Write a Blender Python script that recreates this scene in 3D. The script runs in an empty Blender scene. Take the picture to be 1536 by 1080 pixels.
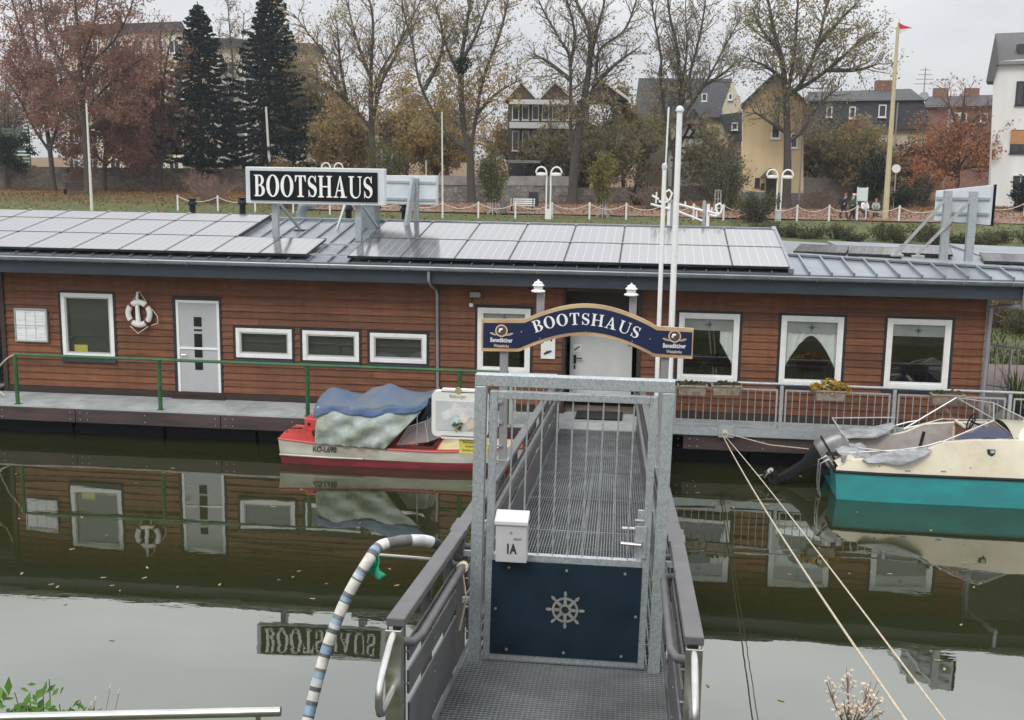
import bpy, bmesh, math, random
import numpy as np
from mathutils import Vector, Matrix
PI=math.pi; rad=math.radians
scene=bpy.context.scene; col=scene.collection
# ------------------------------------------------------------------ camera
FPX=1767.0751696586772; PIT,YAW,ROL=0.17452094511264687,-0.11947615842473934,0.01436522803123479
CAM=np.array([0.,-23.865536380290614,5.967332450276385])
_f=np.array([math.sin(YAW)*math.cos(PIT),math.cos(YAW)*math.cos(PIT),-math.sin(PIT)])
_r=np.array([math.cos(YAW),-math.sin(YAW),0.]); _u=np.cross(_r,_f)
CR=math.cos(ROL)*_r+math.sin(ROL)*_u; CU=-math.sin(ROL)*_r+math.cos(ROL)*_u; CF=_f
cd=bpy.data.cameras.new('camera'); cam=bpy.data.objects.new('camera',cd); col.objects.link(cam)
cam.matrix_world=Matrix(((CR[0],CU[0],-CF[0],CAM[0]),(CR[1],CU[1],-CF[1],CAM[1]),(CR[2],CU[2],-CF[2],CAM[2]),(0,0,0,1)))
cd.sensor_width=36; cd.lens=FPX/1536*36; cd.clip_start=.1; cd.clip_end=3000
scene.camera=cam
def ray(u,v): return CF+(u-768)/FPX*CR-(v-540)/FPX*CU
def at(u,v,y):
    d=ray(u,v); t=(y-CAM[1])/d[1]; p=CAM+t*d; return (float(p[0]),float(p[1]),float(p[2]))
GP=[(7.5,-.9),(10,-.05),(15,.45),(28,.75),(44,.95),(50,1.15),(56,1.5),(60,1.72),(75,2.05),(100,2.5),(400,3.2)]
def gz(y): return float(np.interp(y,[a for a,_ in GP],[b for _,b in GP]))
def ground(u,v):
    y=44.
    while y<300:
        p=at(u,v,y)
        if p[2]<=gz(y): return p
        y+=.25
    return p
# ------------------------------------------------------------------ mesh builder
class MB:
    def __init__(s): s.v=[]; s.f=[]
    def quad(s,*p):
        n=len(s.v); s.v+= [tuple(q) for q in p]; s.f.append(tuple(range(n,n+len(p))))
    def box(s,x0,x1,y0,y1,z0,z1):
        n=len(s.v)
        s.v+=[(x0,y0,z0),(x1,y0,z0),(x1,y1,z0),(x0,y1,z0),(x0,y0,z1),(x1,y0,z1),(x1,y1,z1),(x0,y1,z1)]
        s.f+=[tuple(n+i for i in q) for q in ((0,3,2,1),(4,5,6,7),(0,1,5,4),(1,2,6,5),(2,3,7,6),(3,0,4,7))]
        return s
    def hexa(s,b,t):
        n=len(s.v); s.v+=[tuple(p) for p in b]+[tuple(p) for p in t]; k=len(b)
        s.f.append(tuple(n+i for i in reversed(range(k)))); s.f.append(tuple(n+k+i for i in range(k)))
        for i in range(k):
            j=(i+1)%k; s.f.append((n+i,n+j,n+k+j,n+k+i))
        return s
    def prism(s,pts,d):            # polygon pts extruded by vector d
        d=Vector(d); return s.hexa([Vector(p) for p in pts],[Vector(p)+d for p in pts])
    def bar(s,a,b,w,h,up=(0,0,1)):  # box section bar from a to b, w sideways, h along up
        a=Vector(a); b=Vector(b); d=(b-a).normalized(); up=Vector(up)
        if abs(d.dot(up))>.98: up=Vector((0,1,0))
        x=d.cross(up).normalized(); z=x.cross(d).normalized()
        q=lambda c:[c-x*w/2-z*h/2,c+x*w/2-z*h/2,c+x*w/2+z*h/2,c-x*w/2+z*h/2]
        return s.hexa(q(a),q(b))
    def tube(s,pts,r,n=8,cap=True,closed=False):
        pts=[Vector(p) for p in pts]; m=len(pts)
        rs=r if isinstance(r,(list,tuple)) else [r]*m
        base=len(s.v); pn=None
        for i,p in enumerate(pts):
            if closed: d=pts[(i+1)%m]-pts[i-1]
            else: d=pts[min(i+1,m-1)]-pts[max(i-1,0)]
            if d.length<1e-9: d=Vector((0,0,1))
            d.normalize()
            if pn is None:
                a=Vector((0,0,1)) if abs(d.z)<.9 else Vector((1,0,0)); pn=d.cross(a).normalized()
            else:
                pn=pn-d*pn.dot(d)
                if pn.length<1e-6: pn=d.orthogonal()
                pn.normalize()
            b=d.cross(pn)
            for k in range(n):
                t=2*PI*k/n; s.v.append(tuple(p+(pn*math.cos(t)+b*math.sin(t))*rs[i]))
        for i in range(m if closed else m-1):
            for k in range(n):
                a=base+i*n+k; b=base+i*n+(k+1)%n; j=(i+1)%m
                s.f.append((a,b,base+j*n+(k+1)%n,base+j*n+k))
        if cap and not closed:
            s.f.append(tuple(base+k for k in reversed(range(n)))); s.f.append(tuple(base+(m-1)*n+k for k in range(n)))
        return s
    def lathe(s,c,prof,n=16):       # profile of (r,z) about vertical axis at c
        b=len(s.v)
        for r,z in prof:
            for k in range(n): t=2*PI*k/n; s.v.append((c[0]+r*math.cos(t),c[1]+r*math.sin(t),c[2]+z))
        for i in range(len(prof)-1):
            for k in range(n): s.f.append((b+i*n+k,b+i*n+(k+1)%n,b+(i+1)*n+(k+1)%n,b+(i+1)*n+k))
        s.f.append(tuple(b+k for k in reversed(range(n)))); s.f.append(tuple(b+(len(prof)-1)*n+k for k in range(n)))
        return s
    def grid(s,fn,nu,nv):
        b=len(s.v)
        for j in range(nv+1):
            for i in range(nu+1): s.v.append(tuple(fn(i/nu,j/nv)))
        w=nu+1
        for j in range(nv):
            for i in range(nu): s.f.append((b+j*w+i,b+j*w+i+1,b+(j+1)*w+i+1,b+(j+1)*w+i))
        return s
    def add(s,vf,M=None):
        b=len(s.v); s.v+=[tuple(M@Vector(p)) if M else tuple(p) for p in vf[0]]; s.f+=[tuple(b+i for i in f) for f in vf[1]]
        return s
    def build(s,name,mat,parent=None,smooth=False,bevel=0,solid=0,kind=None,cols=None):
        me=bpy.data.meshes.new(name); me.from_pydata(s.v,[],s.f); me.update()
        if mat: me.materials.append(mat)
        if smooth:
            me.polygons.foreach_set('use_smooth',[True]*len(me.polygons))
            me.set_sharp_from_angle(angle=rad(40))
        if cols:
            ca=me.color_attributes.new('Col','FLOAT_COLOR','CORNER'); buf=[]
            for f,c in zip(s.f,cols): buf+=[c[0],c[1],c[2],1.]*len(f)
            ca.data.foreach_set('color',buf)
        o=bpy.data.objects.new(name,me); col.objects.link(o)
        if solid: m=o.modifiers.new('solid','SOLIDIFY'); m.thickness=solid; m.offset=0
        if bevel: m=o.modifiers.new('bevel','BEVEL'); m.width=bevel; m.segments=2; m.limit_method='ANGLE'
        if parent is not None:
            o.parent=parent
            if parent.type=='EMPTY': o.matrix_parent_inverse=parent.matrix_basis.inverted()
        if kind: o['kind']=kind
        return o
def tag(o,label,cat,group=None,kind=None):
    if label: o['label']=label
    if cat: o['category']=cat
    if group: o['group']=group
    if kind: o['kind']=kind
    return o
def root(name,loc,label,cat,group=None):
    o=bpy.data.objects.new(name,None); col.objects.link(o); o.location=loc; o.empty_display_size=.2
    return tag(o,label,cat,group)
def kids(o): return [c for c in bpy.data.objects if c.parent is o]
def copytree(o,parent=None):
    c=o.copy(); col.objects.link(c)
    if parent is not None: c.parent=parent
    for k in kids(o): copytree(k,c)
    return c
# ------------------------------------------------------------------ materials
class NT:
    def __init__(s,name):
        s.m=bpy.data.materials.new(name); s.m.use_nodes=True; s.t=s.m.node_tree; s.n=s.t.nodes
        s.b=s.n['Principled BSDF']; s.out=s.n['Material Output']
    def add(s,ty,**k):
        n=s.n.new(ty)
        for a,v in k.items():
            if a[0]=='_': setattr(n,a[1:],v)
            else: n.inputs[a.replace('__',' ')].default_value=v
        return n
    def l(s,a,b): s.t.links.new(a,b)
    def mix(s,fac,a,b,mode='MIX'):
        n=s.n.new('ShaderNodeMix'); n.data_type='RGBA'; n.blend_type=mode
        for sock,v in ((n.inputs[0],fac),(n.inputs[6],a),(n.inputs[7],b)):
            if hasattr(v,'links'): s.l(v,sock)
            elif isinstance(v,(int,float)): sock.default_value=v
            else: sock.default_value=(*v,1)
        return n.outputs[2]
    def math(s,op,a,b=0.,c=0.):
        n=s.n.new('ShaderNodeMath'); n.operation=op
        for i,v in enumerate((a,b,c)):
            if hasattr(v,'links'): s.l(v,n.inputs[i])
            else: n.inputs[i].default_value=v
        return n.outputs[0]
    def coords(s,scale=(1,1,1),which='Object'):
        tc=s.n.new('ShaderNodeTexCoord'); mp=s.n.new('ShaderNodeMapping'); mp.inputs['Scale'].default_value=scale
        s.l(tc.outputs[which],mp.inputs[0]); return mp.outputs[0]
    def noise(s,co,scale,detail=4,rough=.6):
        n=s.n.new('ShaderNodeTexNoise'); n.inputs['Scale'].default_value=scale; n.inputs['Detail'].default_value=detail
        n.inputs['Roughness'].default_value=rough; s.l(co,n.inputs['Vector']); return n.outputs[0]
    def ramp(s,fac,stops,interp='LINEAR'):
        n=s.n.new('ShaderNodeValToRGB'); r=n.color_ramp; r.interpolation=interp
        while len(r.elements)<len(stops): r.elements.new(.5)
        for e,(p,c) in zip(r.elements,stops): e.position=p; e.color=(*c,1) if not isinstance(c,(int,float)) else (c,c,c,1)
        s.l(fac,n.inputs[0]); return n.outputs[0]
    def island(s):
        return s.n.new('ShaderNodeNewGeometry').outputs['Random Per Island']
    def bump(s,h,strength,dist=.02):
        n=s.n.new('ShaderNodeBump'); n.inputs['Strength'].default_value=strength; n.inputs['Distance'].default_value=dist
        s.l(h,n.inputs['Height']); s.l(n.outputs[0],s.b.inputs['Normal'])
def P(name,c,rough=.6,metal=0.,spec=.5,var=.25,vs=3.,c2=None,stretch=(1,1,1),bump=0.,bs=30.,isl=0.,bd=.01):
    t=NT(name); b=t.b
    b.inputs['Roughness'].default_value=rough; b.inputs['Metallic'].default_value=metal; b.inputs['Specular IOR Level'].default_value=spec
    co=t.coords(stretch); n=t.noise(co,vs)
    lo=c2 if c2 else tuple(x*(1-var) for x in c)
    hi=c if c2 else tuple(min(1,x*(1+var)) for x in c)
    k=t.ramp(n,[(.32,lo),(.68,hi)])
    if isl:
        i=t.island(); k=t.mix(1.,k,t.ramp(i,[(0,1-isl),(1,1+isl)]),'MULTIPLY')
    t.l(k,b.inputs['Base Color'])
    if var or c2: 
        t.l(t.math('MULTIPLY_ADD',n,.25,rough-.12),b.inputs['Roughness'])
    if bump: t.bump(t.noise(co,bs,6),bump,bd)
    return t.m
def leafmat(name,stops,rough=.7):
    t=NT(name); i=t.island(); co=t.coords(); n=t.noise(co,.35,2)
    f=t.math('ADD',t.math('MULTIPLY',i,.65),t.math('MULTIPLY_ADD',n,.9,-.27))
    k=t.ramp(f,stops); t.l(k,t.b.inputs['Base Color']); t.b.inputs['Roughness'].default_value=rough; t.b.inputs['Specular IOR Level'].default_value=.2
    tr=t.n.new('ShaderNodeBsdfTranslucent'); t.l(k,tr.inputs[0]); mx=t.n.new('ShaderNodeMixShader'); mx.inputs[0].default_value=.45
    t.l(t.b.outputs[0],mx.inputs[1]); t.l(tr.outputs[0],mx.inputs[2]); t.l(mx.outputs[0],t.out.inputs[0]); return t.m
def glass(name,tint=(.97,.99,.98),refl=.12,rough=.02):
    t=NT(name); tr=t.n.new('ShaderNodeBsdfTransparent'); tr.inputs[0].default_value=(*tint,1)
    gl=t.n.new('ShaderNodeBsdfGlossy'); gl.inputs['Roughness'].default_value=rough
    lw=t.n.new('ShaderNodeLayerWeight'); fz=t.math('MULTIPLY_ADD',t.math('POWER',lw.outputs['Facing'],4.),.7,.04+refl)
    mx=t.n.new('ShaderNodeMixShader'); t.l(fz,mx.inputs[0])
    t.l(tr.outputs[0],mx.inputs[1]); t.l(gl.outputs[0],mx.inputs[2]); t.l(mx.outputs[0],t.out.inputs[0]); return t.m
def woodmat():
    t=NT('larch_cladding'); co=t.coords((.5,3,9)); g=t.noise(co,4,8,.7); k0=t.noise(t.coords((.8,1,5)),2.2,3)
    i=t.island()
    k=t.ramp(g,[(.25,(.085,.028,.012)),(.55,(.195,.072,.031)),(.8,(.275,.108,.049))])
    k=t.mix(1.,k,t.ramp(i,[(0,.66),(.5,.98),(1,1.24)]),'MULTIPLY')
    kv=t.n.new('ShaderNodeTexVoronoi'); kv.inputs['Scale'].default_value=1.; t.l(t.coords((2.2,1,6.8)),kv.inputs['Vector']); k=t.mix(t.ramp(kv.outputs['Distance'],[(.03,.85),(.085,0.)]),k,(.035,.012,.008))
    k=t.mix(t.ramp(k0,[(.62,0.),(.75,.55)]),k,(.07,.025,.014))
    st=t.noise(t.coords((7,1,.45)),1.,4,.65); k=t.mix(1.,k,t.ramp(st,[(.45,1.),(.72,.74)]),'MULTIPLY'); big=t.noise(t.coords((.25,1,.5)),1.2,3); k=t.mix(1.,k,t.ramp(big,[(.3,.72),(.7,1.15)]),'MULTIPLY')
    t.l(k,t.b.inputs['Base Color']); t.b.inputs['Roughness'].default_value=.55; t.b.inputs['Specular IOR Level'].default_value=.35
    t.bump(g,.35,.01); return t.m
def solarmat(name,c):
    t=NT(name); tc=t.n.new('ShaderNodeTexCoord'); sp=t.n.new('ShaderNodeSeparateXYZ'); t.l(tc.outputs['Object'],sp.inputs[0])
    def lines(o,cell,w,off=0):
        f=t.math('FRACT',t.math('ADD',t.math('DIVIDE',o,cell),100.5+off)); return t.math('LESS_THAN',t.math('ABSOLUTE',t.math('SUBTRACT',f,.5)),w)
    a=t.math('MAXIMUM',lines(sp.outputs[0],.18,.05),lines(sp.outputs[1],.18,.05))
    bus=lines(sp.outputs[0],.045,.09)
    n=t.noise(t.coords(),1.5)
    k=t.mix(t.math('MULTIPLY',a,.6),t.mix(t.math('MULTIPLY',bus,.25),t.ramp(n,[(.3,c),(.7,tuple(x*1.5 for x in c))]),(.2,.2,.21)),(.30,.30,.31))
    t.l(k,t.b.inputs['Base Color']); t.b.inputs['Roughness'].default_value=.22; t.b.inputs['IOR'].default_value=2.3
    t.b.inputs['Specular IOR Level'].default_value=.9
    t.l(t.math('MULTIPLY_ADD',n,.14,.06),t.b.inputs['Roughness']); return t.m
def colmat(name,rough=.6,dirt=.35,ds=6.):
    t=NT(name); a=t.n.new('ShaderNodeVertexColor'); a.layer_name='Col'; n=t.noise(t.coords(),ds,6)
    k=t.mix(1.,a.outputs[0],t.ramp(n,[(.3,1-dirt),(.65,1.)]),'MULTIPLY'); t.l(k,t.b.inputs['Base Color']); t.b.inputs['Roughness'].default_value=rough
    t.bump(n,.2,.01); return t.m
def galvmat():
    t=NT('galvanised_steel'); v=t.n.new('ShaderNodeTexVoronoi'); v.inputs['Scale'].default_value=85; t.l(t.coords((1,1,.7)),v.inputs['Vector'])
    sp=t.n.new('ShaderNodeSeparateColor'); t.l(v.outputs['Color'],sp.inputs[0]); n=t.noise(t.coords(),9,5)
    f=t.math('ADD',t.math('MULTIPLY',sp.outputs[0],.5),t.math('MULTIPLY',n,.5))
    t.l(t.ramp(f,[(.2,(.33,.36,.38)),(.5,(.42,.455,.475)),(.8,(.52,.555,.57))]),t.b.inputs['Base Color'])
    t.b.inputs['Metallic'].default_value=.55; t.l(t.math('MULTIPLY_ADD',f,-.25,.62),t.b.inputs['Roughness']); return t.m
def stonemat(name,a,b,mort,scale):
    t=NT(name); v=t.n.new('ShaderNodeTexVoronoi'); v.inputs['Scale'].default_value=scale; co=t.coords((1,1,1.8)); t.l(co,v.inputs['Vector'])
    e=t.n.new('ShaderNodeTexVoronoi'); e.feature='DISTANCE_TO_EDGE'; e.inputs['Scale'].default_value=scale; t.l(co,e.inputs['Vector'])
    sp=t.n.new('ShaderNodeSeparateColor'); t.l(v.outputs['Color'],sp.inputs[0])
    k=t.mix(sp.outputs[0],a,b); n=t.noise(t.coords(),1.1,5); k=t.mix(1.,k,t.ramp(n,[(.3,.6),(.7,1.2)]),'MULTIPLY')
    m=t.ramp(e.outputs[0],[(.0,0.),(.07,1.)]); t.l(t.mix(m,mort,k),t.b.inputs['Base Color']); t.b.inputs['Roughness'].default_value=.9
    t.bump(m,.6,.03); return t.m
def brickmat(name,a,b,mort,scale):
    t=NT(name); br=t.n.new('ShaderNodeTexBrick'); tc=t.n.new('ShaderNodeTexCoord'); mp=t.n.new('ShaderNodeMapping'); mp.inputs['Rotation'].default_value=(rad(90),0,0)
    t.l(tc.outputs['Object'],mp.inputs[0]); t.l(mp.outputs[0],br.inputs['Vector'])
    br.inputs['Scale'].default_value=scale; br.inputs['Color1'].default_value=(*a,1); br.inputs['Color2'].default_value=(*b,1); br.inputs['Mortar'].default_value=(*mort,1); br.inputs['Mortar Size'].default_value=.015
    n=t.noise(t.coords(),.8,5); t.l(t.mix(1.,br.outputs[0],t.ramp(n,[(.3,.7),(.7,1.15)]),'MULTIPLY'),t.b.inputs['Base Color']); t.b.inputs['Roughness'].default_value=.85; return t.m

m_wood=woodmat(); m_galv=galvmat()
m_trim=P('dark_timber',(.035,.022,.018),.6,vs=6,stretch=(.3,3,3),bump=.2)
m_fascia=P('slate_blue_paint',(.026,.038,.052),.5,var=.12,vs=2)
m_gutter=P('zinc_sheet',(.30,.33,.345),.38,.5,var=.2,vs=2.5)
m_roof=P('grey_roof_sheet',(.20,.22,.245),.38,.25,var=.22,vs=1.3)
m_white=P('white_frame',(.78,.78,.76),.4,var=.06,vs=5)
m_rubber=P('dark_reveal',(.018,.018,.022),.6,var=.2)
m_deck=P('deck_plates',(.38,.40,.395),.7,var=.22,vs=2.2,bump=.1)
m_decktrim=P('tarred_fascia_board',(.055,.036,.036),.7,vs=3,stretch=(.25,2,2),bump=.3,var=.45)
m_hull=P('black_pontoon',(.004,.005,.007),.6,spec=.2)
m_pane=glass('window_glass',refl=.09); m_clear=glass('clear_acrylic',(.93,.95,.95),.05,.06)
m_blind=P('grey_roller_blind',(.055,.057,.053),.8,var=.15,vs=12)
m_inner=P('interior_plaster',(.16,.12,.09),.8); m_dark=P('black_plastic',(.009,.009,.010),.5,spec=.3)
m_door=P('light_grey_door',(.42,.43,.44),.45,var=.05); m_cream=P('cream_gelcoat',(.75,.69,.55),.3,c2=(.60,.53,.40),vs=1.3,spec=.5)
m_curtain=P('white_voile',(.86,.87,.85),.9,var=.08,vs=10,stretch=(6,1,1))
m_green=P('green_paint',(.025,.105,.035),.42,var=.25,vs=6)
m_alu=P('brushed_aluminium',(.50,.51,.50),.4,.7,var=.12,vs=9); m_inox=P('stainless_steel',(.50,.495,.47),.32,.95,var=.12,vs=4,stretch=(1,1,6))
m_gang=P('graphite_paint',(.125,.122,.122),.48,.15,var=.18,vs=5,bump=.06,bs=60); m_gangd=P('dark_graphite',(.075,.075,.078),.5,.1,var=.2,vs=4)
m_grate=P('grating_steel',(.24,.255,.255),.5,.35,var=.25,vs=1.8); m_navy=P('navy_panel',(.006,.018,.032),.4,var=.25,vs=4,bump=.04)
m_signnavy=P('navy_sign_face',(.010,.018,.062),.35,var=.06); m_gold=P('pale_gold_border',(.70,.50,.27),.4,.15,c2=(.42,.26,.17),vs=2.3)
m_letter=P('white_lettering',(.82,.82,.80),.45,var=.03); m_signblack=P('black_sign_face',(.006,.007,.010),.5,spec=.2,var=.2)
m_signbox=P('white_grey_sign_box',(.58,.62,.64),.4,var=.08,vs=2); m_post=P('grey_post_paint',(.285,.28,.29),.5,.2,var=.12,vs=5)
m_paper=P('printed_paper',(.74,.75,.74),.7,var=.05); m_ink=P('black_ink',(.02,.02,.022),.6); m_blue=P('flag_blue',(.02,.09,.32),.5); m_yellow=P('yellow_notice',(.62,.55,.10),.5,var=.1)
m_rope=P('pale_rope',(.54,.47,.36),.85,var=.25,vs=40,bump=.4,bs=90); m_solar=solarmat('solar_cells',(.028,.026,.027)); m_panelframe=P('black_panel_edge',(.02,.02,.022),.4)
m_ringred=P('dull_red_band',(.20,.05,.045),.6); m_red=P('faded_red_paint',(.50,.060,.050),.42,var=.22,vs=3); m_redlow=P('algae_red_paint',(.20,.026,.034),.5,var=.45,vs=3,stretch=(.5,1,3))
m_whull=P('stained_white_hull',(.66,.64,.57),.42,c2=(.36,.34,.28),vs=1.6,stretch=(.6,1,2)); m_turq=P('turquoise_gelcoat',(.030,.34,.35),.35,c2=(.045,.23,.25),vs=1.8,stretch=(.8,1,1.6))
m_blueflap=P('faded_blue_tarpaulin',(.06,.12,.27),.6,c2=(.10,.14,.20),vs=4,bump=.4,bs=9,bd=.05); m_cloudy=NT('cloudy_acrylic').m; m_bluetarp=P('blue_grey_tarpaulin',(.075,.125,.22),.65,c2=(.14,.15,.155),vs=1.6,bump=.35,bs=9,bd=.05); m_greentarp=P('mildewed_tarpaulin',(.38,.44,.43),.65,c2=(.19,.20,.13),vs=3.2,bump=.4,bs=7,bd=.05)
m_navytarp=P('dark_blue_tarpaulin',(.012,.028,.075),.7,bump=.3,bs=8); m_greycloth=P('grey_boat_cover',(.40,.41,.42),.65,c2=(.20,.20,.21),vs=5,stretch=(1,3,3),bump=.35,bs=8,bd=.05)
m_quilt=P('beige_quilted_lining',(.40,.36,.33),.7,var=.12,vs=7); m_teak=P('brown_plywood',(.22,.085,.035),.5,vs=4,stretch=(1,1,.2))
m_cowl=P('silver_cowling',(.26,.26,.255),.4,.4,var=.2,vs=5); m_net=P('green_net',(.03,.36,.22),.6); m_terra=P('weathered_trough',(.36,.30,.25),.8,c2=(.18,.15,.12),vs=14,bump=.3)
m_soil=P('potting_soil',(.06,.045,.03),.95); m_terrace=P('brown_terrace_planks',(.16,.10,.085),.7,vs=3,stretch=(3,.3,1))
m_brass=P('brass_lamp',(.7,.6,.4),.4,.3); m_lampglass=P('lantern_glass',(.75,.75,.72),.2,var=.03)
_b=m_cloudy.node_tree.nodes['Principled BSDF']; _b.inputs['Base Color'].default_value=(.62,.58,.56,1); _b.inputs['Alpha'].default_value=.38; _b.inputs['Roughness'].default_value=.25
# ------------------------------------------------------------------ lettering
def textvf(s,size=1.,depth=.004,shear=0.,bold=0.):
    cu=bpy.data.curves.new('t','FONT'); cu.body=s; cu.size=size; cu.extrude=depth; cu.shear=shear; cu.offset=bold; cu.align_x='CENTER'; cu.align_y='CENTER'; cu.resolution_u=3
    o=bpy.data.objects.new('t',cu); col.objects.link(o)
    me=bpy.data.meshes.new_from_object(o.evaluated_get(bpy.context.evaluated_depsgraph_get()))
    vf=([tuple(v.co) for v in me.vertices],[tuple(p.vertices) for p in me.polygons])
    bpy.data.objects.remove(o); bpy.data.curves.remove(cu); bpy.data.meshes.remove(me); return vf
FACE=Matrix(((1,0,0,0),(0,0,-1,0),(0,1,0,0),(0,0,0,1)))     # text plane xy -> facade plane xz, facing -y
def put(mb,vf,x,y,z,sx=1.,rot=0.,yaw=0.):
    mb.add(vf,Matrix.Translation((x,y,z))@Matrix.Rotation(yaw,4,'Z')@FACE@Matrix.Rotation(rot,4,'Z')@Matrix.Diagonal((sx,1,1,1)))
def _rect(x0,x1,y0,y1): return [(x0,y0),(x1,y0),(x1,y1),(x0,y1)]
def _strip(outer,inner): return [[outer[i],outer[i+1],inner[i+1],inner[i]] for i in range(len(outer)-1)]
def _arc(cx,cy,rx,ry,a,b,n=14): return [(cx+rx*math.cos(rad(a+(b-a)*i/n)),cy+ry*math.sin(rad(a+(b-a)*i/n))) for i in range(n+1)]
def serif(ch):
    S=.055; g=[]; w=.7
    if ch=='B':
        w=.70; g=[_rect(.08,.26,S,1-S),_rect(0,.36,0,S),_rect(0,.36,1-S,1)]
        g+=_strip(_arc(.34,.755,.29,.245,90,-90),_arc(.34,.755,.12,.19,90,-90))
        g+=_strip(_arc(.34,.27,.35,.27,90,-90),_arc(.34,.27,.155,.215,90,-90)); g+=[_rect(.26,.36,.485,.54)]
    elif ch=='O':
        w=.84; g=_strip(_arc(.42,.5,.42,.52,0,360,28),_arc(.42,.5,.215,.47,0,360,28))
    elif ch=='T':
        w=.74; g=[_rect(.28,.46,S,.94),_rect(.16,.58,0,S),_rect(.02,.72,.94,1),[(.02,.94),(.02,.70),(.05,.70),(.14,.94)],[(.72,.94),(.60,.94),(.69,.70),(.72,.70)]]
    elif ch=='S':
        w=.60; c=_arc(.29,.745,.20,.215,20,235,14)+_arc(.31,.26,.205,.225,60,-160,16)
        th=[.05+.15*math.exp(-((i/(len(c)-1)-.5)/.2)**2) for i in range(len(c))]; o=[];n=[]
        for i,p in enumerate(c):
            a=c[max(i-1,0)]; b=c[min(i+1,len(c)-1)]; d=Vector((b[0]-a[0],b[1]-a[1])).normalized()
            o.append((p[0]-d.y*th[i]/2,p[1]+d.x*th[i]/2)); n.append((p[0]+d.y*th[i]/2,p[1]-d.x*th[i]/2))
        g=_strip(o,n)+[[(.50,1.0),(.46,.80),(.52,.68),(.54,.68),(.54,1.0)],[(.06,0),(.09,0),(.15,.2),(.08,.34),(.06,.34)]]
    elif ch=='H':
        w=.90; g=[_rect(.09,.27,S,1-S),_rect(.63,.81,S,1-S),_rect(.27,.63,.47,.53)]
        for x in (0,.54): g+=[_rect(x,x+.36,0,S),_rect(x,x+.36,1-S,1)]
    elif ch=='A':
        w=.88; g=[[(.10,S),(.17,S),(.44,.86),(.40,1)],[(.52,S),(.74,S),(.47,1),(.40,1)],_rect(.24,.56,.30,.36),_rect(0,.29,0,S),_rect(.44,.86,0,S)]
    elif ch=='U':
        w=.86; o=_arc(.44,.30,.34,.32,180,360,18); i=_arc(.47,.30,.19,.255,180,360,18)
        i=[(p[0]-.02 if p[0]<.5 else p[0]+.05,p[1]) for p in i]
        g=_strip(o,i)+[_rect(.10,.26,.30,1-S),_rect(.71,.78,.30,1-S),_rect(0,.36,1-S,1),_rect(.60,.86,1-S,1)]
    return g,w
def serif_vf(ch,h,sx,depth):
    g,w=serif(ch); vs=[];fs=[]
    for k,poly in enumerate(g):
        z=depth+k*.00025 if len(g)<12 or k>=len(g)-6 else depth
        if ch in 'OSUB': z=depth+(.0004*(k%3) if len(poly)!=4 else .0002*(k%2))+.00015*(k//9)
        ar=sum(poly[i][0]*poly[(i+1)%len(poly)][1]-poly[(i+1)%len(poly)][0]*poly[i][1] for i in range(len(poly)))
        if ar<0: poly=poly[::-1]
        b=len(vs); n=len(poly)
        vs+=[((x-w/2)*h*sx,(y-.5)*h,0) for x,y in poly]+[((x-w/2)*h*sx,(y-.5)*h,z) for x,y in poly]
        fs.append(tuple(b+n+i for i in range(n)))
        for i in range(n): j=(i+1)%n; fs.append((b+i,b+j,b+n+j,b+n+i))
    return (vs,fs),w*h*sx
# ------------------------------------------------------------------ light
w=bpy.data.worlds.new('World'); scene.world=w; w.use_nodes=True; nt=w.node_tree; N=nt.nodes; bg=N['Background']
sky=N.new('ShaderNodeTexSky'); sky.sky_type='NISHITA'; sky.sun_disc=False; sky.sun_elevation=rad(42); sky.sun_rotation=rad(200)
hs=N.new('ShaderNodeHueSaturation'); hs.inputs['Saturation'].default_value=.12; nt.links.new(sky.outputs[0],hs.inputs['Color'])
tc=N.new('ShaderNodeTexCoord'); sx=N.new('ShaderNodeSeparateXYZ'); nt.links.new(tc.outputs['Generated'],sx.inputs[0])
mr=N.new('ShaderNodeMapRange'); mr.inputs[1].default_value=0; mr.inputs[2].default_value=1; mr.inputs[3].default_value=6.9; mr.inputs[4].default_value=22.; nt.links.new(sx.outputs[2],mr.inputs[0])
mp=N.new('ShaderNodeMapping'); mp.inputs['Scale'].default_value=(1,1,3.2); nt.links.new(tc.outputs['Generated'],mp.inputs[0])
ns=N.new('ShaderNodeTexNoise'); ns.inputs['Scale'].default_value=3.2; ns.inputs['Detail'].default_value=5; nt.links.new(mp.outputs[0],ns.inputs['Vector'])
rp=N.new('ShaderNodeValToRGB'); rp.color_ramp.elements[0].position=.3; rp.color_ramp.elements[0].color=(.80,.825,.88,1); rp.color_ramp.elements[1].position=.7; rp.color_ramp.elements[1].color=(1.08,1.09,1.10,1); nt.links.new(ns.outputs[0],rp.inputs[0])
def MA(op,a,b=0.,c=0.):
    n=N.new('ShaderNodeMath'); n.operation=op
    for i,v in enumerate((a,b,c)):
        if hasattr(v,'links'): nt.links.new(v,n.inputs[i])
        else: n.inputs[i].default_value=v
    return n.outputs[0]
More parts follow.
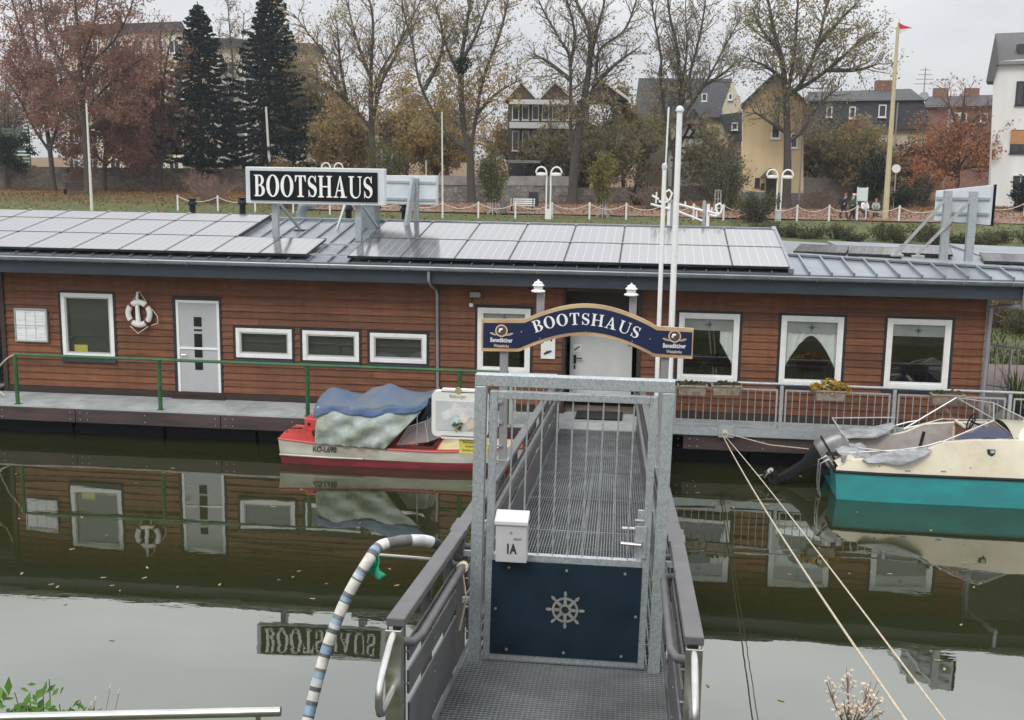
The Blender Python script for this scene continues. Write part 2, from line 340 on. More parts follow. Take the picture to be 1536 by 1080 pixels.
# brighter sky band added above the frame to lift water and panel reflections
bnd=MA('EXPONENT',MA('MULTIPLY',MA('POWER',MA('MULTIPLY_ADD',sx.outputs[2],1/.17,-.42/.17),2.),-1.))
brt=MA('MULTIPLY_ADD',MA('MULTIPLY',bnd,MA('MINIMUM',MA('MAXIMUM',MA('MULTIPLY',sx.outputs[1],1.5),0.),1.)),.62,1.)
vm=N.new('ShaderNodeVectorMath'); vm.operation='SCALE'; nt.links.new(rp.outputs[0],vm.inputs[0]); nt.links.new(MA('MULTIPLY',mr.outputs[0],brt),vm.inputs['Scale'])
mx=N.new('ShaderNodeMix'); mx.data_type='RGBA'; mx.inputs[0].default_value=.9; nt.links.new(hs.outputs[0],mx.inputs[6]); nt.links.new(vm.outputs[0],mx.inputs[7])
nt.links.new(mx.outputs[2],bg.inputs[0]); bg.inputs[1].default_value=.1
sd=bpy.data.lights.new('sun','SUN'); sd.energy=1.3; sd.angle=rad(18); sd.color=(1,.97,.92)
so=bpy.data.objects.new('sun',sd); col.objects.link(so); so.rotation_euler=(rad(46),0,rad(-20))
scene.view_settings.view_transform='Standard'; scene.view_settings.look='None'; scene.view_settings.gamma=1; scene.view_settings.exposure=0.
# ------------------------------------------------------------------ ground and water
def terrain(name,prof,xs,mat,bumpy=.06,seed=1):
    rng=random.Random(seed); mb=MB(); ys=[]
    for (a,_),(b,_) in zip(prof,prof[1:]):
        n=max(1,int(abs(b-a)/(1.2 if a<90 else 40))); ys+=[a+(b-a)*i/n for i in range(n)]
    ys.append(prof[-1][0]); fy=[p[0] for p in prof]; fz=[p[1] for p in prof]
    if fy[0]>fy[-1]: fy=fy[::-1]; fz=fz[::-1]
    b=0
    for y in ys:
        for x in xs: mb.v.append((x,y,float(np.interp(y,fy,fz))+(rng.uniform(-bumpy,bumpy) if abs(y)<90 else 0)))
    n=len(xs)
    for j in range(len(ys)-1):
        for i in range(n-1): mb.f.append((j*n+i,j*n+i+1,(j+1)*n+i+1,(j+1)*n+i))
    return mb.build(name,mat,None,smooth=True,kind='structure')
t=NT('meadow'); co=t.coords(); sp=t.n.new('ShaderNodeSeparateXYZ'); t.l(co,sp.inputs[0])
n1=t.noise(co,.22,5); n2=t.noise(co,3.5,6,.75); n3=t.noise(co,14,4)
gr=t.ramp(n2,[(.3,(.030,.055,.012)),(.5,(.062,.098,.022)),(.72,(.12,.135,.045))])
gr=t.mix(t.ramp(t.noise(co,1.4,6,.75),[(.47,0.),(.62,.75)]),gr,(.15,.10,.05)); lf=t.ramp(n3,[(.3,(.085,.045,.020)),(.5,(.17,.085,.036)),(.7,(.26,.14,.06))])
f=t.math('ADD',t.math('MULTIPLY_ADD',sp.outputs[1],.16,-10.6),t.math('MULTIPLY',t.math('SUBTRACT',n1,.5),5.)); f=t.math('MULTIPLY',t.math('MINIMUM',t.math('MAXIMUM',f,0.),1.),t.ramp(n3,[(.35,.45),(.6,1.)]))
low=t.mix(t.ramp(sp.outputs[2],[(.0,1.),(.6,0.)]),gr,(.06,.055,.025))
t.l(t.mix(f,low,lf),t.b.inputs['Base Color']); t.b.inputs['Roughness'].default_value=.95; t.bump(n3,.5,.05); m_meadow=t.m
xs=[-160+i*4 for i in range(81)]
terrain('far_bank_ground',GP,[x*1. for x in xs],m_meadow)
NB=[(-9,-2.5),(-14.5,-.4),(-16,.8),(-18,2.0),(-20,3.2),(-22,4.1),(-24,4.35),(-70,4.6)]
m_bank=P('near_bank_soil',(.10,.095,.045),.95,c2=(.045,.06,.018),vs=1.2,bump=.5)
terrain('near_bank_ground',NB,[-60+i*3 for i in range(41)],m_bank,.04,3)
t=NT('river_water'); co=t.coords()
df=t.n.new('ShaderNodeBsdfDiffuse'); df.inputs[0].default_value=(.022,.025,.009,1); gl=t.n.new('ShaderNodeBsdfGlossy'); gl.inputs['Roughness'].default_value=.012; gl.inputs[0].default_value=(.94,.96,.92,1)
fr=t.n.new('ShaderNodeFresnel'); fr.inputs[0].default_value=2.1
mxs=t.n.new('ShaderNodeMixShader'); t.l(t.math('ADD',fr.outputs[0],.02),mxs.inputs[0]); t.l(df.outputs[0],mxs.inputs[1]); t.l(gl.outputs[0],mxs.inputs[2]); t.l(mxs.outputs[0],t.out.inputs[0])
h=t.math('ADD',t.math('MULTIPLY',t.noise(t.coords((.55,1.3,1)),.9,2,.4),1.),t.math('MULTIPLY',t.noise(t.coords((.8,1.6,1)),5.5,2),.06))
bp=t.n.new('ShaderNodeBump'); bp.inputs['Strength'].default_value=.020; bp.inputs['Distance'].default_value=.2; t.l(h,bp.inputs['Height'])
for q in (df,gl,fr): t.l(bp.outputs[0],q.inputs['Normal'])
mb=MB(); mb.quad((-300,-40,0),(300,-40,0),(300,30,0),(-300,30,0)); mb.build('river_water',t.m,None,kind='structure')
# ------------------------------------------------------------------ houseboat
X0,X1=-13.99,6.5
hb=root('houseboat',(-3.7,3,0),'long brown timber-clad floating house with grey metal roof moored across the river','houseboat')
def rz(y): return 3.72+.146*(y+.7)
WIN=[('blind',-12.67,-11.49,1.46,2.86),('blind',-8.78,-7.55,1.585,2.22),('blind',-7.32,-6.10,1.575,2.215),('blind',-5.865,-4.66,1.585,2.21),
     ('door',-3.59,-2.49,1.46,2.81),('c1',.53,1.74,1.45,2.83),('c2',2.56,3.78,1.425,2.835),('c3',4.62,5.85,1.45,2.84)]
OPEN=[(a-.05,b+.05,c-.03,d+.05) for _,a,b,c,d in WIN]+[(-10.14,-9.08,.5,2.83),(-1.77,-.30,.5,3.20)]
rng=random.Random(5)
def clad(mb,xa,xb,y,z0,z1,opens,pitch=.148):
    k=0; z=z0
    while z<z1-.01:
        zb=min(z+pitch,z1); cuts=sorted({z,zb}|{c for o in opens for c in o[2:] if z<c<zb})
        for a,b in zip(cuts,cuts[1:]):
            xs_=[xa]; 
            seg=[(xa,xb)]
            for o in opens:
                if o[2]<(a+b)/2<o[3]:
                    ns_=[]
                    for s in seg:
                        if o[1]<=s[0] or o[0]>=s[1]: ns_.append(s)
                        else:
                            if o[0]>s[0]: ns_.append((s[0],o[0]))
                            if o[1]<s[1]: ns_.append((o[1],s[1]))
                    seg=ns_
            jo=[xa+((k*2.73)%7.2)+7.2*i for i in range(-1,6)]
            for s in seg:
                ps=[s[0]]+[j for j in jo if s[0]+.2<j<s[1]-.2]+[s[1]]
                for p,q in zip(ps,ps[1:]):
                    f=lambda zz:y-.004-.030*(1-(zz-z)/pitch)
                    mb.hexa([(p+.001,f(a),a+(.004 if a==z else 0)),(q-.001,f(a),a+(.004 if a==z else 0)),(q-.001,y+.04,a+(.004 if a==z else 0)),(p+.001,y+.04,a+(.004 if a==z else 0))],
                            [(p+.001,f(b),b),(q-.001,f(b),b),(q-.001,y+.04,b),(p+.001,y+.04,b)])
        z=zb; k+=1
mb=MB(); clad(mb,X0,X1,0,.80,3.33,OPEN); clad(mb,-17.5,X0-.08,1.4,.80,3.33,[]); mb.build('wall',m_wood,hb)
# backing, side walls, rear wall, plinth
mb=MB()
def backing(x0,x1,z0,z1,y0,y1,opens):
    xs_=sorted({x0,x1}|{c for o in opens for c in o[:2]}); zs=sorted({z0,z1}|{c for o in opens for c in o[2:] if z0<c<z1})
    for a,b in zip(xs_,xs_[1:]):
        for c,d in zip(zs,zs[1:]):
            if not any(o[0]<(a+b)/2<o[1] and o[2]<(c+d)/2<o[3] for o in opens): mb.box(a,b,y0,y1,c,d)
backing(X0,X1,.66,3.5,.041,.14,OPEN)
mb.box(X0,X0+.1,.145,6,.66,3.5); mb.box(X1-.1,X1,.145,6,.66,3.5); mb.box(X0,X1,6,6.1,.66,3.5); mb.box(X0+.1,X1-.1,.145,6,.66,.70)
mb.box(-17.5,X0-.01,1.45,1.6,.66,3.5)
mb.box(-2.4,-2.3,.145,6,.7,3.4); mb.box(.2,.3,.8,6,.7,3.4)
mb.build('inner_wall',m_inner,hb)
mb=MB(); mb.box(X0,-1.82,-.045,.04,.66,.795); mb.box(-.25,X1,-.045,.04,.66,.795); mb.box(-17.5,X0-.05,1.36,1.449,.66,.795)
mb.box(X0-.07,X0+.03,-.06,.12,.66,3.34); mb.box(-4.47,-4.40,-.032,.03,.80,3.32); mb.build('corner_trim',m_trim,hb)
# door recess
mb=MB(); mb.box(-1.83,-1.77,-.05,.62,.66,3.3); mb.box(-.30,-.22,-.05,.62,.66,3.3); mb.box(-1.77,-.30,.55,.62,2.72,3.3); mb.box(-1.77,-.30,-.02,.55,3.2,3.3)
mb.build('entrance_recess',m_trim,hb)
mb=MB(); mb.box(-1.70,-.40,.50,.548,.83,2.70); d=mb.build('door',P('pale_grey_door',(.60,.61,.60),.45,var=.06),hb,bevel=.006)
mb=MB(); mb.box(-1.62,-1.57,.465,.499,1.62,1.80); mb.tube([(-1.6,.46,1.74),(-1.6,.43,1.74),(-1.44,.43,1.74)],.014,6); mb.box(-1.615,-1.58,.48,.499,1.50,1.58); mb.build('handle',m_dark,d)
mb=MB(); mb.box(-1.64,-1.46,.49,.499,1.86,2.03); mb.build('door_notice',m_paper,d)
mb=MB(); mb.tube([(-1.61,.486,1.90),(-1.57,.486,1.93),(-1.50,.486,1.98)],.012,5); mb.build('pictogram',m_ink,d)
mb=MB(); mb.box(-1.5,-.55,-.55,.45,.665,.685); mb.build('doormat',m_dark,hb,bevel=.004)
# left glazed door
mb=MB(); a,b,c,e=-10.09,-9.13,.68,2.78
mb.box(a,a+.06,-.03,.06,c,e); mb.box(b-.06,b,-.03,.06,c,e); mb.box(a+.06,b-.06,-.03,.06,e-.06,e); mb.box(a+.06,b-.06,-.03,.06,c,c+.04); mb.box(a+.06,b-.06,-.036,0,1.72,1.77)
d=mb.build('door',m_white,hb,bevel=.004)
mb=MB(); mb.box(a+.06,b-.06,-.012,.04,c+.04,e-.06); mb.build('door_leaf',m_door,d)
mb=MB()
for z0,z1 in ((2.22,2.42),(2.12,2.16),(1.55,2.06),(1.28,1.47)): mb.box(-9.70,-9.53,-.024,-.010,z0,z1)
mb.build('glass_strip',m_dark,d)
mb=MB(); mb.tube([(-9.98,-.02,1.60),(-9.98,-.06,1.60),(-9.88,-.06,1.60)],.011,6); mb.build('handle',m_inox,d)
mb=MB(); mb.box(-10.2,-9.02,-.14,.02,.652,.70); mb.build('door_step',m_trim,hb)
mb=MB(); mb.box(-10.16,-10.09,-.035,.04,.7,2.86); mb.box(-9.13,-9.08,-.035,.04,.7,2.86); mb.box(-10.09,-9.13,-.035,.04,2.78,2.86); mb.build('door_casing',m_rubber,hb)
# windows
def star(mb,x,y,z,r):
    for k in range(8):
        t_=k*PI/4; L=r if k%2==0 else r*.6; d1=Vector((math.cos(t_),0,math.sin(t_))); n_=Vector((-d1.z,0,d1.x))
        mb.prism([Vector((x,y,z))+n_*r*.13,Vector((x,y,z))+d1*L,Vector((x,y,z))-n_*r*.13],(0,.002,0))
for kind,a,b,c,e in WIN:
    fw=.085
    mb=MB(); mb.box(a,a+fw,-.035,.05,c,e); mb.box(b-fw,b,-.035,.05,c,e); mb.box(a+fw,b-fw,-.035,.05,e-fw,e); mb.box(a+fw,b-fw,-.035,.05,c,c+fw)
    if kind=='door': mb.box(a+fw,b-fw,-.03,.04,2.46,2.52)
    wo=mb.build('window',m_white,hb,bevel=.006)
    mb=MB(); g=.03
    mb.box(a+fw,a+fw+g,-.02,.045,c+fw,e-fw); mb.box(b-fw-g,b-fw,-.02,.045,c+fw,e-fw); mb.box(a+fw+g,b-fw-g,-.02,.045,e-fw-g,e-fw); mb.box(a+fw+g,b-fw-g,-.02,.045,c+fw,c+fw+g); mb.build('sash',P('sash_grey',(.45,.46,.46),.4,var=.05) if kind=='blind' else m_white,wo)
    mb=MB(); mb.box(a-.055,a,-.034,.03,c-.03,e+.055); mb.box(b,b+.055,-.034,.03,c-.03,e+.055); mb.box(a,b,-.034,.03,e,e+.055); mb.box(a,b,-.034,.03,c-.03,c); mb.build('casing',m_rubber,wo)
    if kind!='door' : mb=MB(); mb.box(a-.03,b+.03,-.075,.02,c-.10,c-.032); mb.build('sill',m_fascia if kind=='blind' else m_rubber,wo,bevel=.004)
    mb=MB(); mb.box(a+fw,b-fw,.010,.016,c+fw,e-fw); mb.build('pane',m_pane,wo)
    if kind=='blind': mb=MB(); mb.box(a+fw,b-fw,.075,.085,c+fw,e-fw); mb.build('blind',m_blind,wo)
    if kind in('c1','c2','c3','door'):
        mb=MB()
        mb.box(a+fw,b-fw,.05,.056,(e-.36 if kind!='door' else 2.53),e-fw); mb.build('frosted_strip',P('frosted_film',(.40,.40,.405),.7,var=.1),wo)
        mb=MB(); star(mb,(a+b)/2,.044,e-.24,.12); mb.build('compass_star',P('star_blue',(.07,.11,.24),.6,var=0),wo)
    if kind in('c1','c2'):
        mb=MB(); W_=b-a-2*fw
        def cur(lft):
            def fn(u,v):
                z=e-fw-.02-v*(.80 if lft!='c1' else 1.0)*(0.42+.58*(1-u))
                x=(a+fw+u*W_*.5) if lft is True else (b-fw-u*W_*(.5 if lft is False else .28))
                z2=e-fw-.02-v*((.72*(1-u)**1.6+.30) if lft!='c1' else (.98-.5*u))
                return (x,.075+.016*math.sin(u*22+v*2),z2)
            return fn
        if kind=='c2': mb.grid(cur(True),24,8); mb.grid(cur(False),24,8)
        else: mb.grid(cur('c1'),24,8)
        mb.build('curtain',m_curtain,wo,smooth=True)
mb=MB(); mb.box(-12.45,-12.15,.055,.07,1.56,1.72); mb.build('window_label',m_yellow,hb)
# deck, pontoon
mb=MB()
x=-18.
while x<9.5:
    mb.box(x,x+1.20,-1.30,1.36 if x<X0-1.2 else -.046,.60,.65+(.002 if int(x*10)%2 else 0)); x+=1.208
mb.box(-1.77,-.30,-.045,.5,.60,.655); mb.build('deck',m_deck,hb)
mb=MB(); x=-18.
while x<.3: mb.box(x,x+3.10,-1.345,-1.302,.335,.612); x+=3.115
mb.box(.35,9.6,-1.345,-1.302,.335,.60); mb.build('deck_fascia',m_decktrim,hb,bevel=.008)
mb=MB(); x=-18.
while x<9.6:
    for k in (.10,.25,1.5,3.0): 
        for z in (.40,.54): mb.tube([(x+k,-1.35,z),(x+k,-1.356,z)],.011,6)
    x+=3.115
mb.build('bolt',m_alu,hb)
mb=MB(); mb.box(-18,9.6,-1.25,6.3,.30,.59); 
for i in range(14): mb.box(-18+2*i,-18+2*i+1.93,-.95,6.0,-.5,.295)
mb.build('pontoon',m_hull,hb)
mb=MB(); mb.box(6.51,12.,-.03,8,.60,.652); mb.build('terrace_floor',m_terrace,hb)
mb=MB(); mb.box(.32,9.6,-1.41,-1.347,.64,.80); mb.build('edge_beam',m_galv,hb)
mb=MB(); mb.hexa([(-1.76,-1.75,.56),(-.27,-1.75,.56),(-.27,-1.0,.66),(-1.76,-1.0,.66)],[(-1.76,-1.75,.60),(-.27,-1.75,.60),(-.27,-1.0,.70),(-1.76,-1.0,.70)]); mb.build('threshold_plate',m_deck,hb)
# roof
XR=2.62
mb=MB(); q=lambda x,y,dz=0.:(x,y,rz(y)+dz)
mb.hexa([q(-18,-.72,-.06),q(XR,-.72,-.06),q(XR,3.35,-.06),q(-18,3.35,-.06)],[q(-18,-.72),q(XR,-.72),q(XR,3.35),q(-18,3.35)])
mb.hexa([(-18,3.352,4.22),(XR,3.352,4.22),(XR,6.4,3.5),(-18,6.4,3.5)],[(-18,3.352,4.29),(XR,3.352,4.29),(XR,6.4,3.56),(-18,6.4,3.56)])
bx=[(XR+.002,.92),(4.25,.62),(7.15,.12),(9.6,-.25)]
for (xa,ya),(xb,yb) in zip(bx,bx[1:]):
    mb.hexa([q(xa,-.72,-.06),q(xb,-.72,-.06),q(xb,yb,-.06),q(xa,ya,-.06)],[q(xa,-.72),q(xb,-.72),q(xb,yb),q(xa,ya)])
    mb.hexa([(xa,ya+.002,rz(ya)-.06),(xb,yb+.002,rz(yb)-.06),(xb,6.4,3.80),(xa,6.4,3.86)],[(xa,ya+.002,rz(ya)),(xb,yb+.002,rz(yb)),(xb,6.4,3.84),(xa,6.4,3.90)])
mb.prism([(XR-.10,.95,3.9),(XR-.10,3.35,3.9),(XR-.10,3.35,4.25)],(.10,0,0))
rf=mb.build('roof',m_roof,hb)
mb=MB(); x=-17.9
while x<XR-.1: mb.bar(q(x,-.70,.022),q(x,3.30,.022),.022,.045); x+=.42
x=XR+.35
while x<9.4:
    yb=float(np.interp(x,[p[0] for p in bx],[p[1] for p in bx])); mb.bar(q(x,-.70,.03),q(x-.06,yb-.06,.03),.03,.06); x+=.42
mb.build('standing_seam',m_roof,rf)
mb=MB(); mb.box(-18,XR,3.28,3.42,4.30,4.375); mb.bar(q(XR,-.68,.06),q(XR,3.3,.06),.10,.10)
for (xa,ya),(xb,yb) in zip(bx,bx[1:]): mb.bar(q(xa,ya,.03),q(xb,yb,.03),.14,.05)
mb.build('ridge_cap',m_roof,rf,bevel=.006)
mb=MB(); mb.box(-18,9.6,-.70,-.64,3.345,3.66); mb.box(-18,9.6,-.64,.04,3.335,3.36); mb.build('fascia',m_fascia,hb)
mb=MB()
def gut(u,v): t_=PI+PI*v; return (-18+27.6*u,-.785+.075*math.cos(t_),3.685+.075*math.sin(t_))
mb.grid(gut,1,12); mb.tube([(-18,-.862,3.69),(9.6,-.862,3.69)],.013,8); mb.build('gutter',m_gutter,hb,smooth=True,solid=.006)
mb=MB(); mb.hexa([q(-18,-.80,-.04),q(9.6,-.80,-.04),q(9.6,-.70,-.02),q(-18,-.70,-.02)],[q(-18,-.80,-.02),q(9.6,-.80,-.02),q(9.6,-.70,.004),q(-18,-.70,.004)]); mb.build('eaves_flashing',m_fascia,hb)
mb=MB(); x=-17.6
while x<9.5: mb.tube([(x,-.70,3.63),(x,-.785,3.602),(x,-.855,3.64),(x,-.868,3.70)],.010,5); x+=.9
mb.build('gutter_bracket',m_alu,hb)
mb=MB(); mb.tube([(-4.47,-.78,3.60),(-4.47,-.78,3.42),(-4.46,-.60,3.30),(-4.44,-.10,3.16),(-4.43,-.07,3.05),(-4.41,-.07,.70)],.033,10); mb.build('downpipe',m_gutter,hb,smooth=True)
mb=MB(); mb.tube([(6.95,-.78,3.60),(6.95,-.78,3.18)],.045,10); mb.build('downpipe',m_gutter,hb,smooth=True)
mb=MB(); mb.tube([(6.9,-.75,3.22),(6.7,-.3,3.18),(6.55,-.06,3.12),(6.53,-.06,.70)],.045,10); mb.box(X1-.02,X1+.06,-.03,.12,.66,3.34); mb.build('corner_pipe',m_post,hb,smooth=True)
for x in (7.9,): mb=MB(); mb.box(x-.06,x+.06,.5,.62,.65,3.7); mb.build('terrace_post',m_post,hb,bevel=.005)
# solar panels
def panel(x,y,wd,ht,yaw=0.,slope=math.atan(.146),dz=.12,z=None):
    key=(wd,ht)
    if key not in PM:
        m1=MB(); m1.box(-wd/2,wd/2,-ht/2,ht/2,.0,.012); m2=MB()
        for a_ in ((-wd/2-.004,-wd/2+.012,-ht/2-.004,ht/2+.004),(wd/2-.012,wd/2+.004,-ht/2-.004,ht/2+.004)): m2.box(a_[0],a_[1],a_[2],a_[3],-.035,.0145)
        for a_ in ((-wd/2+.012,wd/2-.012,-ht/2-.004,-ht/2+.012),(-wd/2+.012,wd/2-.012,ht/2-.012,ht/2+.004)): m2.box(a_[0],a_[1],a_[2],a_[3],-.035,.0145)
        a=m1.build('solar_panel',m_solar); b=m2.build('panel_edge',m_panelframe,a); c=MB()
        for sx_ in(-1,1): c.box(sx_*wd/2-.025,sx_*wd/2+.025,ht/2-.02,ht/2+.02,.015,.03)
        c=c.build('clamp',m_alu,a); PM[key]=(a.data,b.data,c.data); 
        for o_ in (b,c,a): bpy.data.objects.remove(o_)
    ds=PM[key]; p=bpy.data.objects.new('solar_panel',ds[0]); col.objects.link(p)
    p.parent=hb; p.matrix_parent_inverse=hb.matrix_basis.inverted(); p.location=(x,y,(rz(y) if z is None else z)+dz); p.rotation_euler=(slope,0,yaw)
    for n_,dd in (('panel_edge',ds[1]),('clamp',ds[2])): o_=bpy.data.objects.new(n_,dd); col.objects.link(o_); o_.parent=p
PM={}
for i in range(8):
    for j in range(2): panel(-6.17+1.096*(i+.5),-.66+1.735*(j+.5),1.08,1.72)
for i in range(9):
    if i<9: panel(-7.03-1.005*(i+.5),-.60+.75,.99,1.49)
    if i>1:
        panel(-7.03-1.005*(i+.5),.91+.75,.99,1.49); panel(-7.03-1.005*(i+.5),2.42+.43,.99,.84)
for (x,y,yw) in ((3.65,2.75,-.20),(4.75,2.5,-.20),(5.9,3.0,-.2),(7.4,2.0,-.2),(8.5,1.75,-.2)): panel(x,y,1.08,1.72,yw,0.02,.10,3.87 if x<7 else 3.82)
mb=MB()
for y in (-.35,.6): mb.bar((-7.05,y,rz(y)+.075),(-6.0,y,rz(y)+.075),.04,.04)
mb.build('mounting_rail',m_alu,hb)
# roof vents and ducts
for u,v,y in ((289,319,4.2),(364,318,4.2),(523,327,4.0),(565,325,4.0),(607,329,4.0)):
    x,_,z=at(u,v,y); mb=MB(); mb.lathe((x,y,z-.12),[(.075,-.2),(.075,.30),(.115,.31),(.115,.36),(.07,.43),(.105,.44),(.105,.47)],12); mb.build('vent_pipe',m_dark,hb,smooth=True)
x,_,z=at(452,326,4.2); mb=MB(); mb.tube([(x,4.2,z-.4),(x,4.2,z+.12),(x+.06,4.18,z+.26),(x+.2,4.15,z+.33),(x+.36,4.1,z+.33)],.12,14); mb.build('steel_duct',m_gutter,hb,smooth=True)
x,_,z=at(553,333,2.8); mb=MB(); mb.box(x-.22,x+.22,2.5,3.0,z-.3,z+.42); mb.box(x-.27,x+.27,2.45,3.05,z+.42,z+.50); mb.build('air_shaft',m_gutter,hb,bevel=.01)
# ------------------------------------------------------------------ things on the houseboat
def signpost(mb,x,y,z0,z1,w=.11): mb.box(x-w/2,x+w/2,y-w/2,y+w/2,z0,z1)
s=root('roof_sign',(-7.3,1.1,rz(1.1)),'long black sign board with big white serif letters standing on the roof','sign')
mb=MB(); mb.box(-8.85,-5.78,1.02,1.22,4.80,5.58); mb.build('sign_box',m_signbox,s,bevel=.012)
mb=MB(); mb.box(-8.74,-5.93,.985,1.018,4.87,5.50); mb.build('sign_face',m_signblack,s,bevel=.004)
LET=MB(); ws=[serif(c)[1] for c in 'BOOTSHAUS']; hh=.46; sxx=.735; gap=.032; tot=sum(w_*hh*sxx for w_ in ws)+gap*8; xx=-7.335-tot/2
for c,w_ in zip('BOOTSHAUS',ws):
    wd=w_*hh*sxx; vf,_=serif_vf(c,hh,sxx,.018); put(LET,vf,xx+wd/2,.984,5.185); xx+=wd+gap
LET.build('lettering',m_letter,s)
for x in (-8.28,-6.42): mb=MB(); signpost(mb,x,1.285,rz(1.285),5.3,.13); mb.build('post',m_galv,s); mb=MB(); mb.bar((x+.02,1.35,4.85),(x+.25,2.3,rz(2.3)),.05,.05); mb.box(x+.1,x+.4,2.2,2.45,rz(2.3),rz(2.3)+.03); mb.build('brace',m_galv,s)
s=root('roof_sign',(-5.6,3.0,4.3),'pale back of a sign panel with slanting strut behind the black roof sign','sign')
mb=MB(); mb.hexa([(-6.5,3.15,4.745),(-4.98,2.7,4.765),(-4.94,2.8,4.765),(-6.46,3.25,4.745)],[(-6.5,3.15,5.40),(-4.98,2.7,5.42),(-4.94,2.8,5.42),(-6.46,3.25,5.40)]); mb.build('panel',m_signbox,s,bevel=.01)
mb=MB()
for z in (4.87,5.26): mb.bar((-6.5,3.13,z),(-4.98,2.68,z),.03,.05)
mb.build('panel_rail',m_galv,s)
mb=MB(); mb.bar((-5.50,2.70,5.36),(-5.62,2.45,4.2),.07,.13); mb.bar((-5.46,2.78,5.36),(-5.47,2.9,4.2),.1,.1); mb.build('strut',m_galv,s)
mb=MB(); mb.bar((-7.12,2.9,4.80),(-7.22,2.4,4.15),.05,.05); mb.build('strut',m_galv,s)
s=root('roof_sign',(6.1,1.0,3.95),'pale sign back on two grey posts with slanting braces at the right roof end','sign')
mb=MB(); mb.hexa([(5.70,1.55,4.70),(6.62,.92,4.66),(6.70,1.00,4.66),(5.78,1.63,4.70)],[(5.70,1.55,5.31),(6.62,.92,5.46),(6.70,1.00,5.46),(5.78,1.63,5.31)]); mb.build('panel',m_signbox,s,bevel=.01)
mb=MB(); mb.hexa([(5.82,1.67,4.68),(6.74,1.02,4.64),(6.765,1.05,4.64),(5.845,1.70,4.68)],[(5.82,1.67,5.32),(6.74,1.02,5.47),(6.765,1.05,5.47),(5.845,1.70,5.32)]); mb.build('sign_face',m_signblack,s)
mb=MB()
for z in (4.86,5.16): mb.bar((5.70,1.51,z),(6.62,.89,z+.02),.03,.05)
mb.build('panel_rail',m_galv,s)
for x,y,x2,y2 in ((5.84,1.08,4.95,1.35),(6.27,.82,5.33,1.15)):
    mb=MB(); signpost(mb,x,y,3.93,5.33,.15); mb.build('post',m_galv,s); mb=MB(); mb.bar((x,y-.06,5.22),(x2,y2,4.0),.05,.06); mb.box(x2-.1,x2+.15,y2-.06,y2+.06,3.96,4.0); mb.build('brace',m_alu,s)
s=root('rooftop_rack',(.7,4,4.2),'white tubular rack with curled hooks on four short posts beyond the roof ridge','rack')
def hook(mb,u,v,y,k=1.):
    pts=[(0,0),(-10,-3),(-14,-10),(-8,-14)]
    mb.tube([at(u+a*k,v+b*k,y) for a,b in ((-12,0),(-2,2),(5,-3),(8,-12),(4,-17),(-2,-14),(-2,-7),(1,-2))],.028,6)
for m_,pr_ in ((m_white,[(1002.5,303,1002.5,342),(1061,306,1061,342)]),(m_galv,[(1007,300,1006,342),(1056,301,1055,342)])):
    for u,v,u2,v2 in pr_: mb=MB(); a=at(u,v,4); b=at(u2,v2,4); mb.box(b[0]-.035,b[0]+.035,3.97+(.06 if m_ is m_galv else 0),4.03+(.06 if m_ is m_galv else 0),b[2]-.15,a[2]); mb.build('post',m_,s)
mb=MB()
for a,b in (((976,306),(1003,313)),((1017,306),(1054,316)),((1017,317),(1053,331)),((1062,317),(1079,322)),((978,293),(988,299))): mb.tube([at(*a,3.93),at(*b,3.93)],.028,6)
for a,b in (((984,305),(985,288)),((1028,308),(1028,302)),((1045,327),(1045,316)),((1067,318),(1068,311))): mb.tube([at(*a,3.93),at(*b,3.93)],.02,5)
mb.build('rack_rail',m_white,s)
mb=MB(); hook(mb,1000,302,3.93); hook(mb,1076,322,3.93); mb.build('hook',m_white,s)
# masts
for (x,u0,r0,seg,lab) in ((.36,1022,.062,((.62,.062),(6.75,.052)),'thick white mast with a cap rising in front of the roof'),(.12,992,.04,((.62,.045),(5.70,.04)),'thin stepped white mast beside the thicker one')):
    s=root('mast',(x,-1.5,.62),lab,'mast'); mb=MB(); k=.008
    mb.tube([(x,-1.46,z) for z,_ in seg],[r for _,r in seg],12)
    mb.build('pole',m_white,s,smooth=True); z=seg[-1][0]
    mb=MB(); mb.lathe((x,-1.46,z),[(.075 if r0>.05 else .052,0),(.08 if r0>.05 else .055,.03),(.05,.09),(.01,.11)],12); mb.build('cap',m_signbox,s,smooth=True)
    if r0<.05: mb=MB(); mb.tube([(x+.02,-1.46,z+.1),(x+.035,-1.46,z+1.13)],.016,8); mb.build('whip',m_white,s)
    mb=MB(); mb.box(x-.07,x+.07,-1.46,-1.30,.85,.92); mb.box(x-.07,x+.07,-1.46,-1.30,1.5,1.56); mb.build('bracket',m_galv,s)
# life ring
s=root('life_ring',(-10.87,-.12,2.47),'white life ring with dull red bands hanging on the timber wall beside the tall window','life ring')
mb=MB(); R0,R1=.240,.062; cx,cz=-10.872,2.47; cl=[]
for i in range(48):
    for k in range(12):
        t_=2*PI*i/48+.1; p_=2*PI*k/12; mb.v.append((cx+(R0+R1*math.cos(p_))*math.cos(t_),-.11+R1*math.sin(p_)*.8,cz+(R0+R1*math.cos(p_))*math.sin(t_)))
for i in range(48):
    for k in range(12):
        mb.f.append((i*12+k,((i+1)%48)*12+k,((i+1)%48)*12+(k+1)%12,i*12+(k+1)%12)); cl.append((.17,.05,.045) if (i%12) in (4,5) else (.76,.75,.72))
mb.build('ring',colmat('ring_paint',.5,.2),s,smooth=True,cols=cl)
mb=MB(); mb.tube([(cx,-.06,2.94),(cx-.12,-.1,2.75),(cx-.2,-.12,2.62)],.012,5); mb.tube([(cx,-.06,2.94),(cx+.14,-.1,2.76),(cx+.21,-.12,2.66)],.012,5)
